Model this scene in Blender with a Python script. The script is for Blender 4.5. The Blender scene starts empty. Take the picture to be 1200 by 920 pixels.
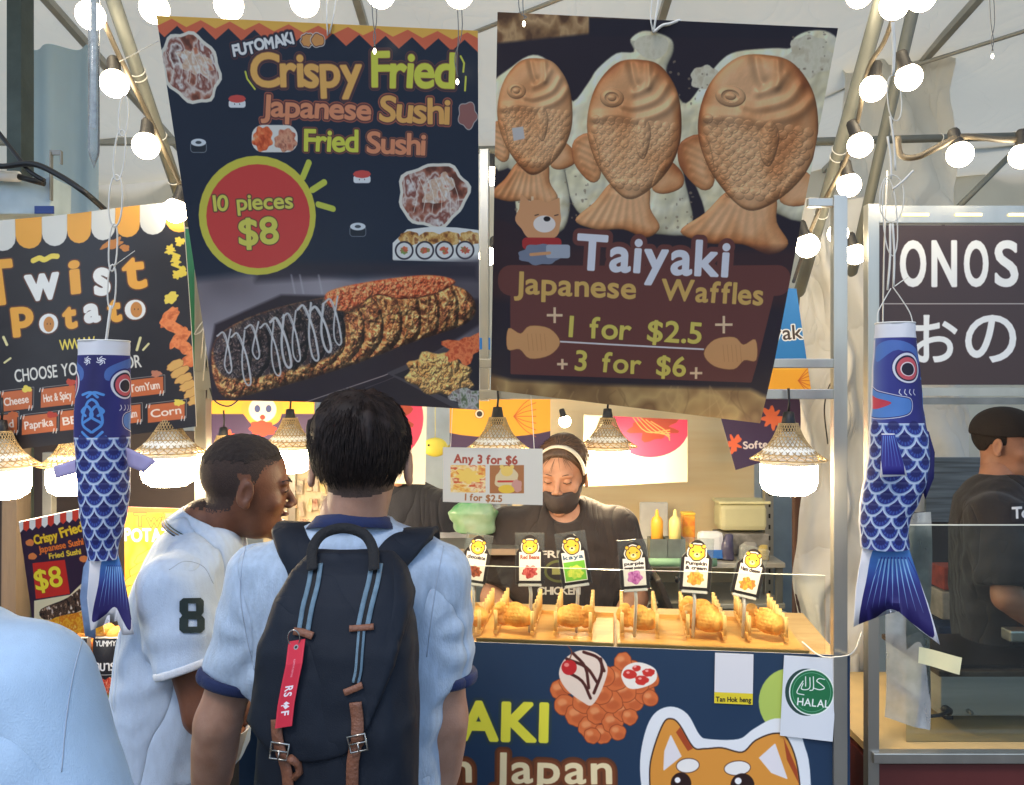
import bpy, bmesh, math, random
import numpy as np
from mathutils import Vector, Matrix
from mathutils.bvhtree import BVHTree
sc = bpy.context.scene
R = math.radians
random.seed(7)
rng = np.random.default_rng(7)

# ---------------------------------------------------------------- camera, world, sun, exposure
CAM = np.array([0.0, 0.0, 1.72]); F = 940.0
cd = bpy.data.cameras.new('camera'); cam = bpy.data.objects.new('camera', cd)
sc.collection.objects.link(cam); sc.camera = cam
cam.location = CAM; cam.rotation_euler = (R(90), 0, 0)
cd.sensor_width = 36; cd.lens = 36 * F / 1200; cd.clip_start = .05; cd.clip_end = 3000
SUN_EL, SUN_ROT = 52, 200
w = bpy.data.worlds.new('World'); sc.world = w; w.use_nodes = True
nt = w.node_tree; bg = nt.nodes['Background']
sk = nt.nodes.new('ShaderNodeTexSky'); sk.sky_type = 'NISHITA'; sk.sun_disc = False
sk.sun_elevation = R(SUN_EL); sk.sun_rotation = R(SUN_ROT); sk.air_density = 1.0; sk.dust_density = 1.2; sk.ozone_density = 2.5
nt.links.new(sk.outputs[0], bg.inputs[0]); bg.inputs[1].default_value = 0.15
sl = bpy.data.lights.new('sun', 'SUN'); sl.energy = 0.6; sl.angle = R(14); sl.color = (1, .95, .88)
so = bpy.data.objects.new('sun', sl); sc.collection.objects.link(so)
so.rotation_euler = (R(90 - SUN_EL), 0, R(180 - SUN_ROT))
sc.view_settings.view_transform = 'Standard'; sc.view_settings.look = 'None'
sc.view_settings.exposure = 0.75; sc.view_settings.gamma = 1
sc.render.engine = 'CYCLES'
cy = sc.cycles
cy.use_denoising = True; cy.max_bounces = 7; cy.diffuse_bounces = 4; cy.glossy_bounces = 3
cy.transmission_bounces = 6; cy.transparent_max_bounces = 10; cy.caustics_reflective = False; cy.caustics_refractive = False
cy.sample_clamp_indirect = 3.0
BULB_E = 18.0; LAMP_E = 50.0

# ---------------------------------------------------------------- basic helpers
def P(px, py, d):
    return np.array([(px - 600) / F * d, d, CAM[2] + (460 - py) / F * d])

def lin(c):
    c = np.asarray(c, float) / 255.0
    return np.where(c <= .04045, c / 12.92, ((c + .055) / 1.055) ** 2.4)

def mat(name, rgb, rough=.6, metal=0., var=.12, vs=9., bump=0., bs=80., emit=0., coat=0., trans=0., rgb2=None, stretch=(1, 1, 1), sheen=0., spec=.5, sss=0., wr=0., wrs=5.):
    m = bpy.data.materials.new(name); m.use_nodes = True
    n = m.node_tree.nodes; l = m.node_tree.links; b = n['Principled BSDF']
    c = lin(rgb); b.inputs['Roughness'].default_value = rough; b.inputs['Metallic'].default_value = metal
    b.inputs['Specular IOR Level'].default_value = spec
    tc = n.new('ShaderNodeTexCoord'); mp = n.new('ShaderNodeMapping'); mp.inputs['Scale'].default_value = stretch
    l.new(tc.outputs['Object'], mp.inputs[0])
    if emit:
        b.inputs['Emission Color'].default_value = (*c, 1); b.inputs['Emission Strength'].default_value = emit
        b.inputs['Base Color'].default_value = (*c, 1)
        return m
    nz = n.new('ShaderNodeTexNoise'); nz.inputs['Scale'].default_value = vs; nz.inputs['Detail'].default_value = 5
    l.new(mp.outputs[0], nz.inputs[0])
    rp = n.new('ShaderNodeValToRGB'); rp.color_ramp.elements[0].position = .3; rp.color_ramp.elements[1].position = .7
    c2 = lin(rgb2) if rgb2 is not None else c * (1 - var * 1.5)
    c1 = c if rgb2 is not None else np.minimum(c * (1 + var * .5), 1)
    rp.color_ramp.elements[0].color = (*c2, 1); rp.color_ramp.elements[1].color = (*c1, 1)
    l.new(nz.outputs[0], rp.inputs[0]); l.new(rp.outputs[0], b.inputs['Base Color'])
    if bump:
        n2 = n.new('ShaderNodeTexNoise'); n2.inputs['Scale'].default_value = bs; n2.inputs['Detail'].default_value = 4
        l.new(mp.outputs[0], n2.inputs[0]); bp = n.new('ShaderNodeBump'); bp.inputs['Strength'].default_value = bump
        bp.inputs['Distance'].default_value = .01
        l.new(n2.outputs[0], bp.inputs['Height']); l.new(bp.outputs[0], b.inputs['Normal'])
    if wr:
        n3 = n.new('ShaderNodeTexNoise'); n3.inputs['Scale'].default_value = wrs; n3.inputs['Detail'].default_value = 2.5; n3.inputs['Distortion'].default_value = 1.2
        m3 = n.new('ShaderNodeMapping'); m3.inputs['Scale'].default_value = (1, 1, .5); m3.inputs['Rotation'].default_value = (.3, .5, .2); l.new(tc.outputs['Object'], m3.inputs[0]); l.new(m3.outputs[0], n3.inputs[0])
        a1 = n.new('ShaderNodeMath'); a1.operation = 'SUBTRACT'; a1.inputs[1].default_value = .5; a2 = n.new('ShaderNodeMath'); a2.operation = 'ABSOLUTE'; a3 = n.new('ShaderNodeMath'); a3.operation = 'POWER'; a3.inputs[1].default_value = .6
        l.new(n3.outputs[0], a1.inputs[0]); l.new(a1.outputs[0], a2.inputs[0]); l.new(a2.outputs[0], a3.inputs[0])
        b3 = n.new('ShaderNodeBump'); b3.inputs['Strength'].default_value = wr; b3.inputs['Distance'].default_value = .03; l.new(a3.outputs[0], b3.inputs['Height'])
        if bump: l.new(bp.outputs[0], b3.inputs['Normal'])
        l.new(b3.outputs[0], b.inputs['Normal'])
    if coat: b.inputs['Coat Weight'].default_value = coat; b.inputs['Coat Roughness'].default_value = .15
    if sheen: b.inputs['Sheen Weight'].default_value = sheen
    if sss:
        b.inputs['Subsurface Weight'].default_value = sss; b.inputs['Subsurface Radius'].default_value = (1, .35, .2); b.inputs['Subsurface Scale'].default_value = .012
    if trans:
        o = n['Material Output']; tr = n.new('ShaderNodeBsdfTranslucent'); l.new(rp.outputs[0], tr.inputs[0])
        mx = n.new('ShaderNodeMixShader'); mx.inputs[0].default_value = trans
        l.new(b.outputs[0], mx.inputs[1]); l.new(tr.outputs[0], mx.inputs[2]); l.new(mx.outputs[0], o.inputs[0])
    return m

def clear_mat(name, tint=(240, 245, 245), refl=.12, rough=.05, cloudy=0.):
    m = bpy.data.materials.new(name); m.use_nodes = True
    n = m.node_tree.nodes; l = m.node_tree.links; n.remove(n['Principled BSDF'])
    o = n['Material Output']; t = n.new('ShaderNodeBsdfTransparent'); t.inputs[0].default_value = (*lin(tint), 1)
    g = n.new('ShaderNodeBsdfGlossy'); g.inputs['Roughness'].default_value = rough
    fr = n.new('ShaderNodeFresnel'); fr.inputs[0].default_value = 1.45
    mx = n.new('ShaderNodeMixShader'); l.new(fr.outputs[0], mx.inputs[0]); l.new(t.outputs[0], mx.inputs[1]); l.new(g.outputs[0], mx.inputs[2])
    last = mx
    if cloudy:
        df = n.new('ShaderNodeBsdfDiffuse'); df.inputs[0].default_value = (*lin((225, 228, 225)), 1)
        nz = n.new('ShaderNodeTexNoise'); nz.inputs['Scale'].default_value = 12; nz.inputs['Detail'].default_value = 5
        tc = n.new('ShaderNodeTexCoord'); l.new(tc.outputs['Object'], nz.inputs[0])
        mm = n.new('ShaderNodeMath'); mm.operation = 'MULTIPLY'; mm.inputs[1].default_value = cloudy * 2; l.new(nz.outputs[0], mm.inputs[0])
        m2 = n.new('ShaderNodeMixShader'); l.new(mm.outputs[0], m2.inputs[0]); l.new(mx.outputs[0], m2.inputs[1]); l.new(df.outputs[0], m2.inputs[2]); last = m2
    l.new(last.outputs[0], o.inputs[0])
    return m

def tag(o, label, cat, group=None, kind=None):
    if label: o['label'] = label
    if cat: o['category'] = cat
    if group: o['group'] = group
    if kind: o['kind'] = kind
    return o

def thing(name, label, cat, loc=(0, 0, 0), group=None, rot=(0, 0, 0)):
    o = bpy.data.objects.new(name, None); sc.collection.objects.link(o)
    o.location = [float(v) for v in loc]; o.rotation_euler = rot; o.empty_display_size = .05
    return tag(o, label, cat, group)

def wloc(o):
    v = np.zeros(3)
    while o is not None:
        v = v + np.array(o.location); o = o.parent
    return v

def link(name, me, m=None, parent=None, smooth=False, mats=None):
    """me has world coordinates (unrotated roots); makes them local to the parent chain"""
    o = bpy.data.objects.new(name, me); sc.collection.objects.link(o)
    for mm in (mats or ([m] if m else [])): me.materials.append(mm)
    if parent is not None:
        off = wloc(parent)
        me.transform(Matrix.Translation(Vector(-off))); o.parent = parent
    if smooth: me.polygons.foreach_set('use_smooth', [True] * len(me.polygons))
    me.update()
    return o

class MB:
    def __init__(s): s.v = []; s.f = []; s.uv = None; s.mi = []
    def add(s, vs, fs, mi=0):
        n = len(s.v); s.v += [tuple(float(c) for c in v) for v in vs]; s.f += [tuple(n + i for i in f) for f in fs]; s.mi += [mi] * len(fs); return s
    def box(s, c, size, rot=None, mi=0, bev=0.0):
        x, y, z = [k / 2 for k in size]; c = np.array(c, float)
        M = np.array(rot) if rot is not None else np.eye(3)
        b = min(bev, min(x, y, z) * .9)
        if b <= 0:
            vs = [(i * x, j * y, k * z) for i in (-1, 1) for j in (-1, 1) for k in (-1, 1)]
            fs = [(0, 1, 3, 2), (4, 6, 7, 5), (0, 4, 5, 1), (2, 3, 7, 6), (0, 2, 6, 4), (1, 5, 7, 3)]
        else:
            bm = bmesh.new(); bmesh.ops.create_cube(bm, size=1.0)
            for v in bm.verts: v.co = Vector((v.co.x * 2 * x, v.co.y * 2 * y, v.co.z * 2 * z))
            bmesh.ops.bevel(bm, geom=bm.edges[:], offset=b, segments=2, profile=.6, affect='EDGES')
            vs = [v.co[:] for v in bm.verts]; bm.verts.index_update(); fs = [[v.index for v in f.verts] for f in bm.faces]; bm.free()
        return s.add([M @ np.array(v) + c for v in vs], fs, mi)
    def bar(s, a, b, w, t=None, mi=0, up=(0, 0, 1), bev=.0015):
        a = np.array(a, float); b = np.array(b, float); d = b - a; L = np.linalg.norm(d); z = d / L
        up = np.array(up, float)
        if abs(z @ up) > .95: up = np.array([1., 0, 0])
        x = np.cross(up, z); x /= np.linalg.norm(x); y = np.cross(z, x)
        return s.box((a + b) / 2, (w, t or w, L), np.stack([x, y, z], 1), mi, bev)
    def tube(s, pts, r, seg=10, closed=False, mi=0, caps=True):
        pts = [np.array(p, float) for p in pts]; n = len(pts); rs = r if hasattr(r, '__len__') else [r] * n
        vs = []; fs = []; prev = None
        for i, p in enumerate(pts):
            t = (pts[(i + 1) % n] - pts[i - 1]) if closed else (pts[min(i + 1, n - 1)] - pts[max(i - 1, 0)])
            t = t / (np.linalg.norm(t) + 1e-12)
            if prev is None:
                u = np.cross(t, (0, 0, 1.)) if abs(t[2]) < .9 else np.cross(t, (1., 0, 0))
            else: u = prev - t * (prev @ t)
            u = u / (np.linalg.norm(u) + 1e-12); prev = u; v = np.cross(t, u)
            for k in range(seg):
                a = 2 * math.pi * k / seg; vs.append(p + rs[i] * (math.cos(a) * u + math.sin(a) * v))
        for i in range(n if closed else n - 1):
            for k in range(seg):
                a = i * seg + k; b = i * seg + (k + 1) % seg; c = ((i + 1) % n) * seg + (k + 1) % seg; d = ((i + 1) % n) * seg + k
                fs.append((a, b, c, d))
        if not closed and caps: fs.append(tuple(range(seg))[::-1]); fs.append(tuple((n - 1) * seg + k for k in range(seg)))
        return s.add(vs, fs, mi)
    def lathe(s, prof, o=(0, 0, 0), seg=28, mi=0, wob=0., closed=False):
        o = np.array(o, float); vs = []; fs = []; n = len(prof)
        for (r, z) in prof:
            for k in range(seg):
                a = 2 * math.pi * k / seg; rr = r * (1 + wob * math.sin(3 * a + z * 30) * .5)
                vs.append(o + (rr * math.cos(a), rr * math.sin(a), z))
        for i in range(n - 1):
            for k in range(seg):
                fs.append((i * seg + k, i * seg + (k + 1) % seg, (i + 1) * seg + (k + 1) % seg, (i + 1) * seg + k))
        if not closed:
            if prof[0][0] > 1e-5: fs.append(tuple(range(seg))[::-1])
            if prof[-1][0] > 1e-5: fs.append(tuple((n - 1) * seg + k for k in range(seg)))
        return s.add(vs, fs, mi)
    def ball(s, c, r, seg=20, rings=12, mi=0):
        r = np.array(r if hasattr(r, '__len__') else (r, r, r), float); c = np.array(c, float); vs = [c + (0, 0, r[2])]; fs = []
        for i in range(1, rings):
            p = math.pi * i / rings
            for k in range(seg):
                a = 2 * math.pi * k / seg; vs.append(c + r * (math.sin(p) * math.cos(a), math.sin(p) * math.sin(a), math.cos(p)))
        vs.append(c - (0, 0, r[2])); N = len(vs) - 1
        for k in range(seg): fs.append((0, 1 + k, 1 + (k + 1) % seg)); fs.append((N, N - 1 - k, N - 1 - (k + 1) % seg))
        for i in range(rings - 2):
            for k in range(seg):
                a = 1 + i * seg + k; b = 1 + i * seg + (k + 1) % seg; fs.append((a, a + seg, b + seg, b))
        return s.add(vs, fs, mi)
    def prism(s, pts, nrm, t, mi=0):
        """pts: 3D planar polygon, extruded by t along nrm"""
        nrm = np.array(nrm, float); n = len(pts); a = [np.array(p, float) for p in pts]; b = [p + nrm * t for p in a]
        return s.add(a + b, [tuple(range(n))[::-1], tuple(range(n, 2 * n))] + [(i, (i + 1) % n, n + (i + 1) % n, n + i) for i in range(n)], mi)
    def build(s, name, m=None, parent=None, smooth=False, mats=None, auto=False):
        me = bpy.data.meshes.new(name); me.from_pydata(s.v, [], s.f)
        bm = bmesh.new(); bm.from_mesh(me); bmesh.ops.recalc_face_normals(bm, faces=bm.faces[:]); bm.to_mesh(me); bm.free()
        if mats and len(me.polygons) == len(s.mi): me.polygons.foreach_set('material_index', s.mi)
        o = link(name, me, m, parent, smooth, mats)
        if auto:
            me.polygons.foreach_set('use_smooth', [True] * len(me.polygons)); me.set_sharp_from_angle(angle=R(38))
        return o

def copy_tree(o, parent=None):
    c = o.copy(); sc.collection.objects.link(c)
    if parent is not None: c.parent = parent
    for ch in [x for x in sc.objects if x.parent == o]: copy_tree(ch, c)
    return c

def spline(pts, n=8, closed=False):
    pts = [np.array(p, float) for p in pts]; N = len(pts); out = []
    for i in range(N if closed else N - 1):
        p0 = pts[(i - 1) % N] if closed or i > 0 else 2 * pts[0] - pts[1]
        p1 = pts[i]; p2 = pts[(i + 1) % N]
        p3 = pts[(i + 2) % N] if closed or i + 2 < N else 2 * pts[-1] - pts[-2]
        for k in range(n):
            t = k / n
            out.append(.5 * ((2 * p1) + (-p0 + p2) * t + (2 * p0 - 5 * p1 + 4 * p2 - p3) * t * t + (-p0 + 3 * p1 - 3 * p2 + p3) * t ** 3))
    if not closed: out.append(pts[-1])
    return out

# ---------------------------------------------------------------- printed art: a small numpy rasteriser
_gl = {}
def glyph(ch):
    if ch in _gl: return _gl[ch]
    cu = bpy.data.curves.new('g', 'FONT'); cu.body = ch; cu.dimensions = '2D'; cu.fill_mode = 'NONE'; cu.resolution_u = 5; cu.size = 1
    ob = bpy.data.objects.new('g', cu); sc.collection.objects.link(ob); bpy.context.view_layer.update()
    dg = bpy.context.evaluated_depsgraph_get(); me = ob.evaluated_get(dg).to_mesh()
    V = np.array([v.co[:2] for v in me.vertices]) if len(me.vertices) else np.zeros((0, 2)); adj = {}
    for e in me.edges:
        a, b = e.vertices; adj.setdefault(a, []).append(b); adj.setdefault(b, []).append(a)
    loops = []; seen = set()
    for s0 in adj:
        if s0 in seen: continue
        lp = [s0]; seen.add(s0); cur = s0
        while True:
            nx = [q for q in adj[cur] if q not in seen]
            if not nx: break
            cur = nx[0]; seen.add(cur); lp.append(cur)
        if len(lp) > 2: loops.append(V[lp])
    ob.evaluated_get(dg).to_mesh_clear(); bpy.data.objects.remove(ob); bpy.data.curves.remove(cu)
    _gl[ch] = loops
    return loops

def text_loops(s, size=1., gap=.07, bounce=0., sx=1., wob=0., seed=0, space=.32):
    """list of per-glyph loop lists, y up, baseline 0, left 0; second value: total width"""
    r = random.Random(seed); x = 0; out = []
    for i, ch in enumerate(s):
        if ch == ' ': x += space; continue
        g = glyph(ch)
        if not g: x += space; continue
        x0 = min(l[:, 0].min() for l in g); x1 = max(l[:, 0].max() for l in g)
        a = r.uniform(-wob, wob); dy = r.uniform(-bounce, bounce); cxx = (x0 + x1) / 2; ll = []
        for l in g:
            q = l - (cxx, .36); q = np.stack([q[:, 0] * math.cos(a) - q[:, 1] * math.sin(a), q[:, 0] * math.sin(a) + q[:, 1] * math.cos(a)], 1)
            q = q + (x + (x1 - x0) / 2, .36 + dy); ll.append(q * (size * sx, size))
        out.append(ll); x += x1 - x0 + gap
    return out, (x - gap) * size * sx

def vnoise(X, Y, sc_, seed=0, oct_=3):
    out = np.zeros(np.shape(X), np.float32); amp = 1; tot = 0
    for o in range(oct_):
        g = np.random.default_rng(seed * 17 + o).random((67, 67)).astype(np.float32)
        x = X * sc_; y = Y * sc_; xi = np.floor(x).astype(int); yi = np.floor(y).astype(int); fx = x - xi; fy = y - yi
        fx = fx * fx * (3 - 2 * fx); fy = fy * fy * (3 - 2 * fy)
        a = g[xi % 67, yi % 67]; b = g[(xi + 1) % 67, yi % 67]; c = g[xi % 67, (yi + 1) % 67]; d = g[(xi + 1) % 67, (yi + 1) % 67]
        out += amp * ((a * (1 - fx) + b * fx) * (1 - fy) + (c * (1 - fx) + d * fx) * fy); tot += amp; amp *= .5; sc_ *= 2.03
    return out / tot

def ell(cx, cy, rx, ry=None, a=0., n=36):
    ry = rx if ry is None else ry; t = np.linspace(0, 2 * math.pi, n, endpoint=False); c, s = math.cos(R(a)), math.sin(R(a))
    x = rx * np.cos(t); y = ry * np.sin(t)
    return np.stack([cx + x * c - y * s, cy + x * s + y * c], 1)
def rect(x0, y0, x1, y1, r=0.):
    if r <= 0: return np.array([(x0, y0), (x1, y0), (x1, y1), (x0, y1)], float)
    o = []
    for cx, cy, a0 in ((x1 - r, y0 + r, -90), (x1 - r, y1 - r, 0), (x0 + r, y1 - r, 90), (x0 + r, y0 + r, 180)):
        for k in range(6):
            a = R(a0 + k * 18); o.append((cx + r * math.cos(a), cy + r * math.sin(a)))
    return np.array(o)
def blob(cx, cy, rx, ry, rough=.1, seed=0, n=40, a=0., freq=(2, 3, 5, 8)):
    r = random.Random(seed); t = np.linspace(0, 2 * math.pi, n, endpoint=False); k = np.ones(n)
    for f in freq: k += rough * r.uniform(-1, 1) * np.sin(f * t + r.uniform(0, 6))
    x = rx * k * np.cos(t); y = ry * k * np.sin(t); c, s = math.cos(R(a)), math.sin(R(a))
    return np.stack([cx + x * c - y * s, cy + x * s + y * c], 1)

class Canvas:
    """raster in its own pixel space; `T` maps drawing coordinates to that space"""
    def __init__(s, W, H, bgc=(0, 0, 0), T=None, k=1.0):
        s.W = int(W); s.H = int(H); s.a = np.empty((s.H, s.W, 3), np.float32); s.a[:] = np.array(bgc, np.float32) / 255
        s.T = T; s.k = k
    def m(s, pts):
        pts = np.asarray(pts, float)
        return s.T(pts) if s.T else pts * s.k
    def sdf(s, loops, pad):
        L = [s.m(l) for l in loops]; al = np.concatenate(L)
        x0 = max(int(al[:, 0].min() - pad - 2), 0); x1 = min(int(al[:, 0].max() + pad + 3), s.W)
        y0 = max(int(al[:, 1].min() - pad - 2), 0); y1 = min(int(al[:, 1].max() + pad + 3), s.H)
        if x1 <= x0 or y1 <= y0: return None
        X, Y = np.meshgrid(np.arange(x0, x1, dtype=np.float32) + .5, np.arange(y0, y1, dtype=np.float32) + .5)
        d = np.full(X.shape, 1e9, np.float32); ins = np.zeros(X.shape, bool)
        for l in L:
            n = len(l)
            for i in range(n):
                ax, ay = l[i]; bx, by = l[(i + 1) % n]; ex, ey = bx - ax, by - ay; q = ex * ex + ey * ey
                if q < 1e-12: continue
                px = X - ax; py = Y - ay; t = np.clip((px * ex + py * ey) / q, 0, 1)
                dx = px - t * ex; dy = py - t * ey; d = np.minimum(d, dx * dx + dy * dy)
                if ay != by:
                    c = (ay <= Y) != (by <= Y); ins ^= c & (px < (Y - ay) * ex / ey)
        d = np.sqrt(d); return np.where(ins, -d, d), X, Y, (slice(y0, y1), slice(x0, x1))
    def put(s, sd, X, Y, sl, col, r=0., soft=1., alpha=1.):
        cov = np.clip((r - sd) / soft + .5, 0, 1) * alpha
        c = col(X / s.W, Y / s.H, sd) if callable(col) else np.array(col, np.float32)
        s.a[sl] = s.a[sl] * (1 - cov[..., None]) + (np.asarray(c, np.float32) / 255) * cov[..., None]
    def poly(s, loops, col, r=0., soft=1., alpha=1., layers=None):
        """layers: [(grow, colour)] painted outer first"""
        if isinstance(loops, np.ndarray): loops = [loops]
        lay = layers or [(r, col)]; q = s.sdf(loops, max(x[0] for x in lay) + soft)
        if q is None: return
        for (rr, cc) in lay: s.put(*q, cc, rr, soft, alpha)
    def line(s, pts, wd, col, soft=1., alpha=1., layers=None, closed=False):
        """round stroke; wd in canvas px"""
        p = s.m(pts); pad = wd + 2 + (max(x[0] for x in layers) if layers else 0)
        x0 = max(int(p[:, 0].min() - pad - 2), 0); x1 = min(int(p[:, 0].max() + pad + 3), s.W)
        y0 = max(int(p[:, 1].min() - pad - 2), 0); y1 = min(int(p[:, 1].max() + pad + 3), s.H)
        if x1 <= x0 or y1 <= y0: return
        X, Y = np.meshgrid(np.arange(x0, x1, dtype=np.float32) + .5, np.arange(y0, y1, dtype=np.float32) + .5)
        d = np.full(X.shape, 1e9, np.float32)
        for i in range(len(p) if closed else len(p) - 1):
            a, b = p[i], p[(i + 1) % len(p)]; e = b - a; q = e @ e + 1e-9; px = X - a[0]; py = Y - a[1]; t = np.clip((px * e[0] + py * e[1]) / q, 0, 1)
            d = np.minimum(d, (px - t * e[0]) ** 2 + (py - t * e[1]) ** 2)
        d = np.sqrt(d) - wd / 2
        for (rr, cc) in (layers or [(0, col)]): s.put(d, X, Y, (slice(y0, y1), slice(x0, x1)), cc, rr, soft, alpha)
    def text(s, st, x, y, size, col=None, grow=0., rot=0., anchor='l', layers=None, alpha=1., y2=None, **kw):
        """baseline start (x, y) in drawing coords, y down; size = em in drawing units"""
        g, wd = text_loops(st, size, **kw); ox = {'l': 0, 'c': -wd / 2, 'r': -wd}[anchor]; c, si = math.cos(R(rot)), math.sin(R(rot))
        sets = []
        for ll in g: sets.append([np.stack([x + (l[:, 0] + ox) * c + l[:, 1] * si, y + (l[:, 0] + ox) * si - l[:, 1] * c], 1) for l in ll])
        lay = layers or [(grow, col)]; qs = [s.sdf(ll, max(q[0] for q in lay) + 1) for ll in sets]
        for (rr, cc) in lay:
            for i, q in enumerate(qs):
                if q is not None: s.put(*q, cc[i % len(cc)] if isinstance(cc, list) else cc, rr, 1., alpha)
        return wd
    def image(s, name):
        im = bpy.data.images.new(name, s.W, s.H, alpha=False)
        b = np.ones((s.H, s.W, 4), np.float32); b[..., :3] = np.clip(s.a[::-1], 0, 1); im.pixels.foreach_set(b.ravel()); im.update(); im.pack()
        return im

def art_mat(name, cv, rough=.45, coat=0., bump=0., trans=0., spec=.5, wrinkle=0., sat=None):
    im = cv.image(name); m = bpy.data.materials.new(name); m.use_nodes = True
    n = m.node_tree.nodes; l = m.node_tree.links; b = n['Principled BSDF']
    t = n.new('ShaderNodeTexImage'); t.image = im; t.extension = 'EXTEND'; u = n.new('ShaderNodeUVMap'); l.new(u.outputs[0], t.inputs[0])
    l.new(t.outputs[0], b.inputs['Base Color']); b.inputs['Roughness'].default_value = rough; b.inputs['Specular IOR Level'].default_value = spec
    if coat: b.inputs['Coat Weight'].default_value = coat; b.inputs['Coat Roughness'].default_value = .25
    if bump or wrinkle:
        nz = n.new('ShaderNodeTexNoise'); nz.inputs['Scale'].default_value = 7 if wrinkle else 200; nz.inputs['Detail'].default_value = 3
        tc = n.new('ShaderNodeTexCoord'); l.new(tc.outputs['Object'], nz.inputs[0])
        bp = n.new('ShaderNodeBump'); bp.inputs['Strength'].default_value = wrinkle or bump; bp.inputs['Distance'].default_value = .02 if wrinkle else .002
        l.new(nz.outputs[0], bp.inputs['Height']); l.new(bp.outputs[0], b.inputs['Normal'])
    if trans:
        o = n['Material Output']; tr = n.new('ShaderNodeBsdfTranslucent'); l.new(t.outputs[0], tr.inputs[0])
        mx = n.new('ShaderNodeMixShader'); mx.inputs[0].default_value = trans
        l.new(b.outputs[0], mx.inputs[1]); l.new(tr.outputs[0], mx.inputs[2]); l.new(mx.outputs[0], o.inputs[0])
    return m

class Sheet:
    """a planar printed sheet hung in the room. c = four picture corners TL TR BR BL with depths of TL TR BL"""
    def __init__(s, c, d, res=1.7, over=0.0):
        s.c = np.array(c, float); TL = P(*c[0], d[0]); TR = P(*c[1], d[1]); BL = P(*c[3], d[2])
        s.O, s.U, s.V = TL, TR - TL, BL - TL; n = np.cross(s.U, s.V); s.n = n / np.linalg.norm(n)
        if s.n[1] > 0: s.n = -s.n
        s.M = np.linalg.pinv(np.stack([s.U, s.V], 1))
        ab = s.ab(s.c); s.lo = ab.min(0); s.hi = ab.max(0); s.q = ab
        s.W = int(np.linalg.norm(s.c[1] - s.c[0]) * (s.hi - s.lo)[0] * res); s.H = int(np.linalg.norm(s.c[3] - s.c[0]) * (s.hi - s.lo)[1] * res); s.res = res
    def ray(s, pts):
        pts = np.atleast_2d(np.asarray(pts, float)); D = np.stack([(pts[:, 0] - 600) / F, np.ones(len(pts)), (460 - pts[:, 1]) / F], 1)
        t = ((s.O - CAM) @ s.n) / (D @ s.n); return CAM + D * t[:, None]
    def ab(s, pts): return (s.ray(pts) - s.O) @ s.M.T
    def T(s, pts): return (s.ab(pts) - s.lo) / (s.hi - s.lo) * (s.W, s.H)
    def canvas(s, bgc): return Canvas(s.W, s.H, bgc, T=s.T)
    def mesh(s, name, m, parent=None, t=.002, nx=14, ny=16, curl=None, backm=None):
        vs = []; uv = []
        for j in range(ny + 1):
            for i in range(nx + 1):
                a, b = i / nx, j / ny; q = (s.q[0] * (1 - a) + s.q[1] * a) * (1 - b) + (s.q[3] * (1 - a) + s.q[2] * a) * b
                p = s.O + q[0] * s.U + q[1] * s.V
                if curl: p = p + s.n * curl(a, b)
                vs.append(p); uv.append((q - s.lo) / (s.hi - s.lo))
        n1 = len(vs); vs2 = [p - s.n * t for p in vs]; fs = []; w1 = nx + 1
        for j in range(ny):
            for i in range(nx):
                k = j * w1 + i; fs.append((k, k + w1, k + w1 + 1, k + 1))
        nf = len(fs); fs += [tuple(n1 + q for q in f[::-1]) for f in fs]
        bd = [i for i in range(nx)] + [j * w1 + nx for j in range(ny)] + [ny * w1 + i for i in range(nx, 0, -1)] + [j * w1 for j in range(ny, 0, -1)]
        for i in range(len(bd)): a, b = bd[i], bd[(i + 1) % len(bd)]; fs.append((a, b, n1 + b, n1 + a))
        me = bpy.data.meshes.new(name); me.from_pydata([tuple(map(float, v)) for v in vs + vs2], [], fs)
        ul = me.uv_layers.new(name='UVMap'); uu = uv + uv
        for lp in me.loops: q = uu[lp.vertex_index]; ul.data[lp.index].uv = (float(q[0]), 1 - float(q[1]))
        mi = [0] * nf + [1] * (len(fs) - nf); me.polygons.foreach_set('material_index', mi)
        me.materials.append(m)
        o = link(name, me, backm or M_paper_back, parent, smooth=True); me.set_sharp_from_angle(angle=R(40))
        return o

# ---------------------------------------------------------------- sculpted forms: signed distance + surface nets
def smin(a, b, k):
    h = np.clip(.5 + .5 * (b - a) / k, 0, 1); return b * (1 - h) + a * h - k * h * (1 - h)
def smax(a, b, k): return -smin(-a, -b, k)
def s_ell(p, c, r, rot=None):
    q = p - np.array(c, np.float32)
    if rot is not None: q = q @ np.array(rot, np.float32)
    r = np.array(r, np.float32); k0 = np.linalg.norm(q / r, axis=1); k1 = np.linalg.norm(q / (r * r), axis=1) + 1e-9
    return k0 * (k0 - 1) / k1
def s_cone(p, a, b, r1, r2):
    a = np.array(a, np.float32); b = np.array(b, np.float32); ba = b - a; t = np.clip(((p - a) @ ba) / (ba @ ba), 0, 1)
    return np.linalg.norm(p - a - t[:, None] * ba, axis=1) - (r1 + (r2 - r1) * t)
def s_chain(p, pts, rs, k=.02):
    d = None
    for i in range(len(pts) - 1):
        e = s_cone(p, pts[i], pts[i + 1], rs[i], rs[i + 1]); d = e if d is None else smin(d, e, k)
    return d
def s_loft(p, secs, n=2.3):
    """secs: (z, cx, cy, a, b) rising in z"""
    S = np.array(secs, float); z = p[:, 2]; cx, cy, a, b = [np.interp(z, S[:, 0], S[:, k]) for k in (1, 2, 3, 4)]
    x = np.abs(p[:, 0] - cx) / a; y = np.abs(p[:, 1] - cy) / b
    r = (x ** n + y ** n) ** (1 / n) + 1e-6; d = (r - 1) * np.minimum(a, b)
    return np.maximum(d, np.maximum(S[0, 0] - z, z - S[-1, 0]))
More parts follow.
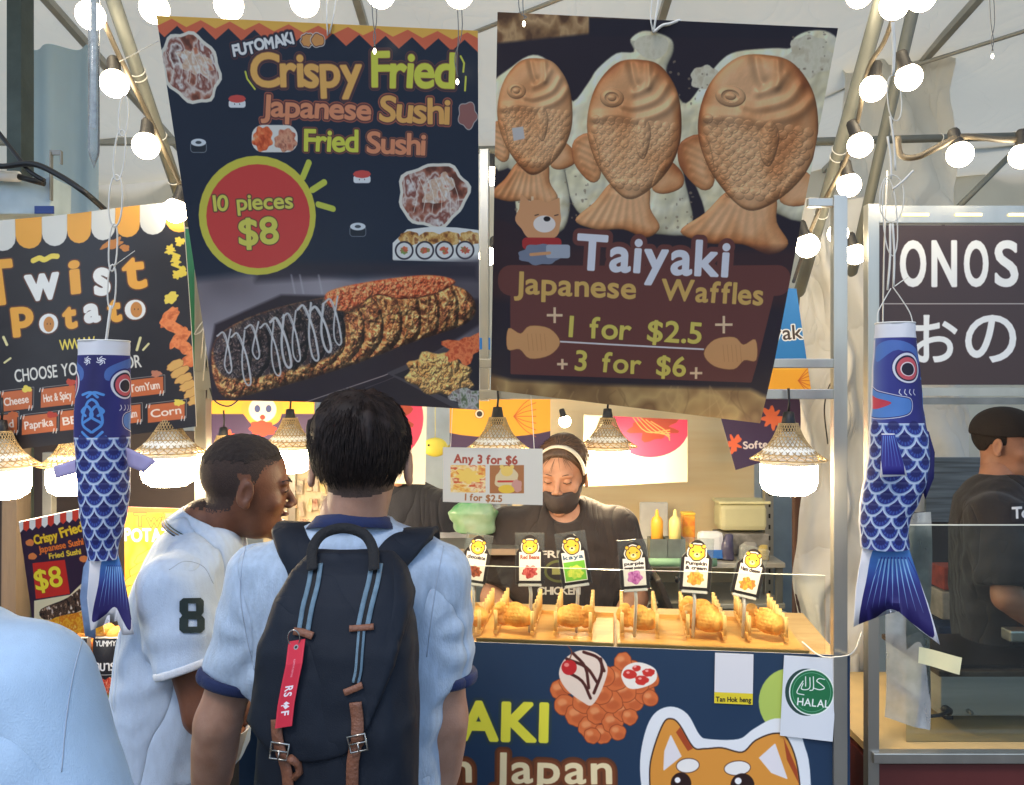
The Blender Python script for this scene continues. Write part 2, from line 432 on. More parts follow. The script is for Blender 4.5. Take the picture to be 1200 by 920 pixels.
def noise3(p, s, seed=0, oct_=2):
    out = 0; amp = 1.; tot = 0
    for o in range(oct_):
        g = np.random.default_rng(seed * 31 + o).random((31, 31, 31)).astype(np.float32); q = p * s; i = np.floor(q).astype(int); f = q - i; f = f * f * (3 - 2 * f); i = i % 31; j = (i + 1) % 31
        c = 0
        for dx in (0, 1):
            for dy in (0, 1):
                for dz in (0, 1):
                    wt = (f[:, 0] if dx else 1 - f[:, 0]) * (f[:, 1] if dy else 1 - f[:, 1]) * (f[:, 2] if dz else 1 - f[:, 2])
                    c = c + wt * g[(j if dx else i)[:, 0], (j if dy else i)[:, 1], (j if dz else i)[:, 2]]
        out = out + amp * (c - .5); tot += amp; amp *= .5; s *= 2.1
    return out / tot * 2
def nets(fn, lo, hi, h):
    """surface nets of fn(points)<0 inside the box; returns verts, quads"""
    lo = np.array(lo, float); hi = np.array(hi, float); n = np.ceil((hi - lo) / h).astype(int) + 1
    ax = [lo[i] + h * np.arange(n[i]) for i in range(3)]; G = np.stack(np.meshgrid(*ax, indexing='ij'), -1).reshape(-1, 3).astype(np.float32)
    Fv = np.concatenate([fn(G[i:i + 400000]) for i in range(0, len(G), 400000)]).reshape(n).astype(np.float32)
    Fv[0] = Fv[-1] = 1; Fv[:, 0] = Fv[:, -1] = 1; Fv[:, :, 0] = Fv[:, :, -1] = 1
    S = Fv < 0; acc = np.zeros((*(n - 1), 3), np.float32); cnt = np.zeros(tuple(n - 1), np.float32)
    cs = tuple(n - 1)
    def sl(o): return tuple(slice(o[i], o[i] + cs[i]) for i in range(3))
    for axis in range(3):
        o1, o2 = [i for i in range(3) if i != axis]
        for u in (0, 1):
            for v in (0, 1):
                a = [0, 0, 0]; a[o1] = u; a[o2] = v; b = list(a); b[axis] = 1
                fa, fb = Fv[sl(a)], Fv[sl(b)]; cr = (fa < 0) != (fb < 0); t = np.where(cr, fa / np.where(cr, fa - fb, 1), 0)
                pos = np.zeros((*cs, 3), np.float32); pos[..., o1] = u; pos[..., o2] = v; pos[..., axis] = t
                acc += pos * cr[..., None]; cnt += cr
    act = cnt > 0; idx = -np.ones(cs, int); idx[act] = np.arange(act.sum()); I = np.argwhere(act)
    V = lo + h * (I + acc[act] / cnt[act][:, None]); Q = []
    for axis in range(3):
        o1, o2 = [(1, 2), (2, 0), (0, 1)][axis]
        sa = [slice(0, n[0]), slice(0, n[1]), slice(0, n[2])]; sb = list(sa); sa[axis] = slice(0, n[axis] - 1); sb[axis] = slice(1, n[axis])
        A, B = S[tuple(sa)], S[tuple(sb)]; E = np.argwhere(A != B)
        E = E[(E[:, o1] > 0) & (E[:, o2] > 0) & (E[:, o1] < n[o1] - 1) & (E[:, o2] < n[o2] - 1)]; ins = A[tuple(E.T)]
        def g(du, dv): q = E.copy(); q[:, o1] -= du; q[:, o2] -= dv; return idx[tuple(q.T)]
        q = np.stack([g(1, 1), g(0, 1), g(0, 0), g(1, 0)], 1); q[~ins] = q[~ins][:, ::-1]; Q.append(q)
    return V, np.concatenate(Q)
def sculpt(name, parts, m=None, parent=None, mats=None, region=None, smooth_it=1):
    """parts: [(fn, lo, hi, h)] joined in one mesh; region(centres)->material index"""
    VV = []; QQ = []; n = 0
    for (fn, lo, hi, h) in parts:
        V, Q = nets(fn, lo, hi, h)
        for _ in range(smooth_it):
            e = np.concatenate([Q[:, [0, 1]], Q[:, [1, 2]], Q[:, [2, 3]], Q[:, [3, 0]]]); s = np.zeros_like(V); c = np.zeros(len(V))
            for k in range(3): s[:, k] = np.bincount(e[:, 0], V[e[:, 1], k], len(V)) + np.bincount(e[:, 1], V[e[:, 0], k], len(V))
            c = np.bincount(e.ravel(), minlength=len(V)); V = V * .5 + .5 * s / np.maximum(c, 1)[:, None]
        VV.append(V); QQ.append(Q + n); n += len(V)
    V = np.concatenate(VV); Q = np.concatenate(QQ); me = bpy.data.meshes.new(name)
    me.vertices.add(len(V)); me.vertices.foreach_set('co', V.astype(np.float32).ravel()); me.loops.add(Q.size); me.loops.foreach_set('vertex_index', Q.ravel().astype(np.int32))
    me.polygons.add(len(Q)); me.polygons.foreach_set('loop_start', np.arange(0, Q.size, 4, dtype=np.int32)); me.update(calc_edges=True); me.validate()
    if region is not None and len(me.polygons) == len(Q):
        me.polygons.foreach_set('material_index', np.asarray(region(V[Q].mean(1)), np.int32))
    return link(name, me, m, parent, True, mats)

def bvh(o):
    bpy.context.view_layer.update(); M = o.matrix_world; me = o.data
    return BVHTree.FromPolygons([M @ v.co for v in me.vertices], [p.vertices[:] for p in me.polygons])
def hit(tree, px, py, lift=.002):
    """the point of a surface that stands at this place of the photograph"""
    D = Vector(((px - 600) / F, 1, (460 - py) / F)).normalized(); h = tree.ray_cast(Vector(CAM), D)
    if h[0] is None: return None
    n = h[1] if h[1].dot(D) < 0 else -h[1]
    return np.array(h[0] + n * lift), np.array(n)
def ribbon(mb, pts, nrms, wd, th, mi=0):
    """flat strap along 3D points lying on a surface with these normals"""
    n = len(pts); vs = []; fs = []
    for i in range(n):
        t = pts[min(i + 1, n - 1)] - pts[max(i - 1, 0)]; t = t / np.linalg.norm(t); s = np.cross(t, nrms[i]); s /= np.linalg.norm(s)
        wv = wd[i] if hasattr(wd, '__len__') else wd
        for (a, b) in ((-1, 0), (-.9, 1), (.9, 1), (1, 0), (1, -1), (-1, -1)): vs.append(pts[i] + s * a * wv / 2 + nrms[i] * b * th / 2)
    for i in range(n - 1):
        for k in range(6): a = i * 6 + k; b = i * 6 + (k + 1) % 6; fs.append((a, b, b + 6, a + 6))
    fs.append((0, 1, 2, 3, 4, 5)); fs.append(tuple((n - 1) * 6 + k for k in (5, 4, 3, 2, 1, 0))); mb.add(vs, fs, mi)
def on_surface(tree, pix, n=10, lift=.003):
    pp = spline([np.array(q, float) for q in pix], n); out = [hit(tree, q[0], q[1], lift) for q in pp]; out = [o for o in out if o is not None]
    return [o[0] for o in out], [o[1] for o in out]

M_paper_back = mat('sheet_back', (205, 205, 200), .7)
M_steel = mat('aluminium', (188, 186, 178), .32, .85, .1, 14, .05, 200, stretch=(1, 1, .15))
M_steel_dull = mat('dull_steel', (140, 140, 135), .45, .7, .25, 9, .1, 60)
M_black = mat('black_plastic', (26, 26, 28), .45)
M_white_cord = mat('white_cord', (225, 222, 212), .6)
M_white = mat('white_plastic', (225, 225, 220), .4)
# ================================================================ printed posters and banners
def fit(cv, st, x0, x1, y0, y1, size, **kw):
    """text whose baseline runs (x0,y0)->(x1,y1)"""
    t = {k: kw[k] for k in ('gap', 'bounce', 'wob', 'seed', 'space') if k in kw}
    _, wd = text_loops(st, size, **t); L = math.hypot(x1 - x0, y1 - y0)
    cv.text(st, x0, y0, size, rot=math.degrees(math.atan2(y1 - y0, x1 - x0)), sx=L / wd, **kw)
def ramp(t, cols):
    t = np.clip(t, 0, .9999) * (len(cols) - 1); i = t.astype(int); f = (t - i)[..., None]; c = np.array(cols, np.float32); return c[i] * (1 - f) + c[i + 1] * f
def food(cols, s=40, seed=0, asp=1.):
    return lambda u, v, d: ramp((vnoise(u * asp, v, s, seed, 4) - .25) * 2, cols)
FRIED = [(120, 62, 25), (190, 120, 50), (225, 170, 85), (245, 205, 130), (160, 90, 40)]
ROE = [(190, 60, 25), (235, 95, 45), (250, 130, 70), (215, 75, 35)]
SEAWEED = [(30, 24, 26), (62, 44, 40), (110, 80, 60), (45, 34, 34), (150, 110, 80)]
SAUCE = [(95, 45, 30), (160, 85, 60), (225, 205, 190), (130, 60, 45), (235, 225, 215), (90, 40, 30)]
OUT = [(4.5, (85, 50, 45)), (3.0, (30, 30, 42))]

def hadd(cv, H, loops, amp, rad, soft=False):
    """adds a rounded bump over an outline to the height map of a printed photograph"""
    q = cv.sdf(loops if isinstance(loops, list) else [loops], 2)
    if q is None: return
    d, X, Y, sl = q; t = np.clip(-d / rad, 0, 1); H[sl] += amp * np.sqrt(1 - (1 - t) ** 2)
def hline(cv, H, pts, wd, amp):
    p = cv.m(pts); x0 = max(int(p[:, 0].min() - wd * 2), 0); x1 = min(int(p[:, 0].max() + wd * 2) + 1, cv.W); y0 = max(int(p[:, 1].min() - wd * 2), 0); y1 = min(int(p[:, 1].max() + wd * 2) + 1, cv.H)
    if x1 <= x0 or y1 <= y0: return
    X, Y = np.meshgrid(np.arange(x0, x1) + .5, np.arange(y0, y1) + .5); d = np.full(X.shape, 1e9)
    for i in range(len(p) - 1):
        a, b = p[i], p[i + 1]; e = b - a; qq = e @ e + 1e-9; t = np.clip(((X - a[0]) * e[0] + (Y - a[1]) * e[1]) / qq, 0, 1); d = np.minimum(d, (X - a[0] - t * e[0]) ** 2 + (Y - a[1] - t * e[1]) ** 2)
    H[y0:y1, x0:x1] += amp * np.exp(-d / (wd * .5) ** 2)
def shoot(cv, H, loops, base, soft=1.2, amb=.42, dif=.78, spec=.22, L=(-.42, -.55, .72), alpha=1.):
    """paints a photographed relief: base colour under the photographer's light"""
    L = np.array(L) / np.linalg.norm(L)
    for lp in loops:
        q = cv.sdf([lp], 2)
        if q is None: continue
        d, X, Y, sl = q; h = H[sl]; gy, gx = np.gradient(h) if min(h.shape) > 2 else (0 * h, 0 * h); n = np.sqrt(gx ** 2 + gy ** 2 + 1); ndl = (-gx * L[0] - gy * L[1] + L[2]) / n
        hv = np.array((L[0], L[1], L[2] + 1)); hv /= np.linalg.norm(hv); sp = np.clip((-gx * hv[0] - gy * hv[1] + hv[2]) / n, 0, 1) ** 22
        col = base(X / cv.W, Y / cv.H, d) * (amb + dif * np.clip(ndl, 0, 1))[..., None] + 255 * spec * sp[..., None] * np.array((1, .93, .82)); cv.put(d, X, Y, sl, lambda u, v, dd: np.clip(col, 0, 255), 0, soft, alpha)
def dish(cv, cx, cy, rx, ry, a, seed):
    cv.poly(blob(cx, cy, rx + 3, ry + 3, .05, seed, a=a), None, layers=[(1.5, (235, 225, 205))])
    cv.poly(blob(cx, cy, rx, ry, .05, seed, a=a), food(SAUCE, 22, seed))
    cv.poly(blob(cx + rx * .15, cy - ry * .2, rx * .55, ry * .42, .2, seed + 1, a=a - 20), food([(205, 110, 70), (240, 230, 215), (225, 180, 140), (245, 240, 230)], 45, seed + 3), alpha=.85)
    for k in range(6): cv.line(spline([(cx - rx * .7 + k * rx * .25, cy - ry * .6), (cx - rx * .5 + k * rx * .25, cy), (cx - rx * .6 + k * rx * .28, cy + ry * .6)], 5), 1.6, (245, 240, 225), alpha=.8)
def piece(cv, x, y, s, kind=0):
    if kind == 0:
        cv.poly(rect(x - s, y - s * .2, x + s, y + s * .7, s * .3), (240, 238, 235)); cv.poly(blob(x, y - s * .35, s * 1.05, s * .45, .04), (215, 70, 60))
        cv.line([(x - s * .3, y + s * .25), (x - s * .3, y + s * .3)], 1.8, (30, 30, 30)); cv.line([(x + s * .3, y + s * .25), (x + s * .3, y + s * .3)], 1.8, (30, 30, 30))
    else:
        cv.poly(rect(x - s, y - s * .3, x + s, y + s * .9, s * .35), (28, 30, 38), layers=[(1.2, (150, 155, 160)), (0, (28, 30, 38))]); cv.poly(ell(x, y - s * .35, s, s * .5), (225, 228, 230)); cv.poly(ell(x, y - s * .35, s * .4, s * .2), (60, 65, 70))

# ---- fried sushi poster
A = Sheet([(183, 18), (560, 36), (562, 478), (251, 467)], (1.52, 1.50, 1.86), 1.8)
c = A.canvas((27, 32, 46))
zig = [(170, 0), (575, 20), (575, 56)]
for i, x in enumerate(np.arange(560, 175, -15.3)): zig.append((x, 27 + (x - 180) * .048 + (16 if i % 2 == 0 else 2)))
c.poly(np.array(zig + [(170, 40)]), (228, 100, 62))
zg = [(170, 0), (575, 20), (575, 42)]
for i, x in enumerate(np.arange(565, 175, -17.3)): zg.append((x, 21 + (x - 180) * .046 + (9 if i % 2 == 0 else 0)))
c.poly(np.array(zg + [(170, 30)]), (250, 185, 70))
dish(c, 224, 79, 40, 30, 58, 3); dish(c, 508, 228, 38, 34, -20, 9)
fit(c, 'FUTOMAKI', 276, 346, 66, 50, 19, layers=[(6, (95, 45, 40)), (4.5, (30, 30, 42)), (1.4, (245, 240, 232))], bounce=.06, wob=.14, seed=3)
for q in (362, 374): c.poly(blob(q, 47, 7, 7, .08, q), None, layers=[(3, (235, 225, 205)), (1.5, (95, 45, 40)), (0, (225, 150, 75))])
OR, YG, SA = (244, 178, 84), (222, 218, 66), (232, 140, 92)
fit(c, 'Crispy', 296, 424, 101, 101, 55, layers=[(8, (120, 62, 52)), (6.5, (34, 34, 46)), (5, (104, 52, 42)), (2.6, OR)], bounce=.015, wob=.05, seed=5, gap=.05)
fit(c, 'Fried', 437, 532, 101, 103, 58, layers=[(8, (120, 62, 52)), (6.5, (34, 34, 46)), (5, (104, 52, 42)), (2.6, YG)], bounce=.015, wob=.05, seed=6, gap=.05)
fit(c, 'Japanese', 308, 435, 135, 140, 35, layers=[(6.5, (170, 85, 60)), (4.5, (90, 42, 40)), (1.8, SA)], wob=.04, seed=7, gap=.05)
fit(c, 'Sushi', 446, 526, 141, 145, 42, layers=[(6.5, (170, 85, 60)), (4.5, (90, 42, 40)), (2, (238, 170, 82))], wob=.05, seed=8, gap=.05)
fit(c, 'Fried', 358, 420, 176, 177, 36, layers=[(5.5, (150, 80, 55)), (4, (80, 42, 40)), (1.8, YG)], wob=.05, seed=9, gap=.05)
fit(c, 'Sushi', 431, 498, 178, 181, 35, layers=[(5.5, (150, 80, 55)), (4, (80, 42, 40)), (1.8, SA)], wob=.05, seed=10, gap=.05)
c.poly(rect(296, 146, 350, 178, 13), (235, 228, 215)); c.poly(blob(309, 162, 12, 14, .1, 4), food(ROE[:3] + [(235, 200, 160)], 60, 4)); c.poly(blob(336, 164, 13, 13, .1, 5), food([(190, 90, 60), (230, 160, 120), (150, 70, 50)], 60, 5))
c.line([(289, 84), (291, 92), (300, 104)], 4, YG); c.line([(540, 66), (544, 74), (543, 84)], 4, YG); c.line([(546, 90), (545, 106)], 4, YG)
for a, b in (((356, 207), (363, 190)), ((367, 222), (381, 213)), ((374, 239), (391, 244))): c.line([a, b], 13, (206, 206, 66))
piece(c, 279, 119, 10); piece(c, 233, 170, 9, 1); piece(c, 425, 207, 10); piece(c, 420, 268, 9, 1)
c.poly(blob(548, 135, 11, 14, .12, 6), None, layers=[(1.5, (200, 190, 180)), (0, (150, 90, 80))])
# roll slices row
c.poly(np.array([(462, 303), (462, 285), (478, 270), (505, 267), (535, 268), (566, 272), (566, 306)]), (240, 236, 226), r=3)
for i, x in enumerate((474, 498, 521, 545)):
    c.poly(blob(x + 6, 279, 13, 8, .08, i), food(FRIED, 60, i)); c.poly(ell(x, 293, 11, 11), (46, 36, 44)); c.poly(ell(x, 293, 9, 9), (236, 230, 222)); c.poly(blob(x, 293, 5, 4, .2, i), food([(225, 130, 60), (220, 80, 60), (120, 160, 70)], 80, i))
# the photograph of a long roll on dark trays
c.poly(np.array([(215, 330), (330, 315), (420, 326), (575, 300), (575, 500), (215, 500)]), lambda u, v, d: ramp(vnoise(u, v, 3, 5) * .8 + (v - .6) * .5, [(58, 46, 50), (110, 96, 100), (172, 160, 164), (190, 178, 180)]), soft=22)
c.poly(np.array([(300, 330), (420, 322), (560, 328), (560, 308), (300, 306)]), (44, 34, 42), soft=18, alpha=.9)
for x in (342, 352, 374): c.line([(x, 322), (x + 4, 343)], 4, (190, 180, 185), alpha=.6, soft=4)
c.poly(np.array([(235, 470), (252, 380), (330, 345), (560, 350), (575, 372), (410, 478)]), (44, 30, 34), soft=8)
c.poly(np.array([(330, 485), (575, 400), (575, 470), (430, 500)]), (38, 27, 31), soft=3)
c.line([(338, 478), (450, 440), (566, 388)], 2.5, (150, 130, 125)); c.line([(345, 486), (452, 446), (566, 396)], 1.2, (120, 100, 100), alpha=.7)
body = np.array(spline([(248, 420), (262, 388), (320, 362), (400, 345), (470, 340), (530, 334), (556, 352), (548, 378), (480, 402), (400, 432), (300, 460), (262, 462)], 6, True))
rr = random.Random(4); Hs = np.zeros((c.H, c.W)); Ys, Xs = np.mgrid[0:c.H, 0:c.W]; hadd(c, Hs, body, 26, 46); us, vs_ = Xs / c.W, Ys / c.H
Hs += 16 * np.abs(vnoise(us, vs_, 26, 11, 4) - .5) * 2 + 5 * vnoise(us, vs_, 80, 12, 2)
for k_ in range(13):
    x_ = 285 + k_ * 22; y_ = 402 - k_ * 4.6; hline(c, Hs, spline([(x_ - 14, y_ - 36), (x_ + 8, y_ - 8), (x_ + 10, y_ + 26), (x_ - 4, y_ + 46)], 4), 11, -11)
shoot(c, Hs, [body], food([(120, 56, 28), (222, 128, 58), (250, 182, 104), (204, 104, 44), (128, 58, 30), (242, 160, 80)], 40, 11), soft=3, amb=.3, dif=.95, spec=.25)
dk_ = np.array(spline([(250, 415), (262, 388), (320, 362), (392, 348), (404, 372), (396, 412), (330, 436), (268, 442)], 6, True)); Hd = Hs + 5 * vnoise(us, vs_, 60, 15, 3); shoot(c, Hd, [dk_], food([(34, 24, 26), (66, 44, 38), (40, 30, 32), (96, 70, 54)], 44, 12), soft=7, amb=.35, dif=.9, spec=.35)
ro_ = np.array(spline([(384, 342), (430, 330), (500, 322), (534, 330), (505, 346), (470, 350), (440, 346), (412, 364), (388, 360)], 6, True)); Hr = np.zeros((c.H, c.W)); hadd(c, Hr, ro_, 8, 10); Hr += 7 * vnoise(us, vs_, 110, 8, 2); shoot(c, Hr, [ro_], food(ROE, 70, 3), soft=3, amb=.4, dif=.9, spec=.3)
for i in range(9):
    x = 262 + i * 15.5 + rr.uniform(-3, 3); tp_ = 392 - i * 5.2 + rr.uniform(-3, 5); bt_ = tp_ + rr.uniform(34, 66); k_ = rr.uniform(10, 20)
    c.line(spline([(x - 6, tp_ + 4), (x + 2, tp_), (x + k_ * .7, (tp_ + bt_) / 2 - 4), (x + k_, bt_ - 6), (x + k_ - 3, bt_), (x + k_ - 8, bt_ - 8), (x + k_ * .4, (tp_ + bt_) / 2), (x + 10, tp_ - 4)], 6), rr.uniform(3.6, 6.5), (214, 208, 202), soft=1.8)
    c.line(spline([(x + 1, tp_ + 1), (x + k_ * .7 - 1, (tp_ + bt_) / 2 - 5), (x + k_ - 1, bt_ - 8)], 6), 1.8, (246, 244, 242), soft=1.5, alpha=.8)
c.poly(np.array([(455, 437), (575, 385), (575, 484), (545, 482)]), (70, 60, 62), r=2); c.poly(np.array([(462, 439), (575, 392), (575, 480), (548, 476)]), (34, 26, 30))
q_ = blob(515, 438, 40, 24, .12, 7, a=12); Hq = np.zeros((c.H, c.W)); hadd(c, Hq, q_, 16, 26); Hq += 18 * np.abs(vnoise(us, vs_, 34, 5, 4) - .5) * 2; shoot(c, Hq, [q_], food([(216, 128, 54), (250, 184, 100), (234, 150, 70)], 40, 8), soft=3, amb=.35, dif=.9); c.poly(blob(545, 408, 26, 14, .2, 9, a=-20), food(ROE, 70, 5), soft=2); c.poly(blob(548, 466, 20, 12, .15, 2), food([(110, 90, 80), (200, 190, 180), (90, 100, 60)], 80, 2), soft=2)
c.poly(ell(302, 252, 69, 70), (216, 202, 62)); c.poly(ell(303, 253, 61, 61), (216, 58, 50))
fit(c, '10 pieces', 251, 344, 247, 243, 26, layers=[(3.6, (90, 60, 40)), (1.2, (226, 214, 80))], wob=.06, seed=2)
fit(c, '$8', 282, 327, 287, 284, 44, layers=[(4.2, (90, 60, 40)), (2.2, (226, 214, 80))], wob=.04, seed=1)
c.a = c.a * .88 + np.array((.075, .095, .105), np.float32)
M = art_mat('poster_print_sushi', c, .38, .25, wrinkle=.12)
po = thing('hanging_poster', 'dark hanging poster for crispy fried Japanese sushi with red $8 circle', 'poster', A.ray([(370, 25)])[0], 'large tilted food posters')
A.mesh('printed_sheet', M, po, curl=lambda a, b: .010 * math.sin(a * 3.1) * (1 - b) + .012 * max(0, b - .85) * 6 * (.5 - a) ** 2 * 4)
def hang(name, pts, parent, r=.0016, m=None): return MB().tube(spline([P(*q) if len(q) == 3 else q for q in pts], 5), r, 6).build(name, m or M_white_cord, parent, True)
hang('string', [(384, 42, 1.505), (383, 10, 1.50), (386, -60, 1.56)], po); hang('string', [(386, 40, 1.505), (392, 12, 1.5), (402, -60, 1.56)], po)
hang('string', [(186, 48, 1.53), (160, 62, 1.62), (140, 72, 1.7)], po, .001); hang('string', [(253, 372, 1.79), (240, 378, 1.95), (236, 420, 2.1)], po, .001)

# ---- waffle poster
B = Sheet([(583, 14), (982, 33), (893, 501), (575, 457)], (1.50, 1.48, 1.86), 1.8)
c = B.canvas((40, 34, 42))
c.poly(np.array([(570, 0), (990, 20), (990, 40), (700, 38), (570, 52)]), food([(90, 60, 40), (150, 110, 70), (200, 160, 110), (120, 80, 50)], 20, 2), soft=6)
c.poly(np.array([(690, 20), (995, 30), (995, 46), (690, 42)]), (36, 32, 42), soft=4)
CR = [(240, 230, 186), (248, 240, 206), (230, 216, 170), (250, 242, 212)]
for pts in ([(600, 78), (625, 64), (646, 74), (662, 100), (672, 118), (690, 95), (700, 80), (722, 62), (742, 60), (738, 46), (752, 36), (770, 38), (786, 46), (788, 60), (780, 82), (790, 105), (803, 120), (822, 98), (842, 72), (862, 60), (905, 56), (925, 56), (930, 44), (948, 36), (972, 38), (990, 60), (988, 110), (975, 180), (965, 230), (940, 260), (880, 240), (835, 265), (822, 235), (812, 212), (800, 200), (812, 262), (790, 275), (700, 260), (672, 240), (662, 200), (668, 240), (655, 272), (610, 262), (600, 200), (580, 195), (572, 110)],):
    lp_ = np.array(spline(pts, 4, True)); Hb = np.zeros((c.H, c.W)); hadd(c, Hb, lp_, 12, 22); Yb, Xb = np.mgrid[0:c.H, 0:c.W]; Hb += 26 * vnoise(Xb / c.W, Yb / c.H, 8, 6, 4)
    shoot(c, Hb, [lp_], food(CR, 9, 6), soft=3, amb=.6, dif=.52, spec=.08)
for x, y, rx, ry in ((948, 66, 28, 24), (763, 54, 20, 14), (825, 90, 17, 14)): c.poly(blob(x, y, rx, ry, .08, x), food([(215, 200, 165), (236, 226, 196), (225, 215, 180)], 60, 4), soft=2)
for k in range(90): 
    x, y = rr.choice(((625, 235, 26), (800, 245, 26), (806, 95, 12), (670, 230, 10), (950, 60, 20)))[0:2]; c.poly(ell(x + rr.uniform(-22, 22), y + rr.uniform(-26, 26), rr.uniform(.7, 2), rr.uniform(.7, 2), n=8), (150, 130, 105), alpha=.7)
def koi(cv, cx, cy, W, H_, a=0.):
    """moulded fish waffle, head up, in drawing coordinates, as a product photograph"""
    ca, sa = math.cos(R(a)), math.sin(R(a)); s = W / 60 * 1.6
    def L(pts): pts = np.atleast_2d(np.array(pts, float)) * (W, H_); return np.stack([cx + pts[:, 0] * ca - pts[:, 1] * sa, cy + pts[:, 0] * sa + pts[:, 1] * ca], 1)
    H = np.zeros((cv.H, cv.W)); tl = L(spline([(-.14, .55), (-.34, .80), (-.52, 1.0), (-.28, 1.07), (0, 1.04), (.24, 1.10), (.38, .98), (.26, .80), (.2, .55)], 5, True))
    f1 = L(spline([(-.42, .12), (-.62, .2), (-.6, .42), (-.4, .6), (-.3, .5)], 4, True)); f2 = L(spline([(.36, .3), (.55, .4), (.57, .55), (.38, .64), (.25, .58)], 4, True))
    bd = L(spline([(0, -.68), (.22, -.63), (.42, -.38), (.5, 0), (.45, .30), (.28, .56), (.06, .72), (-.12, .66), (-.36, .40), (-.50, .05), (-.46, -.34), (-.26, -.62)], 6, True))
    hadd(cv, H, tl, 9, 10); hadd(cv, H, f1, 7, 8); hadd(cv, H, f2, 7, 8)
    for k in np.linspace(-.42, .3, 8): hline(cv, H, L([(k * .5, .7), (k, 1.04)]), 4 * s, 2.6)
    for k in range(6): y = .16 + k * .075; hline(cv, H, L([(-.60 + k * .03, y + .03), (-.44 + k * .02, y + .08)]), 3 * s, 2); 
    hadd(cv, H, bd, 22, 40); hadd(cv, H, bd, 8, 7)
    r0 = .07
    for j in range(13):
        y = -.04 + j * .053; half = .46 * math.sqrt(max(0, 1 - ((y - .02) / .70) ** 2)) - .02
        for i in range(-8, 9):
            x = (i + .5 * (j % 2)) * r0 * 1.2
            if abs(x) < half: hadd(cv, H, L(ell(x + rr.uniform(-.010, .010), y + rr.uniform(-.006, .006), r0 * .62, .044, n=12)), rr.uniform(1.4, 2.6) * s, 6 * s)
    for pts, wd, am in (([(.42, -.36), (.3, -.2), (.05, -.09), (-.2, -.1), (-.46, -.05)], 8, 5), ([(.30, -.46), (.2, -.3), (-.02, -.2), (-.14, -.2)], 7, 4), ([(.16, -.54), (.1, -.42), (-.04, -.34)], 6, 3), ([(-.12, -.66), (-.06, -.48), (-.02, -.42)], 7, -6), ([(.08, -.66), (.10, -.5), (.10, -.42)], 6, 4)): hline(cv, H, L(spline(pts, 6)), wd * s * .8, am * s * .8)
    hadd(cv, H, L(ell(-.27, -.27, .125, .095)), 5 * s, 6 * s); hadd(cv, H, L(ell(-.27, -.27, .075, .055)), -4 * s, 5 * s); hadd(cv, H, L(ell(-.27, -.27, .045, .033)), 4 * s, 4 * s)
    hadd(cv, H, L(spline([(.1, -.1), (.18, .04), (.14, .30), (.05, .24), (.02, .02)], 5, True)), 6 * s, 7 * s)
    Y, X = np.mgrid[0:cv.H, 0:cv.W]; H += 1.2 * vnoise(X / cv.W, Y / cv.H, 55, 3, 3) + 6 * vnoise(X / cv.W, Y / cv.H, 7, 4, 2)
    base = lambda u, v, d: ramp((vnoise(u, v, 10, 3, 3) - .25) * 1.5 + np.clip((d + 14) / 40, -.3, .35), [(246, 184, 128), (236, 168, 110), (222, 148, 90), (204, 124, 68), (170, 92, 48)])
    shoot(cv, H * .5, [tl, f1, f2, bd], base, amb=.55, dif=.56, spec=.12)
koi(c, 627, 134, 88, 97, 4); koi(c, 743, 148, 110, 116, 6); koi(c, 888, 152, 142, 130, 8)
c.poly(np.array([(570, 285), (700, 290), (960, 292), (960, 360), (570, 350)]), (62, 40, 42), soft=24, alpha=.8)
c.poly(np.array(spline([(600, 262), (640, 300), (650, 330), (575, 320), (572, 265)], 4, True)), (50, 34, 40), soft=8, alpha=.8)
BR = (106, 58, 52)
c.poly(rect(585, 312, 925, 345, 14), BR, r=3); c.poly(np.array([(600, 330), (905, 345), (880, 448), (600, 437)]), BR, r=4)
fit(c, 'Taiyaki', 676, 852, 314, 323, 58, layers=[(14, BR), (3.4, (232, 234, 240))], gap=.1, wob=.02, seed=4)
fit(c, 'Japanese', 603, 744, 343, 349, 36, layers=[(1.8, (222, 178, 92))], wob=.03, seed=5, gap=.09)
fit(c, 'Waffles', 775, 893, 350, 357, 35, layers=[(1.8, (222, 178, 92))], wob=.03, seed=6, gap=.09)
fit(c, '1 for $2.5', 667, 821, 394, 402, 35, layers=[(2.6, (90, 60, 35)), (1.6, (226, 206, 92))], wob=.04, seed=7, gap=.09, space=.45)
fit(c, '3 for $6', 674, 803, 434, 442, 34, layers=[(2.6, (90, 60, 35)), (1.6, (226, 206, 92))], wob=.04, seed=8, gap=.1, space=.45)
c.line([(655, 400), (824, 409)], 4.2, (228, 224, 222))
for x, y, q in ((626, 401, 1), (855, 414, -1)):
    c.poly(np.array(spline([(x + q * 30, y), (x + q * 18, y - 16), (x - q * 5, y - 19), (x - q * 16, y - 10), (x - q * 30, y - 16), (x - q * 31, y + 8), (x - q * 17, y + 8), (x - q * 5, y + 19), (x + q * 18, y + 15)], 4, True)), None, layers=[(1, (170, 110, 60)), (0, (222, 160, 100))])
    for k in range(5): c.line([(x - 8 + k * 5, y - 10), (x - 6 + k * 5, y + 10)], 1.2, (190, 125, 70), alpha=.7)
for x, y, s in ((650, 369, 9), (848, 380, 10), (659, 427, 6), (816, 438, 7), (624, 238, 8)):
    for dx, dy in ((0, 1), (1, 0)): c.poly(np.array([(x - dx * s - dy * 1.2, y - dy * s - dx * 1.2), (x + dy * 1.2 - dx * s, y + dx * 1.2 - dy * s), (x + dx * s + dy * 1.2, y + dy * s + dx * 1.2), (x + dx * s - dy * 1.2, y + dy * s - dx * 1.2)]), (240, 205, 160), r=.6)
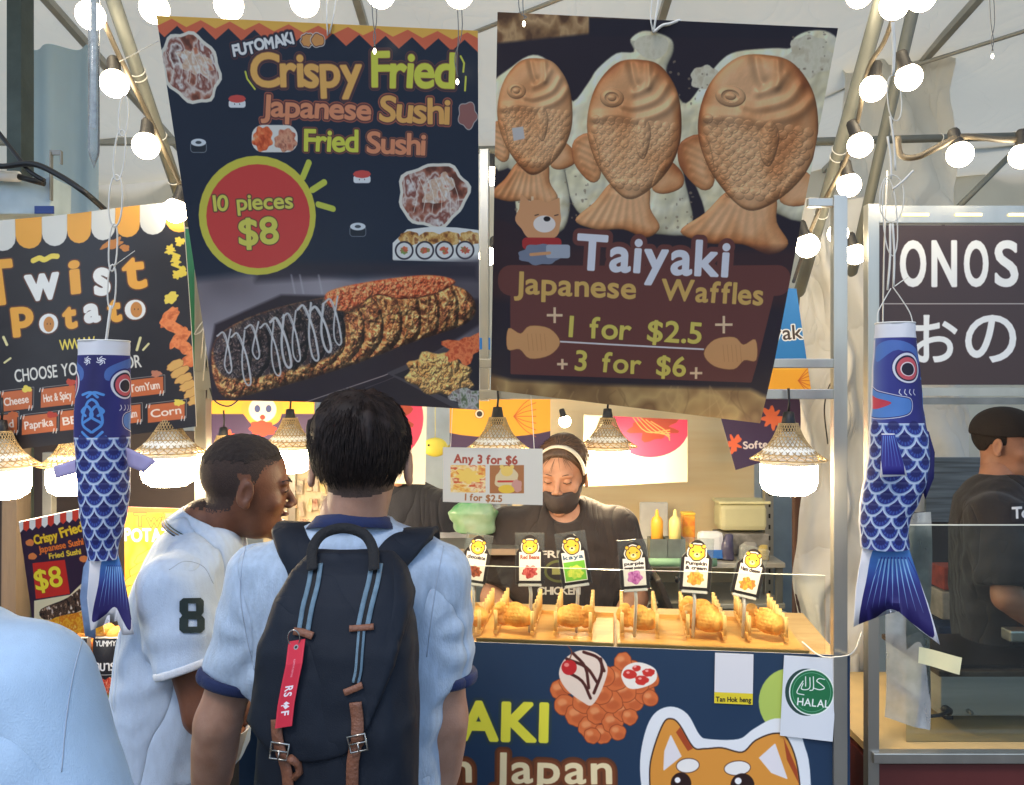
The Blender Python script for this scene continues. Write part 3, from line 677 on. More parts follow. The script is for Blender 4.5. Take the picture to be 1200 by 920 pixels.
# small generic dog in a red scarf holding a tray
c.poly(blob(632, 258, 27, 24, .05, 2), (226, 160, 108)); c.poly(np.array([(609, 246), (611, 228), (622, 238)]), (226, 160, 108), r=1.5); c.poly(np.array([(642, 238), (655, 232), (656, 250)]), (226, 160, 108), r=1.5)
c.poly(ell(638, 262, 13, 10), (246, 236, 226)); c.poly(ell(641, 256, 4, 3), (30, 26, 28)); c.line([(627, 252), (631, 251)], 2, (40, 30, 30)); c.line([(650, 252), (654, 251)], 2, (40, 30, 30))
c.poly(rect(612, 278, 658, 292, 5), (176, 46, 46)); c.poly(blob(632, 298, 24, 12, .08, 5), (120, 130, 150)); c.poly(rect(640, 286, 668, 302, 3), (170, 178, 190)); c.line([(622, 298), (644, 296)], 7, (226, 160, 108))
c.poly(np.array([(570, 438), (600, 446), (700, 452), (880, 458), (905, 470), (900, 520), (570, 480)]), food([(120, 88, 55), (165, 128, 78), (200, 165, 105), (135, 98, 60), (185, 150, 98)], 5, 8), soft=14)
for k in range(18): x = rr.uniform(575, 880); c.line(spline([(x, 452 + rr.uniform(0, 10)), (x + rr.uniform(-8, 8), 470), (x + rr.uniform(-26, 26), 496)], 4), 3, rr.choice([(215, 180, 120), (110, 78, 48)]), alpha=.35, soft=4)
c.poly(np.array([(600, 150), (613, 148), (615, 162), (602, 165)]), (205, 200, 196), soft=1.5)
c.a = c.a * .9 + np.array((.07, .07, .07), np.float32)
M = art_mat('poster_print_waffle', c, .34, .3, wrinkle=.12)
po = thing('hanging_poster', 'brown hanging poster with three big fish waffles and the word Taiyaki', 'poster', B.ray([(780, 20)])[0], 'large tilted food posters')
B.mesh('printed_sheet', M, po, curl=lambda a, b: .014 * math.sin(a * 3.1) * (1 - b) - .02 * max(0, b - .8) * 5 * a)
hang('string', [(766, 38, 1.485), (770, 10, 1.48), (782, -70, 1.52)], po, .0022); hang('string', [(765, 38, 1.485), (763, 10, 1.48), (775, -70, 1.52)], po)
hang('string', [(790, 32, 1.49), (797, 24, 1.48), (785, 28, 1.48), (776, 30, 1.48), (766, 38, 1.485)], po, .003)

# ---- twist potato banner
D = Sheet([(-90, 268), (214, 236), (229, 500), (-90, 541)], (2.02, 2.0, 2.05), 1.9)
c = D.canvas((30, 27, 34)); WH, OG, YL = (232, 232, 226), (232, 165, 62), (232, 208, 84)
for i in range(-4, 9):
    x = -12 + i * 29.6; y = 259 - x * .105; c.poly(np.array(spline([(x, y - 14), (x + 29.6, y - 17), (x + 29.6, y + 18), (x + 15, y + 35), (x, y + 21)], 3, True)), OG if i % 2 == 0 else (222, 222, 212)) if False else None
    c.poly(np.array([(x, y - 20), (x + 29.6, y - 23), (x + 29.6, y + 18)] + [(x + 14.8 + 14.8 * math.cos(t), y + 19 + 15 * math.sin(t)) for t in np.linspace(0, math.pi, 9)] + [(x, y + 20)]), OG if i % 2 else (214, 214, 206))
def bub(st, x0, x1, y, size, colr, sd=0, **k): fit(c, st, x0, x1, y, y - (x1 - x0) * .1, size, layers=[(7.2, (92, 48, 30)), (5.2, (60, 36, 30)), (4.4, colr)], seed=sd, **k)
bub('T', -14, 16, 357, 72, OG); bub('w', 31, 68, 351, 60, WH); bub('i', 84, 94, 343, 56, OG); bub('s', 114, 130, 345, 62, WH); bub('t', 149, 172, 338, 60, OG)
bub('p', 14, 36, 383, 46, OG); bub('o', 47, 66, 389, 40, WH); bub('t', 76, 90, 384, 40, OG); bub('a', 102, 118, 377, 40, WH); bub('t', 131, 143, 376, 40, OG); bub('o', 151, 170, 373, 40, WH)
for x, y in ((56, 380), (161, 363)):
    c.poly(ell(x, y, 6.5, 9), (196, 130, 62)); c.line([(x - 2, y - 1), (x - 2, y)], 1.6, (40, 25, 20)); c.line([(x + 2, y - 1), (x + 2, y)], 1.6, (40, 25, 20))
c.line(spline([(37, 305), (44, 302), (50, 304), (58, 300), (65, 300)], 4), 12, YL); c.poly(blob(133, 286, 14, 5, .2, 2, a=-25), (190, 120, 50)); c.poly(blob(148, 291, 6, 4, .1, 2), (190, 120, 50))
c.line([(70 + k * 3 + (k % 2) * 1, 400 + (10 if k % 2 else -1) - k * .3) for k in range(15)], 3.4, YL)
fit(c, 'CHOOSE YOUR FLAVOR', 16, 166, 448, 430, 21, layers=[(.6, (222, 218, 205))], gap=.1)
c.line([(161, 410), (165, 396)], 6, (220, 210, 150)); c.line([(168, 410), (174, 403)], 5, (220, 210, 150)); c.line([(2, 395), (6, 404)], 6, (220, 210, 150)); c.line([(3, 425), (10, 420)], 5, (220, 210, 150))
def flav(x0, y0, x1, y1, st):
    sl = -.115; q = np.array([(x0, y0), (x1, y0 + (x1 - x0) * sl), (x1, y1 + (x1 - x0) * sl), (x0, y1)]); c.poly(q + (1.5, -1.5), None, layers=[(1.4, (170, 160, 150)), (.2, (30, 27, 34))]); c.poly(q, (196, 102, 56))
    if st: fit(c, st, x0 + 4, x1 - 4, y1 - (y1 - y0) * .3, y1 - (y1 - y0) * .3 + (x1 - x0) * sl, 13, layers=[(.5, (240, 226, 210))])
    for k in (0, 5): c.line([(x0 - 1 + k * .7, y0 - 1), (x0 - 2 + k * .7, y0 + 3)], 2.2, (225, 220, 210)); c.line([(x1 - 3 + k * .7, y1 + (x1 - x0) * sl - 3), (x1 - 4 + k * .7, y1 + (x1 - x0) * sl + 2)], 2.2, (225, 220, 210))
flav(-1, 460, 37, 483, 'Cheese'); flav(48, 456, 90, 478, 'Hot & Spicy'); flav(98, 449, 140, 472, 'Seaweed'); flav(149, 446, 190, 466, 'TomYum')
flav(-20, 489, 19, 512, 'Salted'); flav(25, 488, 68, 510, 'Paprika'); flav(72, 482, 112, 505, 'BBQ'); flav(120, 479, 164, 500, 'Sour Cream'); flav(172, 475, 215, 496, 'Corn')
for x, y in ((211, 283), (200, 293), (206, 305), (213, 318), (208, 322)): c.poly(blob(x, y, 6, 5, .2, x), (225, 200, 70))
for x, y in ((200, 296), (202, 310)): c.line([(x, y), (x + 10, y + 4)], 6, (228, 204, 72))
c.poly(blob(200, 349, 9, 6, .1, 4, a=-35), (232, 208, 84))
for k in range(5): c.poly(blob(198 + k * 6, 372 + k * 12, 16, 7, .12, k, a=30 if k % 2 else -50), food([(215, 110, 55), (235, 140, 80), (195, 92, 45)], 40, k))
for k in range(6): c.poly(blob(204 + k * 5, 428 + k * 8, 11, 5, .1, k, a=-28), None, layers=[(1, (150, 95, 45)), (0, (216, 168, 92))])
for x, y, cc in ((30, 456, YL), (85, 448, (190, 70, 50)), (182, 438, (190, 120, 90)), (62, 486, (180, 60, 45)), (208, 472, YL), (14, 486, (200, 100, 50))): c.poly(blob(x, y, 6, 4, .15, x), cc)
M = art_mat('banner_print_potato', c, .42, .15, wrinkle=.15)
bo = D.mesh('potato_banner', M, None, t=.004, curl=lambda a, b: .008 * math.sin(a * 9 + b * 3)); tag(bo, 'black twist potato menu banner with orange and white scalloped top', 'banner')

# ---- shop sign of the brown stall
E = Sheet([(1017, 264), (1400, 264), (1400, 451), (1017, 451)], (2.15, 2.12, 2.15), 1.6)
c = E.canvas((62, 46, 46))
for ch, x0, x1 in (('O', 1056, 1084), ('N', 1093, 1120), ('O', 1131, 1157), ('S', 1167, 1192)):
    g, wd = text_loops(ch, 1.); hh = max(l[:, 1].max() for l in g[0]); lo_ = min(l[:, 1].min() for l in g[0]); kx = (x1 - x0) / wd; ky = 52 / (hh - lo_)
    c.poly([np.stack([x0 + l[:, 0] * kx - min(q[:, 0].min() for q in g[0]) * 0, 335 - (l[:, 1] - lo_) * ky], 1) for l in g[0]], (226, 228, 226), r=2.6)
c.line([(1036, 356), (1500, 356)], 1.6, (196, 190, 186))
for ch, x0, x1 in (('お', 1070, 1121), ('の', 1132, 1190)):
    g = glyph(ch); al = np.concatenate(g); mn, mx = al.min(0), al.max(0); k = (x1 - x0) / (mx - mn)[0]; ky = 54 / (mx - mn)[1]
    c.poly([np.stack([x0 + (l[:, 0] - mn[0]) * k, 424 - (l[:, 1] - mn[1]) * ky], 1) for l in g], (226, 228, 226), r=1.7)
SIGN_M = art_mat('sign_print', c, .4)
# ================================================================ the place: ground, tent, frames, walls
gm = mat('asphalt', (78, 76, 74), .9, 0, .25, 3, .3, 90)
g = MB().add([(-60, -60, 0), (60, -60, 0), (60, 60, 0), (-60, 60, 0)], [(0, 1, 2, 3)]).build('ground', gm); tag(g, None, None, kind='structure')
def cloth(name, p00, p10, p01, p11, nx, ny, fn, m, parent=None):
    """bilinear sheet; fn(a,b)->offset vector"""
    p00, p10, p01, p11 = [np.array(q, float) for q in (p00, p10, p01, p11)]; vs = []
    for j in range(ny + 1):
        for i in range(nx + 1):
            a, b = i / nx, j / ny; vs.append((p00 * (1 - a) + p10 * a) * (1 - b) + (p01 * (1 - a) + p11 * a) * b + np.array(fn(a, b)))
    fs = [(j * (nx + 1) + i, j * (nx + 1) + i + 1, (j + 1) * (nx + 1) + i + 1, (j + 1) * (nx + 1) + i) for j in range(ny) for i in range(nx)]
    me = bpy.data.meshes.new(name); me.from_pydata([tuple(map(float, v)) for v in vs], [], fs)
    return link(name, me, m, parent, True)
M_roof = mat('tent_fabric', (238, 228, 200), .7, 0, .06, 1.2, .1, 14, trans=.6, wr=.9, wrs=2.8)
M_wallf = mat('tent_wall_fabric', (240, 228, 202), .75, 0, .12, 1.4, .25, 10, trans=.35, wr=.6, wrs=2.5)
M_rib = mat('roof_bar', (168, 168, 162), .5, .5)
M_tube = mat('greenish_pipe', (118, 120, 112), .5, .15, .2, 6, .05, 90, stretch=(1, 1, .2))
def zroof(y): return 3.02 + (4.6 - y) * .16
tent = thing('market_tent', 'pale grey fabric market tent roof stretched over dark ribs above the stalls', 'tent', (0, 4.6, 3.0))
def sag(a, b): return (0, 0, -.07 * abs(math.sin(a * math.pi * 7)) ** 1.0 * 1.0 + .03 * math.sin(b * 9 + a * 5))
cloth('roof_sheet', (-4.2, .75, zroof(.75)), (4.2, .75, zroof(.75)), (-4.2, 4.65, zroof(4.65)), (4.2, 4.65, zroof(4.65)), 84, 30, sag, M_roof, tent)
for i in range(8):
    x = -4.2 + 8.4 * i / 7; MB().bar((x, .75, zroof(.75) - .02), (x, 4.62, zroof(4.62) - .02), .03, .03).build('rafter', M_rib, tent)
for (a, b) in (((-1.2, 3.9, zroof(3.9) - .06), (1.2, 2.4, zroof(2.4) - .06)), ((1.2, 3.9, zroof(3.9) - .06), (2.9, 2.6, zroof(2.6) - .06)), ((-3.6, 3.9, zroof(3.9) - .07), (-1.2, 2.5, zroof(2.5) - .07))):
    MB().tube([a, b], .009, 8).build('brace', M_rib, tent, True)
MB().bar((-4.2, 4.2, zroof(4.2) - .05), (4.2, 4.2, zroof(4.2) - .05), .035).build('purlin', M_rib, tent)
bw = cloth('tent_back_wall', (-4.2, 4.66, .02), (4.2, 4.66, .02), (-4.2, 4.66, 3.04), (4.2, 4.66, 3.04), 120, 24, lambda a, b: (0, .03 * math.sin(a * 70 + 2 * math.sin(b * 5)) + .02 * math.sin(a * 31), 0), M_wallf)
tag(bw, 'pale fabric tent wall closing the row behind all the stalls', 'tent wall')
for sx in (-1, 1):
    for k, yy in enumerate((.78, 4.55)):
        o = MB().tube([(sx * 4.15, yy, 0), (sx * 4.15, yy, zroof(yy))], .03, 12).build('tent_leg', M_rib, tent, True)
# draped cloth beside the main stall and the panel of pale cloth on the left
M_drape = mat('drape_cloth', (232, 228, 218), .8, 0, .1, 2.2, .35, 9, trans=.25, wr=.7, wrs=5)
def folds(a, b): return (.014 * math.sin(b * 23 + a * 4), .028 * math.sin(a * 11 + 2.2 * math.sin(b * 7.1)) + .012 * math.sin(a * 17 + b * 33) + .010 * math.sin(b * 61 + 5 * math.sin(a * 6)), 0)
p = P(934, 240, 2.8); q = P(1019, 240, 2.8)
o = cloth('white_drape', (p[0], 2.8, .03), (q[0], 2.8, .03), (p[0], 2.8, p[2] + .02), (q[0], 2.8, p[2] + .02), 40, 90, folds, M_drape)
tag(o, 'crumpled white cloth hanging between the waffle stall and the brown stall', 'drape')
p = P(985, -60, 3.5); q = P(1085, -60, 3.5)
o = cloth('white_drape', (p[0], 3.5, 1.2), (q[0] + .2, 3.5, 1.2), (p[0], 3.5, 3.3), (q[0] + .1, 3.5, 3.3), 30, 40, folds, M_drape)
tag(o, 'tall gathered white curtain behind the diagonal pipes and round bulbs', 'drape')
p = P(24, 55, 3.2); q = P(118, 48, 3.2); M_bluec = mat('pale_blue_sheet', (176, 200, 214), .7, 0, .08, 2, .2, 8, trans=.4)
o = cloth('pale_sheet', (p[0], 3.2, 1.5), (q[0], 3.2, 1.5), (p[0], 3.2, p[2]), (q[0], 3.2, p[2]), 20, 20, lambda a, b: (0, .03 * math.sin(a * 12), 0), M_bluec)
tag(o, 'pale blue plastic sheet behind the dark square post', 'sheet')
# pipes
def pipe(label, a, b, r=.016, m=None, ties=()):
    o = MB().tube([a, b], r, 14).build('tent_pipe', m or M_tube, None, True); tag(o, label, 'pipe', 'slanting tent pipes'); return o
pipe('slanting pipe beside the left edge of the fried sushi poster', P(112, -60, 1.75), P(222, 262, 2.3), .0165)
pipe('slanting pipe running behind the bulb with the hanging chain', P(128, -60, 2.1), P(20, -160, 1.6), .0165)
pipe('thicker slanting pipe just right of the fish waffle poster', P(1050, -60, 1.9), P(925, 384, 2.95), .0195)
pipe('slanting pipe directly behind the white cord bundle', P(1084, -50, 2.1), P(982, 392, 3.0), .017)
pipe('thin slanting brace under the right end of the level pipe', P(1206, 160, 2.7), P(1104, 262, 2.7), .010)
pipe('level pipe crossing behind the posters at the top of the stalls', P(556, 176, 2.62), P(1260, 158, 2.55), .0125)
o = MB().bar(P(24, -80, 2.8), (P(24, 0, 2.8)[0], 2.8, .0), .075, .05).build('square_post', mat('dark_green_post', (74, 86, 84), .5, .4, .25, 8, .1, 60), None); tag(o, 'dark green square metal post at the far left', 'post')

# ---- main stall frame: front plane of the stall
SO = np.array([-.11, 2.06, 0.]); SD = np.array([.837, -.107, 0]); SD /= np.linalg.norm(SD); SN = np.array([SD[1], -SD[0], 0])   # SN points to the camera
def SP(px, py=None, off=0., z=None):
    """point of the plane `off` metres behind the stall's front"""
    D = np.array([(px - 600) / F, 1, (460 - (py or 0)) / F]); o = SO - SN * off; t = ((o - CAM) @ SN) / (D @ SN); q = CAM + D * t
    if z is not None: q[2] = z
    return q
CT = 1.068   # counter height
stall = thing('food_stall', 'waffle stall with aluminium posts, beams and a timber counter', 'stall', SP(620, z=0))
def sbar(a, b, w, t, nm, m=None, **k): return MB().bar(a, b, w, t, up=SN, **k).build(nm, m or M_steel, stall)
for px, zt in ((983, SP(983, 230)[2]), (238, SP(238, 262)[2])):
    q = SP(px, z=0); sbar(q, (q[0], q[1], zt), .032, .032, 'post')
for py, w in ((426, .022), (462, .024)):
    sbar(SP(246, py), SP(975, py), w, .03, 'beam')
sbar(SP(946, 238), SP(990, 238), .02, .02, 'beam')
sbar(SP(228, 446), SP(254, 446), .05, .05, 'bracket')
q = SP(568, 470, .3); sbar((q[0], q[1], q[2]), (q[0], q[1], SP(568, 176, .3)[2]), .026, .03, 'hanging_post')
sbar(SP(568, 462, .012), SP(568, 462, .3), .02, .02, 'crossbar')
# counter
M_timber = mat('counter_timber', (214, 182, 130), .55, 0, .15, 5, .1, 40, rgb2=(196, 160, 108), stretch=(1, 6, 6))
a, b = SP(240, z=0), SP(993, z=0)
c_ = (a + b) / 2 - SN * .24; Lc = np.linalg.norm(b - a); RM = np.stack([SD, SN, np.array([0, 0, 1.])], 1)
MB().box((c_[0], c_[1], CT - .022), (Lc, .44, .03), RM, bev=.003).build('counter_top', M_timber, stall)
MB().box(((a + b) / 2 - SN * .03 + (0, 0, (CT - .04) / 2))[:3], (Lc - .02, .02, CT - .06), RM).build('counter_front', mat('counter_board', (60, 62, 70), .7), stall)
for s_ in (0.02, .98):
    q = a * (1 - s_) + b * s_ - SN * .42; MB().bar((q[0], q[1], 0), (q[0], q[1], CT - .04), .03).build('counter_leg', M_steel_dull, stall)
for z in (.35, .75): MB().box((c_[0], c_[1], z), (Lc - .04, .38, .016), RM).build('under_shelf', M_timber, stall)
# ---- stall interior
M_ply = mat('plywood', (250, 228, 182), .6, 0, .1, 3, .05, 30, rgb2=(242, 212, 158), stretch=(.6, 1, 7))
def board(nm, label, x0, y0, x1, y1, d, m, cat='panel', t=.012):
    A_, B_ = P(x0, y0, d), P(x1, y1, d); o = MB().box(((A_[0] + B_[0]) / 2, d + t / 2, (A_[2] + B_[2]) / 2), (abs(B_[0] - A_[0]), t, abs(A_[2] - B_[2])), bev=.002).build(nm, m)
    return tag(o, label, cat)
board('plywood_wall', 'warm plywood board forming the back wall of the waffle stall', 600, 430, 884, 800, 3.52, M_ply)
board('partition_sheet', 'pale blue grey panel behind the second vendor', 372, 440, 598, 860, 3.6, mat('grey_panel', (176, 190, 200), .6), t=.015)
board('grey_door', 'grey blue metal door beyond the right side of the plywood', 893, 420, 948, 900, 3.72, mat('grey_door', (150, 168, 182), .5))
o = MB().bar((P(900, 0, 3.3)[0], 3.3, 0), P(900, 490, 3.3), .035, .035).build('slotted_upright', M_steel); tag(o, 'slotted white rack upright at the end of the plywood wall', 'upright')
[MB().box((P(900, 0, 3.3)[0], 3.281, z), (.007, .003, .018)).build('slot', M_black, o) for z in np.arange(.9, 1.6, .045)]
q = P(938, 576, 2.86); o = MB().bar((q[0], q[1], 0), q, .032, .05).build('timber_post', mat('dark_timber', (70, 44, 34), .7, 0, .3, 7, .2, 50, stretch=(1, 1, .2))); tag(o, 'dark brown timber post in front of the white cloth', 'post')

# ---- left stall
M_dark = mat('dark_interior', (52, 44, 44), .8, 0, .2, 4)
board('dark_partition', 'dark brown partition behind the round lamps of the potato stall', -160, 505, 238, 860, 3.0, M_dark)
M_greenb = mat('green_board', (28, 104, 74), .5, 0, .1)
A_ = P(226, 268, 2.30); B_ = P(226, 470, 2.30)
o = MB().box((A_[0] + .005, 2.32, (A_[2] + B_[2]) / 2), (.055, .04, A_[2] - B_[2]), bev=.002).build('green_board', M_greenb); tag(o, 'narrow green board between the potato banner and the fried sushi poster', 'board')
MB().box((A_[0] + .038, 2.318, (A_[2] + B_[2]) / 2), (.012, .04, A_[2] - B_[2])).build('edge_trim', M_steel, o)
o = MB().bar((P(20, 0, 2.74)[0], 2.72, 0), P(20, 515, 2.72), .08, .05).build('timber_post', mat('grey_timber', (104, 92, 80), .75, 0, .3, 6, .3, 50, stretch=(1, 1, .15))); tag(o, 'weathered wooden post under the potato banner, with two bolts', 'post')
[MB().ball(P(26, y_, 2.695), .007).build('bolt', M_black, o, True) for y_ in (560, 580)]
MB().bar(P(58, 530, 2.6), (P(58, 0, 2.6)[0], 2.6, 0), .03).build('upright', M_steel_dull, o)
q = P(60, 640, 2.2); lt = thing('stall_table', 'low table of the potato stall under a yellow green cloth', 'table', (q[0], 2.4, 0))
zt = P(0, 816, 2.15)[2]
MB().box((q[0] - .2, 2.42, zt - .012), (1.15, .5, .024), bev=.003).build('table_top', M_timber, lt)
cloth('table_cloth', (q[0] - .78, 2.16, .12), (q[0] + .39, 2.16, .12), (q[0] - .78, 2.16, zt + .003), (q[0] + .39, 2.16, zt + .003), 40, 6, lambda a, b: (0, .012 * math.sin(a * 60) * (1 - b) - .006, 0), mat('lime_cloth', (178, 182, 50), .8, 0, .1), lt)
for dx in (-.72, .32):
    for yy in (2.22, 2.62): MB().bar((q[0] + dx, yy, 0), (q[0] + dx, yy, zt - .03), .03).build('leg', M_steel_dull, lt)

# ---- brown stall (right)
D2 = 2.15
bs = thing('brown_stall', 'brown food stall with aluminium frame, steel lined counter and red brown front', 'stall', (P(1110, 0, D2)[0], D2, 0))
M_redb = mat('red_brown_panel', (92, 40, 38), .5, 0, .12, 4)
xl, xr = P(1021, 0, D2)[0], 2.35
MB().bar((xl, D2, 0), (xl, D2, P(0, 240, D2)[2]), .03, .03).build('post', M_steel, bs); MB().bar((xr, D2, 0), (xr, D2, P(0, 240, D2)[2]), .03, .03).build('post', M_steel, bs)
for py, hgt, m in ((252, .045, M_steel), (459, .022, M_steel), (470, .018, M_steel_dull)):
    z = P(0, py, D2)[2]; MB().box(((xl + xr) / 2, D2 + .004, z), (xr - xl - .032, .03, hgt)).build('beam', m, bs)
z = P(0, 252, D2)[2]
for k in range(5): MB().box((P(1070 + k * 62, 0, D2)[0], D2 - .0135, z - .002), (.07, .004, .007)).build('light_strip', mat('yellow_strip', (255, 225, 150), emit=1.6), bs)
zc = P(0, 884, D2)[2]
MB().box(((xl + xr) / 2 + .01, D2 - .012, zc), (xr - xl + .03, .03, .028), bev=.003).build('counter_edge', M_steel, bs)
MB().box(((xl + xr) / 2, D2 + .3, zc + .002), (xr - xl, .6, .02)).build('counter_top', mat('buff_counter', (222, 190, 130), .35, 0, .2, 4), bs)
MB().box(((xl + xr) / 2 + .01, D2 + .006, zc / 2 - .01), (xr - xl - .01, .02, zc - .03)).build('front_panel', M_redb, bs)
MB().box((xr, D2 + .3, zc / 2 - .01), (.02, .55, zc - .03)).build('side_panel', M_redb, bs); MB().box((xl + .01, D2 + .32, zc / 2 - .01), (.02, .55, zc - .03)).build('side_panel', M_redb, bs)
E.mesh('sign_face', SIGN_M, bs) if False else None
board('dark_partition', 'dark back partition inside the brown stall behind the cook', 1060, 560, 1500, 900, 3.55, M_dark)
board('grey_shelf_back', 'blue grey shelf back of stacked trays left of the cook', 1085, 536, 1150, 612, 3.3, mat('shelf_grey', (96, 106, 114), .5, 0, .4, 18, stretch=(.2, 1, 5)), 'shelf')
# ================================================================ sign face of the brown stall
so_ = E.mesh('shop_sign', SIGN_M, None, t=.012); tag(so_, 'dark brown shop sign with big white capitals over Japanese letters', 'sign')

# ================================================================ woven pendant lamps
M_wick = mat('rattan', (188, 160, 112), .6, 0, .25, 60)
M_glow = mat('lamp_glow', (255, 230, 186), emit=LAMP_E); M_ceram = mat('lamp_housing', (236, 234, 224), .35)
def lampshade(mb, o, R0=.085, H=.085):
    prof = lambda t: (.022 + (R0 - .022) * (t ** 1.0 * .45 + .55 * t ** 3.2 if t > 0 else 0), H * (1 - t))
    for s in (-1, 1):
        for k in range(26):
            pts = []
            for j in range(11):
                t = j / 10; r, z = prof(t); a = 2 * math.pi * k / 26 + s * t * 1.5; pts.append(np.array(o) + (r * math.cos(a), r * math.sin(a), z))
            mb.tube(pts, .0012, 4, caps=False)
    for j in (0, .35, .62, .85, 1.):
        r, z = prof(j); mb.tube([np.array(o) + (r * math.cos(a), r * math.sin(a), z) for a in np.linspace(0, 2 * math.pi, 30, endpoint=False)], .0022 if j == 1. else .0014, 5, closed=True)
def make_lamp(name, label, cat, R0=.088, bulb=True, H=.085):
    t = thing(name, label, cat, (0, 0, 0), 'woven pendant lamps')
    m = MB(); lampshade(m, (0, 0, 0), R0, H); m.build('lamp_shade', M_wick, t, True)
    MB().lathe([(.0, H + .03), (.012, H + .028), (.015, H + .01), (.018, H - .005), (.012, H - .02), (0, H - .02)], seg=16).build('socket', M_black, t, True)
    MB().tube([(0, 0, H + .028), (.002, 0, H + .05), (0, 0, H + .085)], .003, 8).build('cord', M_black, t, True)
    if bulb:
        MB().lathe([(.014, H - .02), (.03, .045), (.060, .022), (.0655, .006), (.0655, -.012)], seg=32).build('bulb_housing', M_ceram, t, True)
        MB().lathe([(.0655, -.0125), (.0655, -.055), (.060, -.072), (.042, -.084), (.0, -.088)], seg=32).build('bulb', M_glow, t, True)
    return t
L0 = make_lamp('pendant_lamp', 'bright lamp with round woven shade beside the right post of the waffle stall', 'lamp')
def place(o, p, label=None, s=1.): o.location = [float(v) for v in p]; o.scale = (s, s, s); o['label'] = label or o['label']; return o
def dup(o, p, label, s=1.): return place(copy_tree(o), p, label, s)
place(L0, P(924, 538, 1.92) - (0, 0, -.0))
dup(L0, P(712, 523, 2.9), 'glowing lamp with woven shade behind the lower edge of the fish waffle poster', 1.2)
dup(L0, P(340, 522, 2.5), 'woven lamp behind the head of the backpack man and the cartoon pennant')
dup(L0, P(583, 526, 2.02), 'woven shaded lamp hanging right behind the Any 3 for $6 card', .93)
dup(L0, P(198, 530, 2.06), 'large white lamp under the banner, beside the left windsock tail fin', 1.02)
dup(L0, P(84, 545, 2.3), 'lamp half hidden behind the left windsock under the potato banner')
dup(L0, P(2, 545, 2.02), 'lamp cut off by the left edge under the potato banner')
dup(L0, P(262, 540, 2.7), 'lamp seen between the left stall post and the polo man')

# ================================================================ counter: banner, cards
def stall_sheet(corners, off, res=1.8):
    s = Sheet.__new__(Sheet); s.c = np.array(corners, float); s.n = SN.copy(); s.O = SP(*corners[0], off); s.U = SP(*corners[1], off) - s.O; s.V = SP(*corners[3], off) - s.O
    s.M = np.linalg.pinv(np.stack([s.U, s.V], 1)); ab = s.ab(s.c); s.lo = ab.min(0); s.hi = ab.max(0); s.q = ab
    s.W = int(np.linalg.norm(s.c[1] - s.c[0]) * (s.hi - s.lo)[0] * res); s.H = int(np.linalg.norm(s.c[3] - s.c[0]) * (s.hi - s.lo)[1] * res); return s
def yb(x): return 752 + (x - 550) * .036
G = stall_sheet([(244, yb(244)), (996, yb(996)), (996, 1290), (244, 1270)], -.004, 1.5)
c = G.canvas((32, 56, 84))
YLK = lambda u, v, d: ramp(np.clip((v - .14) * 9, 0, 1), [(238, 232, 80), (206, 200, 60)])
fit(c, 'TAIYAKI', 386, 640, 862, 868, 62, layers=[(9, (44, 62, 70)), (4, (232, 226, 70))], gap=.12)
fit(c, 'from Japan', 424, 716, 915, 918, 50, layers=[(11, (96, 54, 34)), (7, (120, 66, 38)), (1.6, (240, 222, 176))], gap=.12, wob=.03)
c.poly(ell(925, 822, 36, 39), (178, 200, 96))
# heart of bubble waffle
for k, (x, y, r_) in enumerate([(656, 808, 11), (662, 826, 12), (668, 800, 12), (676, 838, 13), (690, 852, 12), (706, 860, 11), (684, 822, 13), (700, 836, 12), (718, 846, 12), (730, 832, 12), (742, 822, 12), (755, 812, 12), (762, 796, 10), (747, 800, 13), (732, 810, 13), (716, 822, 13), (704, 812, 13), (722, 795, 14), (708, 792, 12), (740, 786, 12), (730, 775, 10), (694, 862, 9), (724, 858, 9), (762, 818, 9), (738, 840, 9)]):
    c.poly(blob(x, y, r_, r_, .04, k), None, layers=[(1.2, (150, 66, 34)), (0, (214, 112, 60))]); c.poly(ell(x - 3, y - 3, r_ * .45, r_ * .35), (236, 158, 104), soft=4, alpha=.8); c.poly(ell(x + 2, y + 4, r_ * .6, r_ * .4), (184, 84, 44), soft=4, alpha=.5)
c.poly(np.array(spline([(655, 790), (662, 772), (680, 762), (700, 766), (712, 782), (706, 806), (694, 826), (682, 822), (664, 808)], 5, True)), (238, 218, 200))
for a_, b_ in (((664, 772), (700, 800)), ((662, 786), (692, 818)), ((684, 764), (708, 786)), ((672, 766), (690, 806)), ((704, 772), (696, 812))): c.line(spline([a_, ((a_[0] + b_[0]) / 2 + 5, (a_[1] + b_[1]) / 2 - 4), b_], 4), 5, (78, 34, 28))
c.poly(ell(667, 782, 9, 9), (196, 38, 42)); c.poly(ell(664, 779, 3, 2.4), (240, 140, 130)); c.line(spline([(667, 774), (670, 764), (666, 757)], 4), 2, (120, 60, 40))
c.poly(np.array(spline([(728, 792), (734, 780), (750, 776), (768, 784), (768, 798), (752, 806), (736, 806)], 5, True)), (246, 238, 226))
for x, y, r_ in ((738, 790, 8), (752, 797, 8), (760, 788, 7), (746, 783, 5)): c.poly(blob(x, y, r_, r_ * .7, .06, x), (208, 52, 44)); c.poly(ell(x - 2, y - 2, 2, 1.4), (250, 170, 160))
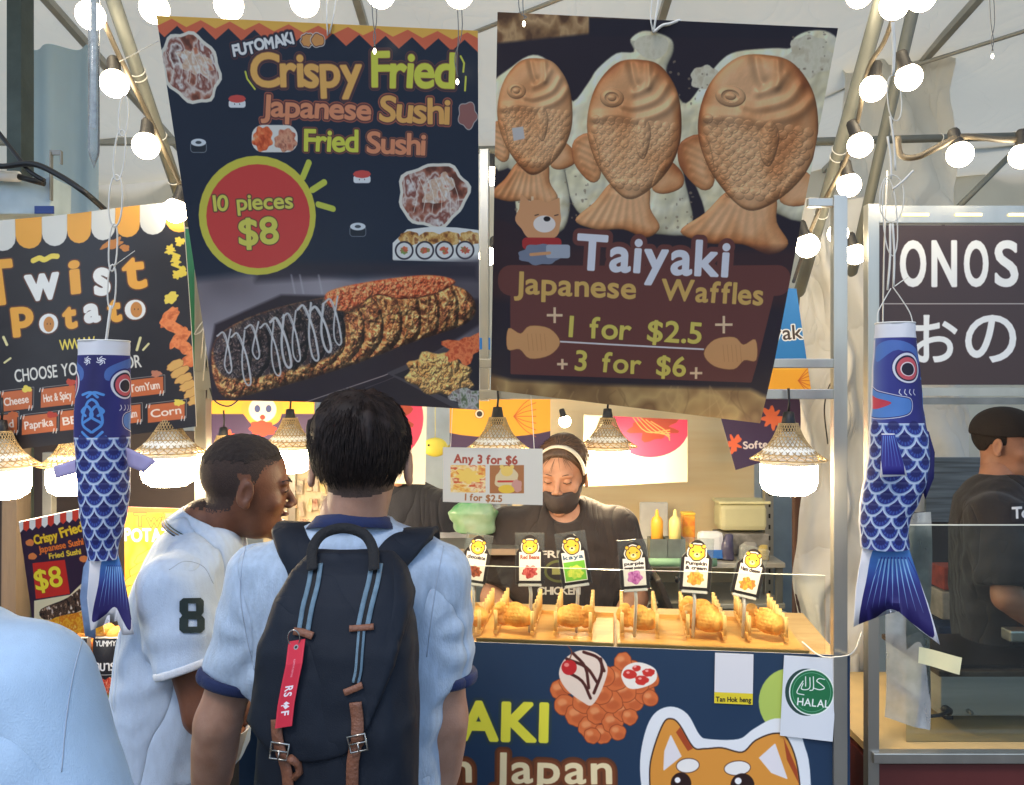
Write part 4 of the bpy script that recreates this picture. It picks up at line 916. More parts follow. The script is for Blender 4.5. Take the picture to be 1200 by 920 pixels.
# generic cartoon dog
dog = [(758, 960), (752, 900), (757, 862), (768, 838), (786, 830), (804, 838), (818, 862), (830, 868), (866, 868), (884, 856), (908, 844), (930, 850), (940, 872), (948, 920), (950, 1100), (770, 1100)]
c.poly(np.array(spline(dog, 5, True)), (232, 236, 240), r=3)
face = np.array(spline([(766, 960), (762, 908), (766, 880), (778, 848), (787, 843), (796, 850), (812, 876), (826, 878), (846, 877), (870, 882), (886, 868), (908, 860), (922, 866), (934, 900), (938, 960), (938, 1060), (860, 1090), (780, 1060)], 5, True))
c.poly(face, None, layers=[(2.2, (52, 34, 30)), (0, (222, 150, 62))])
c.poly(np.array([(797, 852), (812, 877), (806, 880), (792, 858)]), (168, 72, 36)); c.poly(np.array([(918, 864), (934, 902), (936, 918), (922, 890)]), (168, 72, 36))
c.poly(np.array([(786, 862), (798, 886), (778, 902), (779, 880)]), (232, 228, 232), r=1); c.poly(np.array([(908, 872), (922, 912), (904, 905), (890, 888)]), (232, 228, 232), r=1)
c.poly(ell(806, 897, 13, 8, -5), None, layers=[(1.2, (80, 50, 40)), (0, (242, 240, 236))]); c.poly(ell(864, 900, 15, 8, -5), None, layers=[(1.2, (80, 50, 40)), (0, (242, 240, 236))])
c.poly(ell(798, 918, 12, 13), (46, 26, 24)); c.poly(ell(870, 920, 14, 14), (46, 26, 24)); c.poly(ell(794, 914, 3.4, 3.4), (250, 250, 250)); c.poly(ell(865, 915, 4, 4), (250, 250, 250))
c.poly(ell(836, 985, 60, 45), (244, 238, 226)); c.poly(ell(836, 952, 12, 8), (46, 26, 24))
o = G.mesh('counter_banner', art_mat('banner_print_counter', c, .42, .1, wrinkle=.06), None, t=.002, curl=lambda a, b: .001); tag(o, 'navy counter banner with bubble waffle and cartoon dog', 'banner')

H_ = stall_sheet([(919, 768), (982, 772), (975, 868), (914, 862)], -.012, 3.)
c = H_.canvas((214, 220, 228)); c.poly(ell(945, 811, 25, 27.5), (38, 66, 62)); c.poly(ell(951, 811, 26.5, 27), (232, 240, 236)); c.poly(ell(951, 811, 25, 25.5), (26, 108, 66)); c.poly(ell(951, 811, 22.5, 23), None, layers=[(0, (120, 180, 150)), (-1.6, (26, 108, 66))])
fit(c, 'HALAL', 934, 971, 826, 829, 12.5, layers=[(.6, (236, 240, 238))], gap=.1)
for st in ([(966, 796), (960, 795), (957, 798), (961, 801), (966, 806), (960, 808), (953, 806)], [(953, 793), (953, 807), (949, 809)], [(949, 794), (949, 805), (945, 808), (939, 807), (941, 801)], [(944, 793), (944, 804)], [(941, 798), (936, 806), (934, 812), (942, 814)]): c.line(spline(st, 4), 3.4, (236, 240, 238))
o = H_.mesh('halal_card', art_mat('card_print_halal', c, .5), None, t=.0008, nx=8, ny=8, curl=lambda a, b: .006 * b * a); tag(o, 'white paper card with round green HALAL mark taped to the counter', 'card')
H_ = stall_sheet([(838, 765), (883, 767), (882, 826), (837, 824)], -.009, 3.)
c = H_.canvas((222, 222, 226)); c.poly(np.array([(836, 811), (884, 813), (884, 828), (836, 826)]), (226, 206, 50)); fit(c, 'Tan Hok heng', 839, 880, 822, 823, 8, layers=[(.7, (40, 36, 30))], gap=.1)
o = H_.mesh('payment_card', art_mat('card_print_payment', c, .4, .2), None, t=.001, nx=2, ny=2); tag(o, 'small white payment card with a yellow name strip under the tray', 'card')

# ---- price card hanging under the beam
K = Sheet([(519, 524), (636, 526), (636, 592), (519, 588)], (1.9, 1.9, 1.9), 2.6)
c = K.canvas((226, 216, 196))
fit(c, 'Any 3 for $6', 532, 606, 542, 544, 14, layers=[(1.3, (176, 76, 52))], gap=.1); fit(c, '1 for $2.5', 545, 588, 586, 588, 11, layers=[(.9, (176, 110, 60))], gap=.1)
c.poly(rect(528, 545, 569, 577), food([(226, 120, 50), (246, 190, 90), (250, 225, 170), (214, 90, 44)], 16, 3)); c.poly(blob(549, 558, 14, 8, .2, 3), (250, 206, 96)); c.poly(rect(574, 545, 614, 578), (178, 112, 62))
c.poly(blob(594, 562, 14, 14, .06, 4), (226, 200, 150)); c.poly(ell(594, 552, 7, 6), (240, 200, 100)); c.poly(ell(588, 547, 2.4, 2.4), (240, 200, 100)); c.poly(ell(600, 547, 2.4, 2.4), (240, 200, 100)); c.line([(584, 564), (602, 564)], 6, (206, 66, 48)); c.poly(ell(594, 573, 10, 5), (236, 190, 60)); c.poly(blob(606, 569, 6, 7, .1, 2), (210, 150, 130))
po = thing('price_card', 'cream price card reading Any 3 for $6 hanging under the beam', 'card', K.O)
K.mesh('printed_sheet', art_mat('card_print_price', c, .35, .2), po, t=.0015, nx=4, ny=4, curl=lambda a, b: .004 * math.sin(a * 3))
hang('string', [(528, 525, 1.9), (530, 480, 1.95), (532, 462, 2.06)], po, .0008); hang('string', [(626, 526, 1.9), (624, 490, 1.95), (622, 462, 2.03)], po, .0008)

# ---- pennants behind, and the white posters with a pink disc
def penn(corn, d, label, fn, nm='pennant', bgc=(62, 44, 80), cat='pennant', grp=None):
    S_ = Sheet(corn, (d, d, d), 1.8); c = S_.canvas(bgc); fn(c); o = S_.mesh(nm, art_mat(nm + '_print', c, .6, wrinkle=.1), None, t=.001, nx=6, ny=6, curl=lambda a, b: .006 * math.sin(a * 5)); return tag(o, label, cat, grp)
def fish_band(c, x0, x1, y, s=1.):
    c.poly(np.array(spline([(x0 - 10, y - 14), (x0 + (x1 - x0) * .4, y - 20 * s), (x1 + 10, y - 12), (x1 + 10, y + 14), (x0 + (x1 - x0) * .5, y + 22 * s), (x0 - 10, y + 16)], 5, True)), (232, 166, 52))
    cx = (x0 + x1) / 2
    for k in range(-3, 4): c.line(spline([(cx + 16, y), (cx + 28, y + k * 5), (cx + 42, y + k * 8)], 4), 1.4, (190, 90, 40))
    c.poly(ell(cx - 24, y - 3, 5, 5), None, layers=[(1, (150, 80, 40)), (0, (240, 226, 200)), (-3, (40, 40, 46))])
penn([(527, 468), (645, 468), (645, 566), (527, 566)], 2.75, 'purple pennant with golden fish behind the price card', lambda c: (c.poly(rect(500, 450, 660, 484), (232, 166, 52)), fish_band(c, 528, 644, 488, 1.1)))
def p2(c):
    c.poly(rect(240, 455, 400, 484), (232, 166, 52), r=2); c.poly(blob(308, 480, 24, 20, .03, 2), (236, 158, 60)); c.poly(ell(308, 480, 16, 15), (246, 222, 200)); c.poly(ell(302, 479, 3.4, 4.4), (60, 70, 120)); c.poly(ell(315, 479, 3.4, 4.4), (60, 70, 120)); c.poly(ell(308, 489, 3, 3), (206, 60, 50)); c.poly(blob(308, 502, 15, 9, .1, 3), (206, 62, 44))
    c.poly(blob(267, 514, 9, 8, .3, 5), (232, 90, 60))
penn([(246, 466), (368, 470), (366, 545), (250, 545)], 2.9, 'dark purple pennant above the polo man with round orange figure', p2)
def p3(c):
    c.poly(rect(880, 330, 970, 440), (40, 120, 190)); fit(c, 'Taiyaki', 872, 946, 402, 396, 24, layers=[(3, (236, 236, 236)), (.4, (60, 50, 50))]); c.poly(np.array([(850, 432), (970, 426), (970, 462), (850, 462)]), (236, 176, 60)); fish_band(c, 880, 960, 446, .6)
penn([(852, 334), (934, 338), (952, 462), (850, 462)], 2.75, 'blue and orange pennant beyond the right edge of the fish waffle poster', p3)
def p4(c):
    c.poly(blob(860, 520, 8, 9, .3, 4), (236, 110, 70)); fit(c, 'Softee', 871, 905, 526, 524, 12, layers=[(.8, (230, 220, 215))]); c.poly(blob(905, 490, 12, 12, .3, 3), (226, 110, 70)); c.poly(blob(960, 480, 8, 9, .3, 3), (236, 176, 130))
penn([(838, 466), (976, 462), (974, 516), (862, 551)], 2.85, 'dark purple corner pennant behind the bright right lamp', p4)
def p5(cx, cy, rx, ry):
    def f(c):
        c.poly(ell(cx, cy, rx, ry), (204, 62, 96)); c.poly(blob(cx + rx * .1, cy, rx * .6, ry * .4, .2, 4), (150, 60, 44))
        for k in range(5): c.line(spline([(cx - rx * .5 + k * 6, cy - 14 + k * 2), (cx - rx * .1 + k * 6, cy + 6), (cx + rx * .5, cy + 4 + k * 3)], 4), 2.4, (226, 150, 90))
    return f
penn([(455, 466), (500, 468), (498, 568), (455, 566)], 2.7, 'cream poster with pink disc right of the backpack man', p5(452, 490, 44, 50), 'food_poster', (232, 222, 200), 'poster', 'cream posters with a pink disc')
penn([(684, 486), (806, 492), (806, 565), (684, 570)], 3.1, 'cream poster with large pink disc behind the glowing middle lamp', p5(762, 500, 46, 36), 'food_poster', (236, 226, 196), 'poster', 'cream posters with a pink disc')

# ================================================================ tray of fish waffles
M_bam = mat('bamboo', (232, 186, 108), .5, 0, .12, 6, .05, 50, rgb2=(214, 164, 88), stretch=(1, 7, 7))
M_peg = mat('pegs', (236, 196, 124), .5)
def TPt(px, py):  # point on the counter height under this place of the photo
    d = (CAM[2] - (CT + .012)) * F / (py - 460); return P(px, py, d)
tr = []
for k, (x0, x1, lab) in enumerate(((556, 720, 'left bamboo serving tray on the counter behind the backpack man'), (722, 951, 'right bamboo serving tray with the last three waffles'))):
    f0, f1 = SP(x0, z=CT), SP(x1, z=CT); f0 = f0 - SN * .012; f1 = f1 - SN * .012; b0, b1 = f0 - SN * .29, f1 - SN * .29
    if k == 0: pass
    t = thing('serving_tray', lab, 'tray', (f0 + f1) / 2, 'bamboo serving trays'); tr.append(t)
    cc_ = (f0 + f1 + b0 + b1) / 4; L_ = np.linalg.norm(f1 - f0)
    MB().box(cc_ + (0, 0, .004), (L_ - .004, .29, .008), RM, bev=.002).build('board', M_bam, t)
    for off, nm in ((.004, 'rim'), (.286, 'rim')): q_ = (f0 + f1) / 2 - SN * off; MB().box(q_ + (0, 0, .011), (L_ - .004, .008, .016), RM, bev=.001).build(nm, M_bam, t)
pairs = [(536, 562), (581, 624), (651, 692), (729, 770), (806, 849), (878, 921)]
def waffle_fish():
    def f(p):
        x, y, z = p.T
        q = np.stack([x / 1.0, y, z], 1); body = s_ell(q, (.008, 0, 0), (.036, .019, .025))
        head = s_ell(q, (.026, 0, -.001), (.020, .017, .020)); body = smin(body, head, .01)
        tail = s_ell(q, (-.043, 0, .015), (.021, .008, .014), Matrix.Rotation(R(-38), 3, 'Y')); t2 = s_ell(q, (-.040, 0, -.009), (.016, .007, .009), Matrix.Rotation(R(30), 3, 'Y'))
        d = smin(smin(body, tail, .012), t2, .012); rim = np.abs(y) - .0015
        fin = s_ell(q, (.0, 0, .024), (.02, .004, .007)); d = smin(d, fin, .006)
        r2 = np.where((x < .022) & (x > -.028), 1, 0); u = (x * 110 + .5 * (np.floor(z * 130) % 2)); v = z * 130
        sc_ = (np.abs((u % 1) - .5) - .2) + (np.abs((v % 1) - .5) - .25); d = d - r2 * .0005 * np.clip(-sc_ * 3, -1, 1)
        d = d + .0012 * np.exp(-((x - .024) / .0018) ** 2); d = d + .0015 * np.exp(-(((x - .034) ** 2 + (z - .006) ** 2) / .0026 ** 2))
        d = d + np.where(x < -.034, .0004 * np.sin(z * 600), 0)
        return d + .0015 * noise3(p, 50, 3)
    return f
VW, QW = nets(waffle_fish(), (-.066, -.03, -.034), (.056, .03, .042), .0016)
M_waf = mat('waffle_crust', (244, 190, 98), .5, 0, .2, 38, .25, 160, rgb2=(206, 128, 48), spec=.3)
meW = bpy.data.meshes.new('fish_waffle'); meW.from_pydata([tuple(map(float, v)) for v in VW], [], [tuple(map(int, f)) for f in QW]); meW.materials.append(M_waf); meW.polygons.foreach_set('use_smooth', [True] * len(meW.polygons))
wl = ['fish waffle half hidden beside the backpack man, under the chocolate tag', 'fish waffle between the pegs under the Red Beans tag', 'fish waffle between the pegs under the kaya tag', 'fish waffle with the purple sweet potato tag behind it', 'fish waffle second from the right end of the tray, under the pumpkin tag', 'fish waffle at the right end of the tray']
rk0 = None
for i, (xa, xb) in enumerate(pairs):
    pf = (TPt(xa, 744 + (xa - 580) * .025), TPt(xb, 744 + (xb - 580) * .025))
    mid = (pf[0] + pf[1]) / 2; half = np.linalg.norm(pf[1] - pf[0]) / 2
    rk = thing('waffle_rack', ['peg rack hidden mostly by the backpack man', 'peg rack under the Red Beans tag, first full rack', 'peg rack under the kaya tag', 'peg rack right of the tray seam', 'peg rack in front of the pumpkin tag', 'last peg rack at the right end'][i], 'rack', mid, 'rows of pegs holding fish waffles')
    for s in (-1, 1):
        base = mid + SD * s * half; fr = MB().box(base - SN * .115 + (0, 0, .009), (.010, .25, .010), RM, bev=.001).build('rail', M_bam, rk)
        for j in range(7):
            q = base - SN * (-.004 + .04 * j); MB().tube([q + (0, 0, .012), q + (0, 0, .066)], .0048, 8).build('peg', M_peg, rk, True)
    mm = MB().box(mid - SN * .1 + (0, 0, .010), (half * 2 - .012, .01, .008), RM).box(mid - SN * .2 + (0, 0, .010), (half * 2 - .012, .01, .008), RM).build('crosspiece', M_bam, rk)
    for j in ((0,) if i != 4 else (0, 1)):
        w_ = bpy.data.objects.new('fish_waffle', meW); sc.collection.objects.link(w_); w_.location = [float(v) for v in mid - SN * (.03 + .075 * j) + (0, 0, .043)]
        w_.rotation_euler = (R(rr.uniform(-8, 8)), R(rr.uniform(-6, 10)), R(-22 + rr.uniform(-14, 14))); w_.scale = (1.0, 1.25, 1.2) if i != 2 else (-.98, 1.25, 1.15)
        tag(w_, wl[i] if j == 0 else 'fish waffle standing behind another in the pumpkin rack', 'waffle', 'golden fish waffles')
# flavour tags
tags = [(558, 655, 30, 56, 9, 'chocolate', 'chocolate', [(110, 52, 36), (180, 96, 60)]), (621, 655, 32, 58, 0, 'Red Beans', 'Red Beans', [(170, 50, 50), (225, 120, 110)]), (672, 655, 34, 60, -8, 'kaya', 'kaya', [(170, 205, 70), (226, 226, 90)]),
        (743, 662, 33, 56, -4, 'purple sweet potato', 'purple|sweet potato', [(170, 80, 150), (226, 150, 200)]), (816, 662, 36, 60, 4, 'pumpkin', 'Pumpkin|& cream', [(226, 140, 50), (246, 200, 90)]), (879, 670, 33, 56, 13, 'cheese', 'Ham cheese', [(236, 190, 70), (226, 120, 60)])]
M_acr = clear_mat('acrylic', (238, 242, 240), cloudy=.05); M_stick = mat('frosted_stick', (225, 225, 215), .3)
for i, (x, y, w_, h_, an, nm, st, cols) in enumerate(tags):
    d = 2.12 if i < 3 else 2.08
    Wc, Hc = 190, int(190 * h_ / w_); c = Canvas(Wc, Hc, (40, 34, 32)); u = Wc / 38; sh = (i > 2)
    hy = Hc * .26
    c.poly(rect(0, Hc * .36, Wc, Hc), (40, 34, 32)); c.poly(rect(4 * u, Hc * .36, Wc - 4 * u, Hc - 4 * u), (238, 232, 216))
    c.poly(blob(Wc / 2, hy, 11 * u, 10.5 * u, .03, i), None, layers=[(1.5 * u, (232, 226, 210)), (0, (40, 34, 32)), (-1.3 * u, (240, 186, 60))])
    for ex in (-8, 8): c.poly(ell(Wc / 2 + ex * u, hy - 8 * u, 3.4 * u, 3.4 * u), (40, 34, 32)); c.poly(ell(Wc / 2 + ex * u, hy - 8 * u, 2.2 * u, 2.2 * u), (240, 186, 60))
    c.poly(ell(Wc / 2, hy + 3 * u, 4 * u, 3 * u), (248, 224, 160)); c.poly(ell(Wc / 2, hy + 2 * u, 1.6 * u, 1.2 * u), (40, 30, 30))
    for ex in (-5, 5): c.poly(ell(Wc / 2 + ex * u, hy - 1 * u, 1.1 * u, 1.1 * u), (40, 30, 30))
    ls = st.split('|')
    for k, s_ in enumerate(ls): fit(c, s_, 6 * u, Wc - 6 * u, Hc * (.5 + .09 * k), Hc * (.5 + .09 * k), (7.5 if len(ls) == 1 else 5.6) * u, layers=[(1.6, (60, 90, 110) if i == 2 else (150, 70, 50) if i == 1 else (50, 40, 38))])
    if i == 2: c.poly(rect(5 * u, Hc * .55, Wc - 5 * u, Hc - 5 * u), (120, 190, 60))
    c.poly(blob(Wc / 2, Hc * .76, 10.5 * u, 8.5 * u, .12, i + 3), lambda uu, vv, dd, cc_=cols: ramp((vnoise(uu, vv, 12, 3, 2) - .2) * 1.8, [cc_[0], cc_[1], cc_[0]]))
    cen = P(x, y, d); sx_ = w_ / F * d / 2; sz_ = h_ / F * d / 2; tg = thing('flavour_tag', 'upright %s flavour tag with yellow animal head on a clear stick' % nm, 'tag', (cen[0], cen[1], CT), 'flavour tags behind the waffle racks')
    Rm = Matrix.Rotation(R(an), 3, 'Y'); ol = [(-1, -1), (1, -1), (1, .25), (.62, .55)] + [(.66 * math.cos(t), .46 + .52 * math.sin(t)) for t in np.linspace(.35, math.pi - .35, 9)] + [(-.62, .55), (-1, .25)]
    vs = [np.array(Rm @ Vector((a * sx_, 0, b * sz_))) + cen for a, b in ol]; n_ = len(vs); me = bpy.data.meshes.new('card'); vb = [v + (0, .002, 0) for v in vs]
    me.from_pydata([tuple(map(float, v)) for v in vs + vb], [], [tuple(range(n_)), tuple(range(2 * n_ - 1, n_ - 1, -1))] + [(k, (k + 1) % n_, n_ + (k + 1) % n_, n_ + k)[::-1] for k in range(n_)])
    ul = me.uv_layers.new(name='UVMap')
    for lp in me.loops: a, b = ol[lp.vertex_index % n_]; ul.data[lp.index].uv = (a / 2 + .5, b / 2 + .5)
    link('card', me, art_mat('tag_print_' + nm.split()[0], c, .4, .3), tg)
    MB().box(cen + (0, .004, 0), (sx_ * 2.15, .002, sz_ * 2.1), np.array(Rm), bev=.0005).build('acrylic_plate', M_acr, tg)
    bot = np.array(Rm @ Vector((0, 0, -sz_))) + cen
    MB().box(bot + (0, .006, -.002), (sx_ * 1.7, .012, .012), np.array(Rm), bev=.002).build('clip', M_stick, tg)
    MB().tube([bot + (0, .006, -.004), (bot[0] + .003, bot[1] + .012, bot[2] - .03), (bot[0], bot[1] + .02, CT + .012)], .0045, 8).build('stick', M_stick, tg, True)
# acrylic guard
a0, a1 = SP(548, z=CT + .0), SP(968, z=CT + .0); hgt_ = SP(760, 670)[2] - CT
sg = thing('sneeze_guard', 'low clear acrylic guard along the front of the waffle trays', 'guard', (a0 + a1) / 2)
q = (a0 + a1) / 2 + SN * .003 - SN * .012
MB().box(q + (0, 0, hgt_ / 2), (np.linalg.norm(a1 - a0), .003, hgt_), RM).build('acrylic_sheet', clear_mat('guard_acrylic', (246, 248, 246)), sg)
MB().box(q + (0, 0, hgt_ + .0012), (np.linalg.norm(a1 - a0), .003, .0011), RM).build('polished_edge', mat('acrylic_edge', (222, 226, 210), .3), sg)
# ================================================================ left stall: standing poster, yellow poster, snack packets
Q = Sheet([(22, 612), (97, 596), (122, 742), (40, 742)], (1.98, 1.98, 2.12), 3.)
c = Q.canvas((52, 34, 58))
for i in range(12): x = 20 + i * 7.2; y = 612 - (x - 22) * .2; c.poly(np.array([(x, y - 4), (x + 7.2, y - 5.5), (x + 7.2, y + 8), (x + 3.6, y + 12), (x, y + 9)]), (214, 66, 50) if i % 2 else (236, 232, 226))
fit(c, 'Crispy', 41, 68, 638, 632, 15, layers=[(3, (96, 40, 30)), (1.6, (240, 200, 50))]); fit(c, 'Fried', 72, 98, 630, 622, 16, layers=[(3, (96, 40, 30)), (1.6, (240, 200, 50))])
fit(c, 'Japanese Sushi', 46, 98, 648, 638, 11, layers=[(2, (60, 30, 40)), (1, (236, 120, 50))]); fit(c, 'Fried Sushi', 58, 95, 655, 649, 9, layers=[(1, (236, 200, 60))])
for x, y in ((35, 636), (38, 652), (98, 655), (60, 668), (103, 668)): c.poly(blob(x, y, 5, 4, .1, x), (226, 130, 70))
c.poly(np.array([(38, 660), (76, 656), (82, 696), (42, 702)]), (206, 46, 40)); fit(c, '$8', 43, 74, 692, 686, 34, layers=[(3, (120, 30, 20)), (2, (250, 226, 60))])
c.poly(np.array([(40, 704), (82, 697), (112, 668), (140, 690), (140, 750), (40, 750)]), (236, 220, 180)); c.poly(np.array(spline([(48, 714), (80, 700), (112, 676), (126, 690), (110, 706), (80, 722), (52, 726)], 4, True)), food(SEAWEED + [(230, 220, 210)], 30, 3)); c.poly(np.array(spline([(52, 742), (60, 726), (90, 718), (126, 712), (140, 750)], 4, True)), food([(236, 150, 30), (250, 190, 60), (226, 120, 20), (255, 220, 110)], 20, 6))
po = thing('standing_poster', 'small crispy fried sushi poster with red $8 square behind the left windsock', 'poster', P(80, 742, 2.12)); Q.mesh('printed_sheet', art_mat('small_poster_print', c, .3, .3), po, t=.004, nx=4, ny=4)
MB().bar(P(70, 640, 2.03), (P(80, 0, 2.3)[0], 2.3, zt), .02, .006).build('rear_prop', M_timber, po)
Q = Sheet([(146, 594), (232, 596), (232, 760), (146, 760)], (2.2, 2.2, 2.2), 2.6)
c = Q.canvas((240, 176, 60)); c.poly(rect(140, 590, 240, 760), lambda u, v, d: ramp(vnoise(u, v, 5, 3, 2), [(246, 200, 90), (236, 150, 40), (250, 214, 120)])); c.poly(rect(140, 590, 240, 601), (236, 96, 50))
fit(c, 'Twist', 158, 212, 617, 616, 22, layers=[(3.4, (120, 40, 30)), (2, (240, 120, 50))], bounce=.04); fit(c, 'POTATO', 146, 214, 634, 633, 21, layers=[(3.4, (120, 40, 30)), (2, (246, 236, 220))], bounce=.05, wob=.1)
for k in range(7): c.poly(blob(182 - k * 5, 650 + k * 13, 26, 8, .08, k, a=-20), None, layers=[(2, (206, 110, 30)), (0, (250, 200, 80))])
po = thing('standing_poster', 'yellow orange twist potato poster between the left windsock and the polo man', 'poster', P(190, 760, 2.2)); Q.mesh('printed_sheet', art_mat('yellow_poster_print', c, .3, .3), po, t=.004, nx=4, ny=4, curl=lambda a, b: .01 * a)
for x, w_, bgc, txt, lab in ((62, 24, (190, 40, 50), 'YUMMY', 'dark red snack packet half hidden by the close shoulder'), (90, 24, (196, 52, 56), 'YUMMY', 'red snack packet with black YUMMY header, left one in view'), (124, 30, (36, 34, 38), 'YUMMY', 'black snack packet with YUMMY header and red food picture')):
    Q = Sheet([(x - w_ / 2, 748), (x + w_ / 2, 748), (x + w_ / 2 - 1, 812), (x - w_ / 2 - 1, 812)], (2.13, 2.13, 2.13), 3.4); c = Q.canvas(bgc)
    c.poly(rect(x - 30, 746, x + 30, 761), (38, 36, 40)); fit(c, txt, x - w_ * .4, x + w_ * .4, 757, 757, 9, layers=[(.6, (230, 228, 224))])
    fit(c, 'คบาร', x - w_ * .4, x + w_ * .4, 785, 785, 16, layers=[(1, (236, 232, 228))]); c.line([(x - w_ * .35, 790), (x + w_ * .35, 790)], 2, (220, 220, 216)); c.poly(blob(x, 803, w_ * .36, 9, .2, x), food([(176, 40, 36), (226, 90, 60), (240, 190, 150)], 30, x))
    o = Q.mesh('snack_packet', art_mat('packet_print_%s' % ('red', 'scarlet', 'black')[0 if x == 62 else 1 if x == 90 else 2], c, .25, .5), None, t=.022, nx=8, ny=8, curl=lambda a, b: .008 * math.sin(a * 3.14) * math.sin(b * 3.14)); tag(o, lab, 'packet', 'snack packets on the table')
for k, (x, y) in enumerate(((104, 741), (122, 738), (136, 742))):
    q = P(x, y, 2.17); m = MB(); m.ball(q, (.026, .03, .018), 20, 12); o = m.build('fried_bun', M_waf, None, True); tag(o, ['leftmost golden fried bun above the snack packets', 'middle golden fried bun above the snack packets', 'golden fried bun beside the polo man'][k], 'bun', 'golden buns above the packets')
q = P(112, 750, 2.18); o = MB().box((q[0] - .03, 2.20, (q[2] + zt) / 2 - .004), (.26, .10, q[2] - zt - .012), bev=.004).build('packet_tray', mat('orange_carton', (206, 120, 40), .6)); tag(o, 'orange carton behind the snack packets carrying the buns', 'carton')

# ================================================================ back shelf of the waffle stall
zs = P(0, 656, 3.25)[2]; sx0, sx1 = P(610, 0, 3.3)[0], P(905, 0, 3.3)[0]
rk_ = thing('back_shelf', 'steel back shelf with green tray and tubs behind the vendor', 'shelf', ((sx0 + sx1) / 2, 3.3, 0))
for z in (zs, zs - .16, zs - .55): MB().box(((sx0 + sx1) / 2, 3.32, z), (sx1 - sx0, .36, .02), bev=.003).build('shelf_board', mat('shelf_steel', (196, 192, 180), .4, .5), rk_)
for x in (sx0 + .02, sx1 - .02):
    for y in (3.16, 3.48): MB().bar((x, y, 0), (x, y, zs), .025).build('leg', M_steel_dull, rk_)
def on_shelf(px, w, h, dep, nm, label, m, y=3.24, bev=.006, cat=None, lid=None):
    x = P(px, 0, y)[0]; t = thing(nm, label, cat or nm.split('_')[-1], (x, y, zs + .0105)); MB().box((x, y, zs + .0105 + h / 2), (w, dep, h), bev=bev).build('body', m, t)
    if lid is not None: MB().box((x, y, zs + .0105 + h + .006), (w * 1.06, dep * 1.06, .012), bev=.004).build('lid', lid, t)
    return t
M_gal = mat('galvanised', (150, 160, 156), .35, .7, .2, 12)
for px, cc, lb in ((770, (240, 170, 60), 'orange'), (791, (240, 220, 140), 'cream')):
    x = P(px, 0, 3.2)[0]; t = thing('squeeze_bottle', lb + ' topped squeeze bottle standing in a small steel pot', 'bottle', (x, 3.2, zs + .02)); z0 = zs + .09
    MB().lathe([(0, z0 - .06), (.024, z0 - .058), (.024, z0 + .075), (.018, z0 + .088), (.009, z0 + .095), (.005, z0 + .12), (0, z0 + .122)], (x, 3.2, 0), 18).build('bottle_body', mat('bottle_' + lb, cc, .35), t, True)
    t2 = thing('steel_pot', 'small square steel pot holding the %s squeeze bottle' % lb, 'pot', (x, 3.2, zs + .0105)); m = MB()
    for dx, dy, sx_, sy_ in ((-.033, 0, .003, .07), (.033, 0, .003, .07), (0, -.033, .063, .003), (0, .033, .063, .003), ): m.box((x + dx, 3.2 + dy, zs + .055), (sx_, sy_, .088))
    m.box((x, 3.2, zs + .013), (.063, .063, .003)); m.build('pot_wall', M_gal, t2)
on_shelf(766, .12, .20, .02, 'cutting_board', 'white cutting board leaning upright behind the squeeze bottles', M_white, 3.42, cat='cutting board')
t = on_shelf(806, .05, .17, .05, 'sauce_carton', 'red and yellow sauce carton right of the steel pots', mat('carton_red', (206, 60, 40), .4, 0, .5, 25, rgb2=(240, 190, 60)), 3.26, lid=mat('lid_yellow', (240, 196, 70), .4))
t = on_shelf(832, .10, .11, .06, 'flour_bag', 'white and blue flour bag on the back shelf', mat('flour_white', (226, 228, 232), .7, 0, .1, 9), 3.22, .02); MB().box((P(832, 0, 3.22)[0], 3.186, zs + .035), (.085, .006, .035), bev=.002).build('blue_band', mat('band_blue', (50, 110, 190), .6), t)
t = on_shelf(868, .20, .11, .12, 'plastic_tub', 'pale yellow plastic tub stacked at the right end of the shelf', mat('tub_yellow', (242, 236, 190), .4, 0, .05, trans=.3), 3.34, .02, lid=mat('tub_lid', (240, 232, 180), .4)); 
for ch in [t]: ch.location.z += .10
t = on_shelf(868, .21, .09, .12, 'storage_box', 'grey storage box under the pale yellow tub', mat('box_grey', (150, 146, 140), .6, 0, .4, 20), 3.34, .008)
rr2 = random.Random(12)
for k, (px, w_, h_, cc, lb) in enumerate(((852, .05, .10, (70, 66, 96), 'dark blue packet with orange corner beside the flour bag'), (876, .08, .07, (160, 156, 150), 'crumpled clear bag of utensils below the yellow tub'), (893, .05, .06, (210, 180, 90), 'small yellow packet at the right end of the shelf'), (706, .20, .13, (206, 176, 130), 'paper bag pile left of the cutting board'), (728, .08, .05, (190, 166, 130), 'low brown paper pile beside the vendor'), (741, .04, .09, (230, 216, 190), 'cream carton close to the cutting board'))):
    x = P(px, 0, 3.2)[0]; o = sculpt('food_packet', [(lambda p, x=x, w_=w_, h_=h_: s_loft(p, [(zs + .012, x, 3.2, w_ * .5, .03), (zs + .012 + h_ * .7, x, 3.2, w_ * .46, .025), (zs + .012 + h_, x + .01, 3.2, w_ * .3, .008)], 3.) + .006 * noise3(p, 30, k), (x - .13, 3.12, zs), (x + .13, 3.28, zs + h_ + .04), .005)], mat('packet_wrap', cc, .4, 0, .3, 30, rgb2=[min(255, q * .6 + 40) for q in cc], coat=.3)); tag(o, lb, 'packet', 'packets on the back shelf')
x = P(790, 0, 3.14)[0]; o = MB().tube([(x - .16, 3.12, zs - .005 + .022), (x + .16, 3.12, zs + .017)], .016, 14).build('rolled_mat', mat('green_mat', (120, 160, 130), .6), None, True); tag(o, 'rolled pale green mat lying along the front of the back shelf', 'mat')
x = P(830, 0, 3.0)[0]; zb = P(0, 742, 2.95)[2]
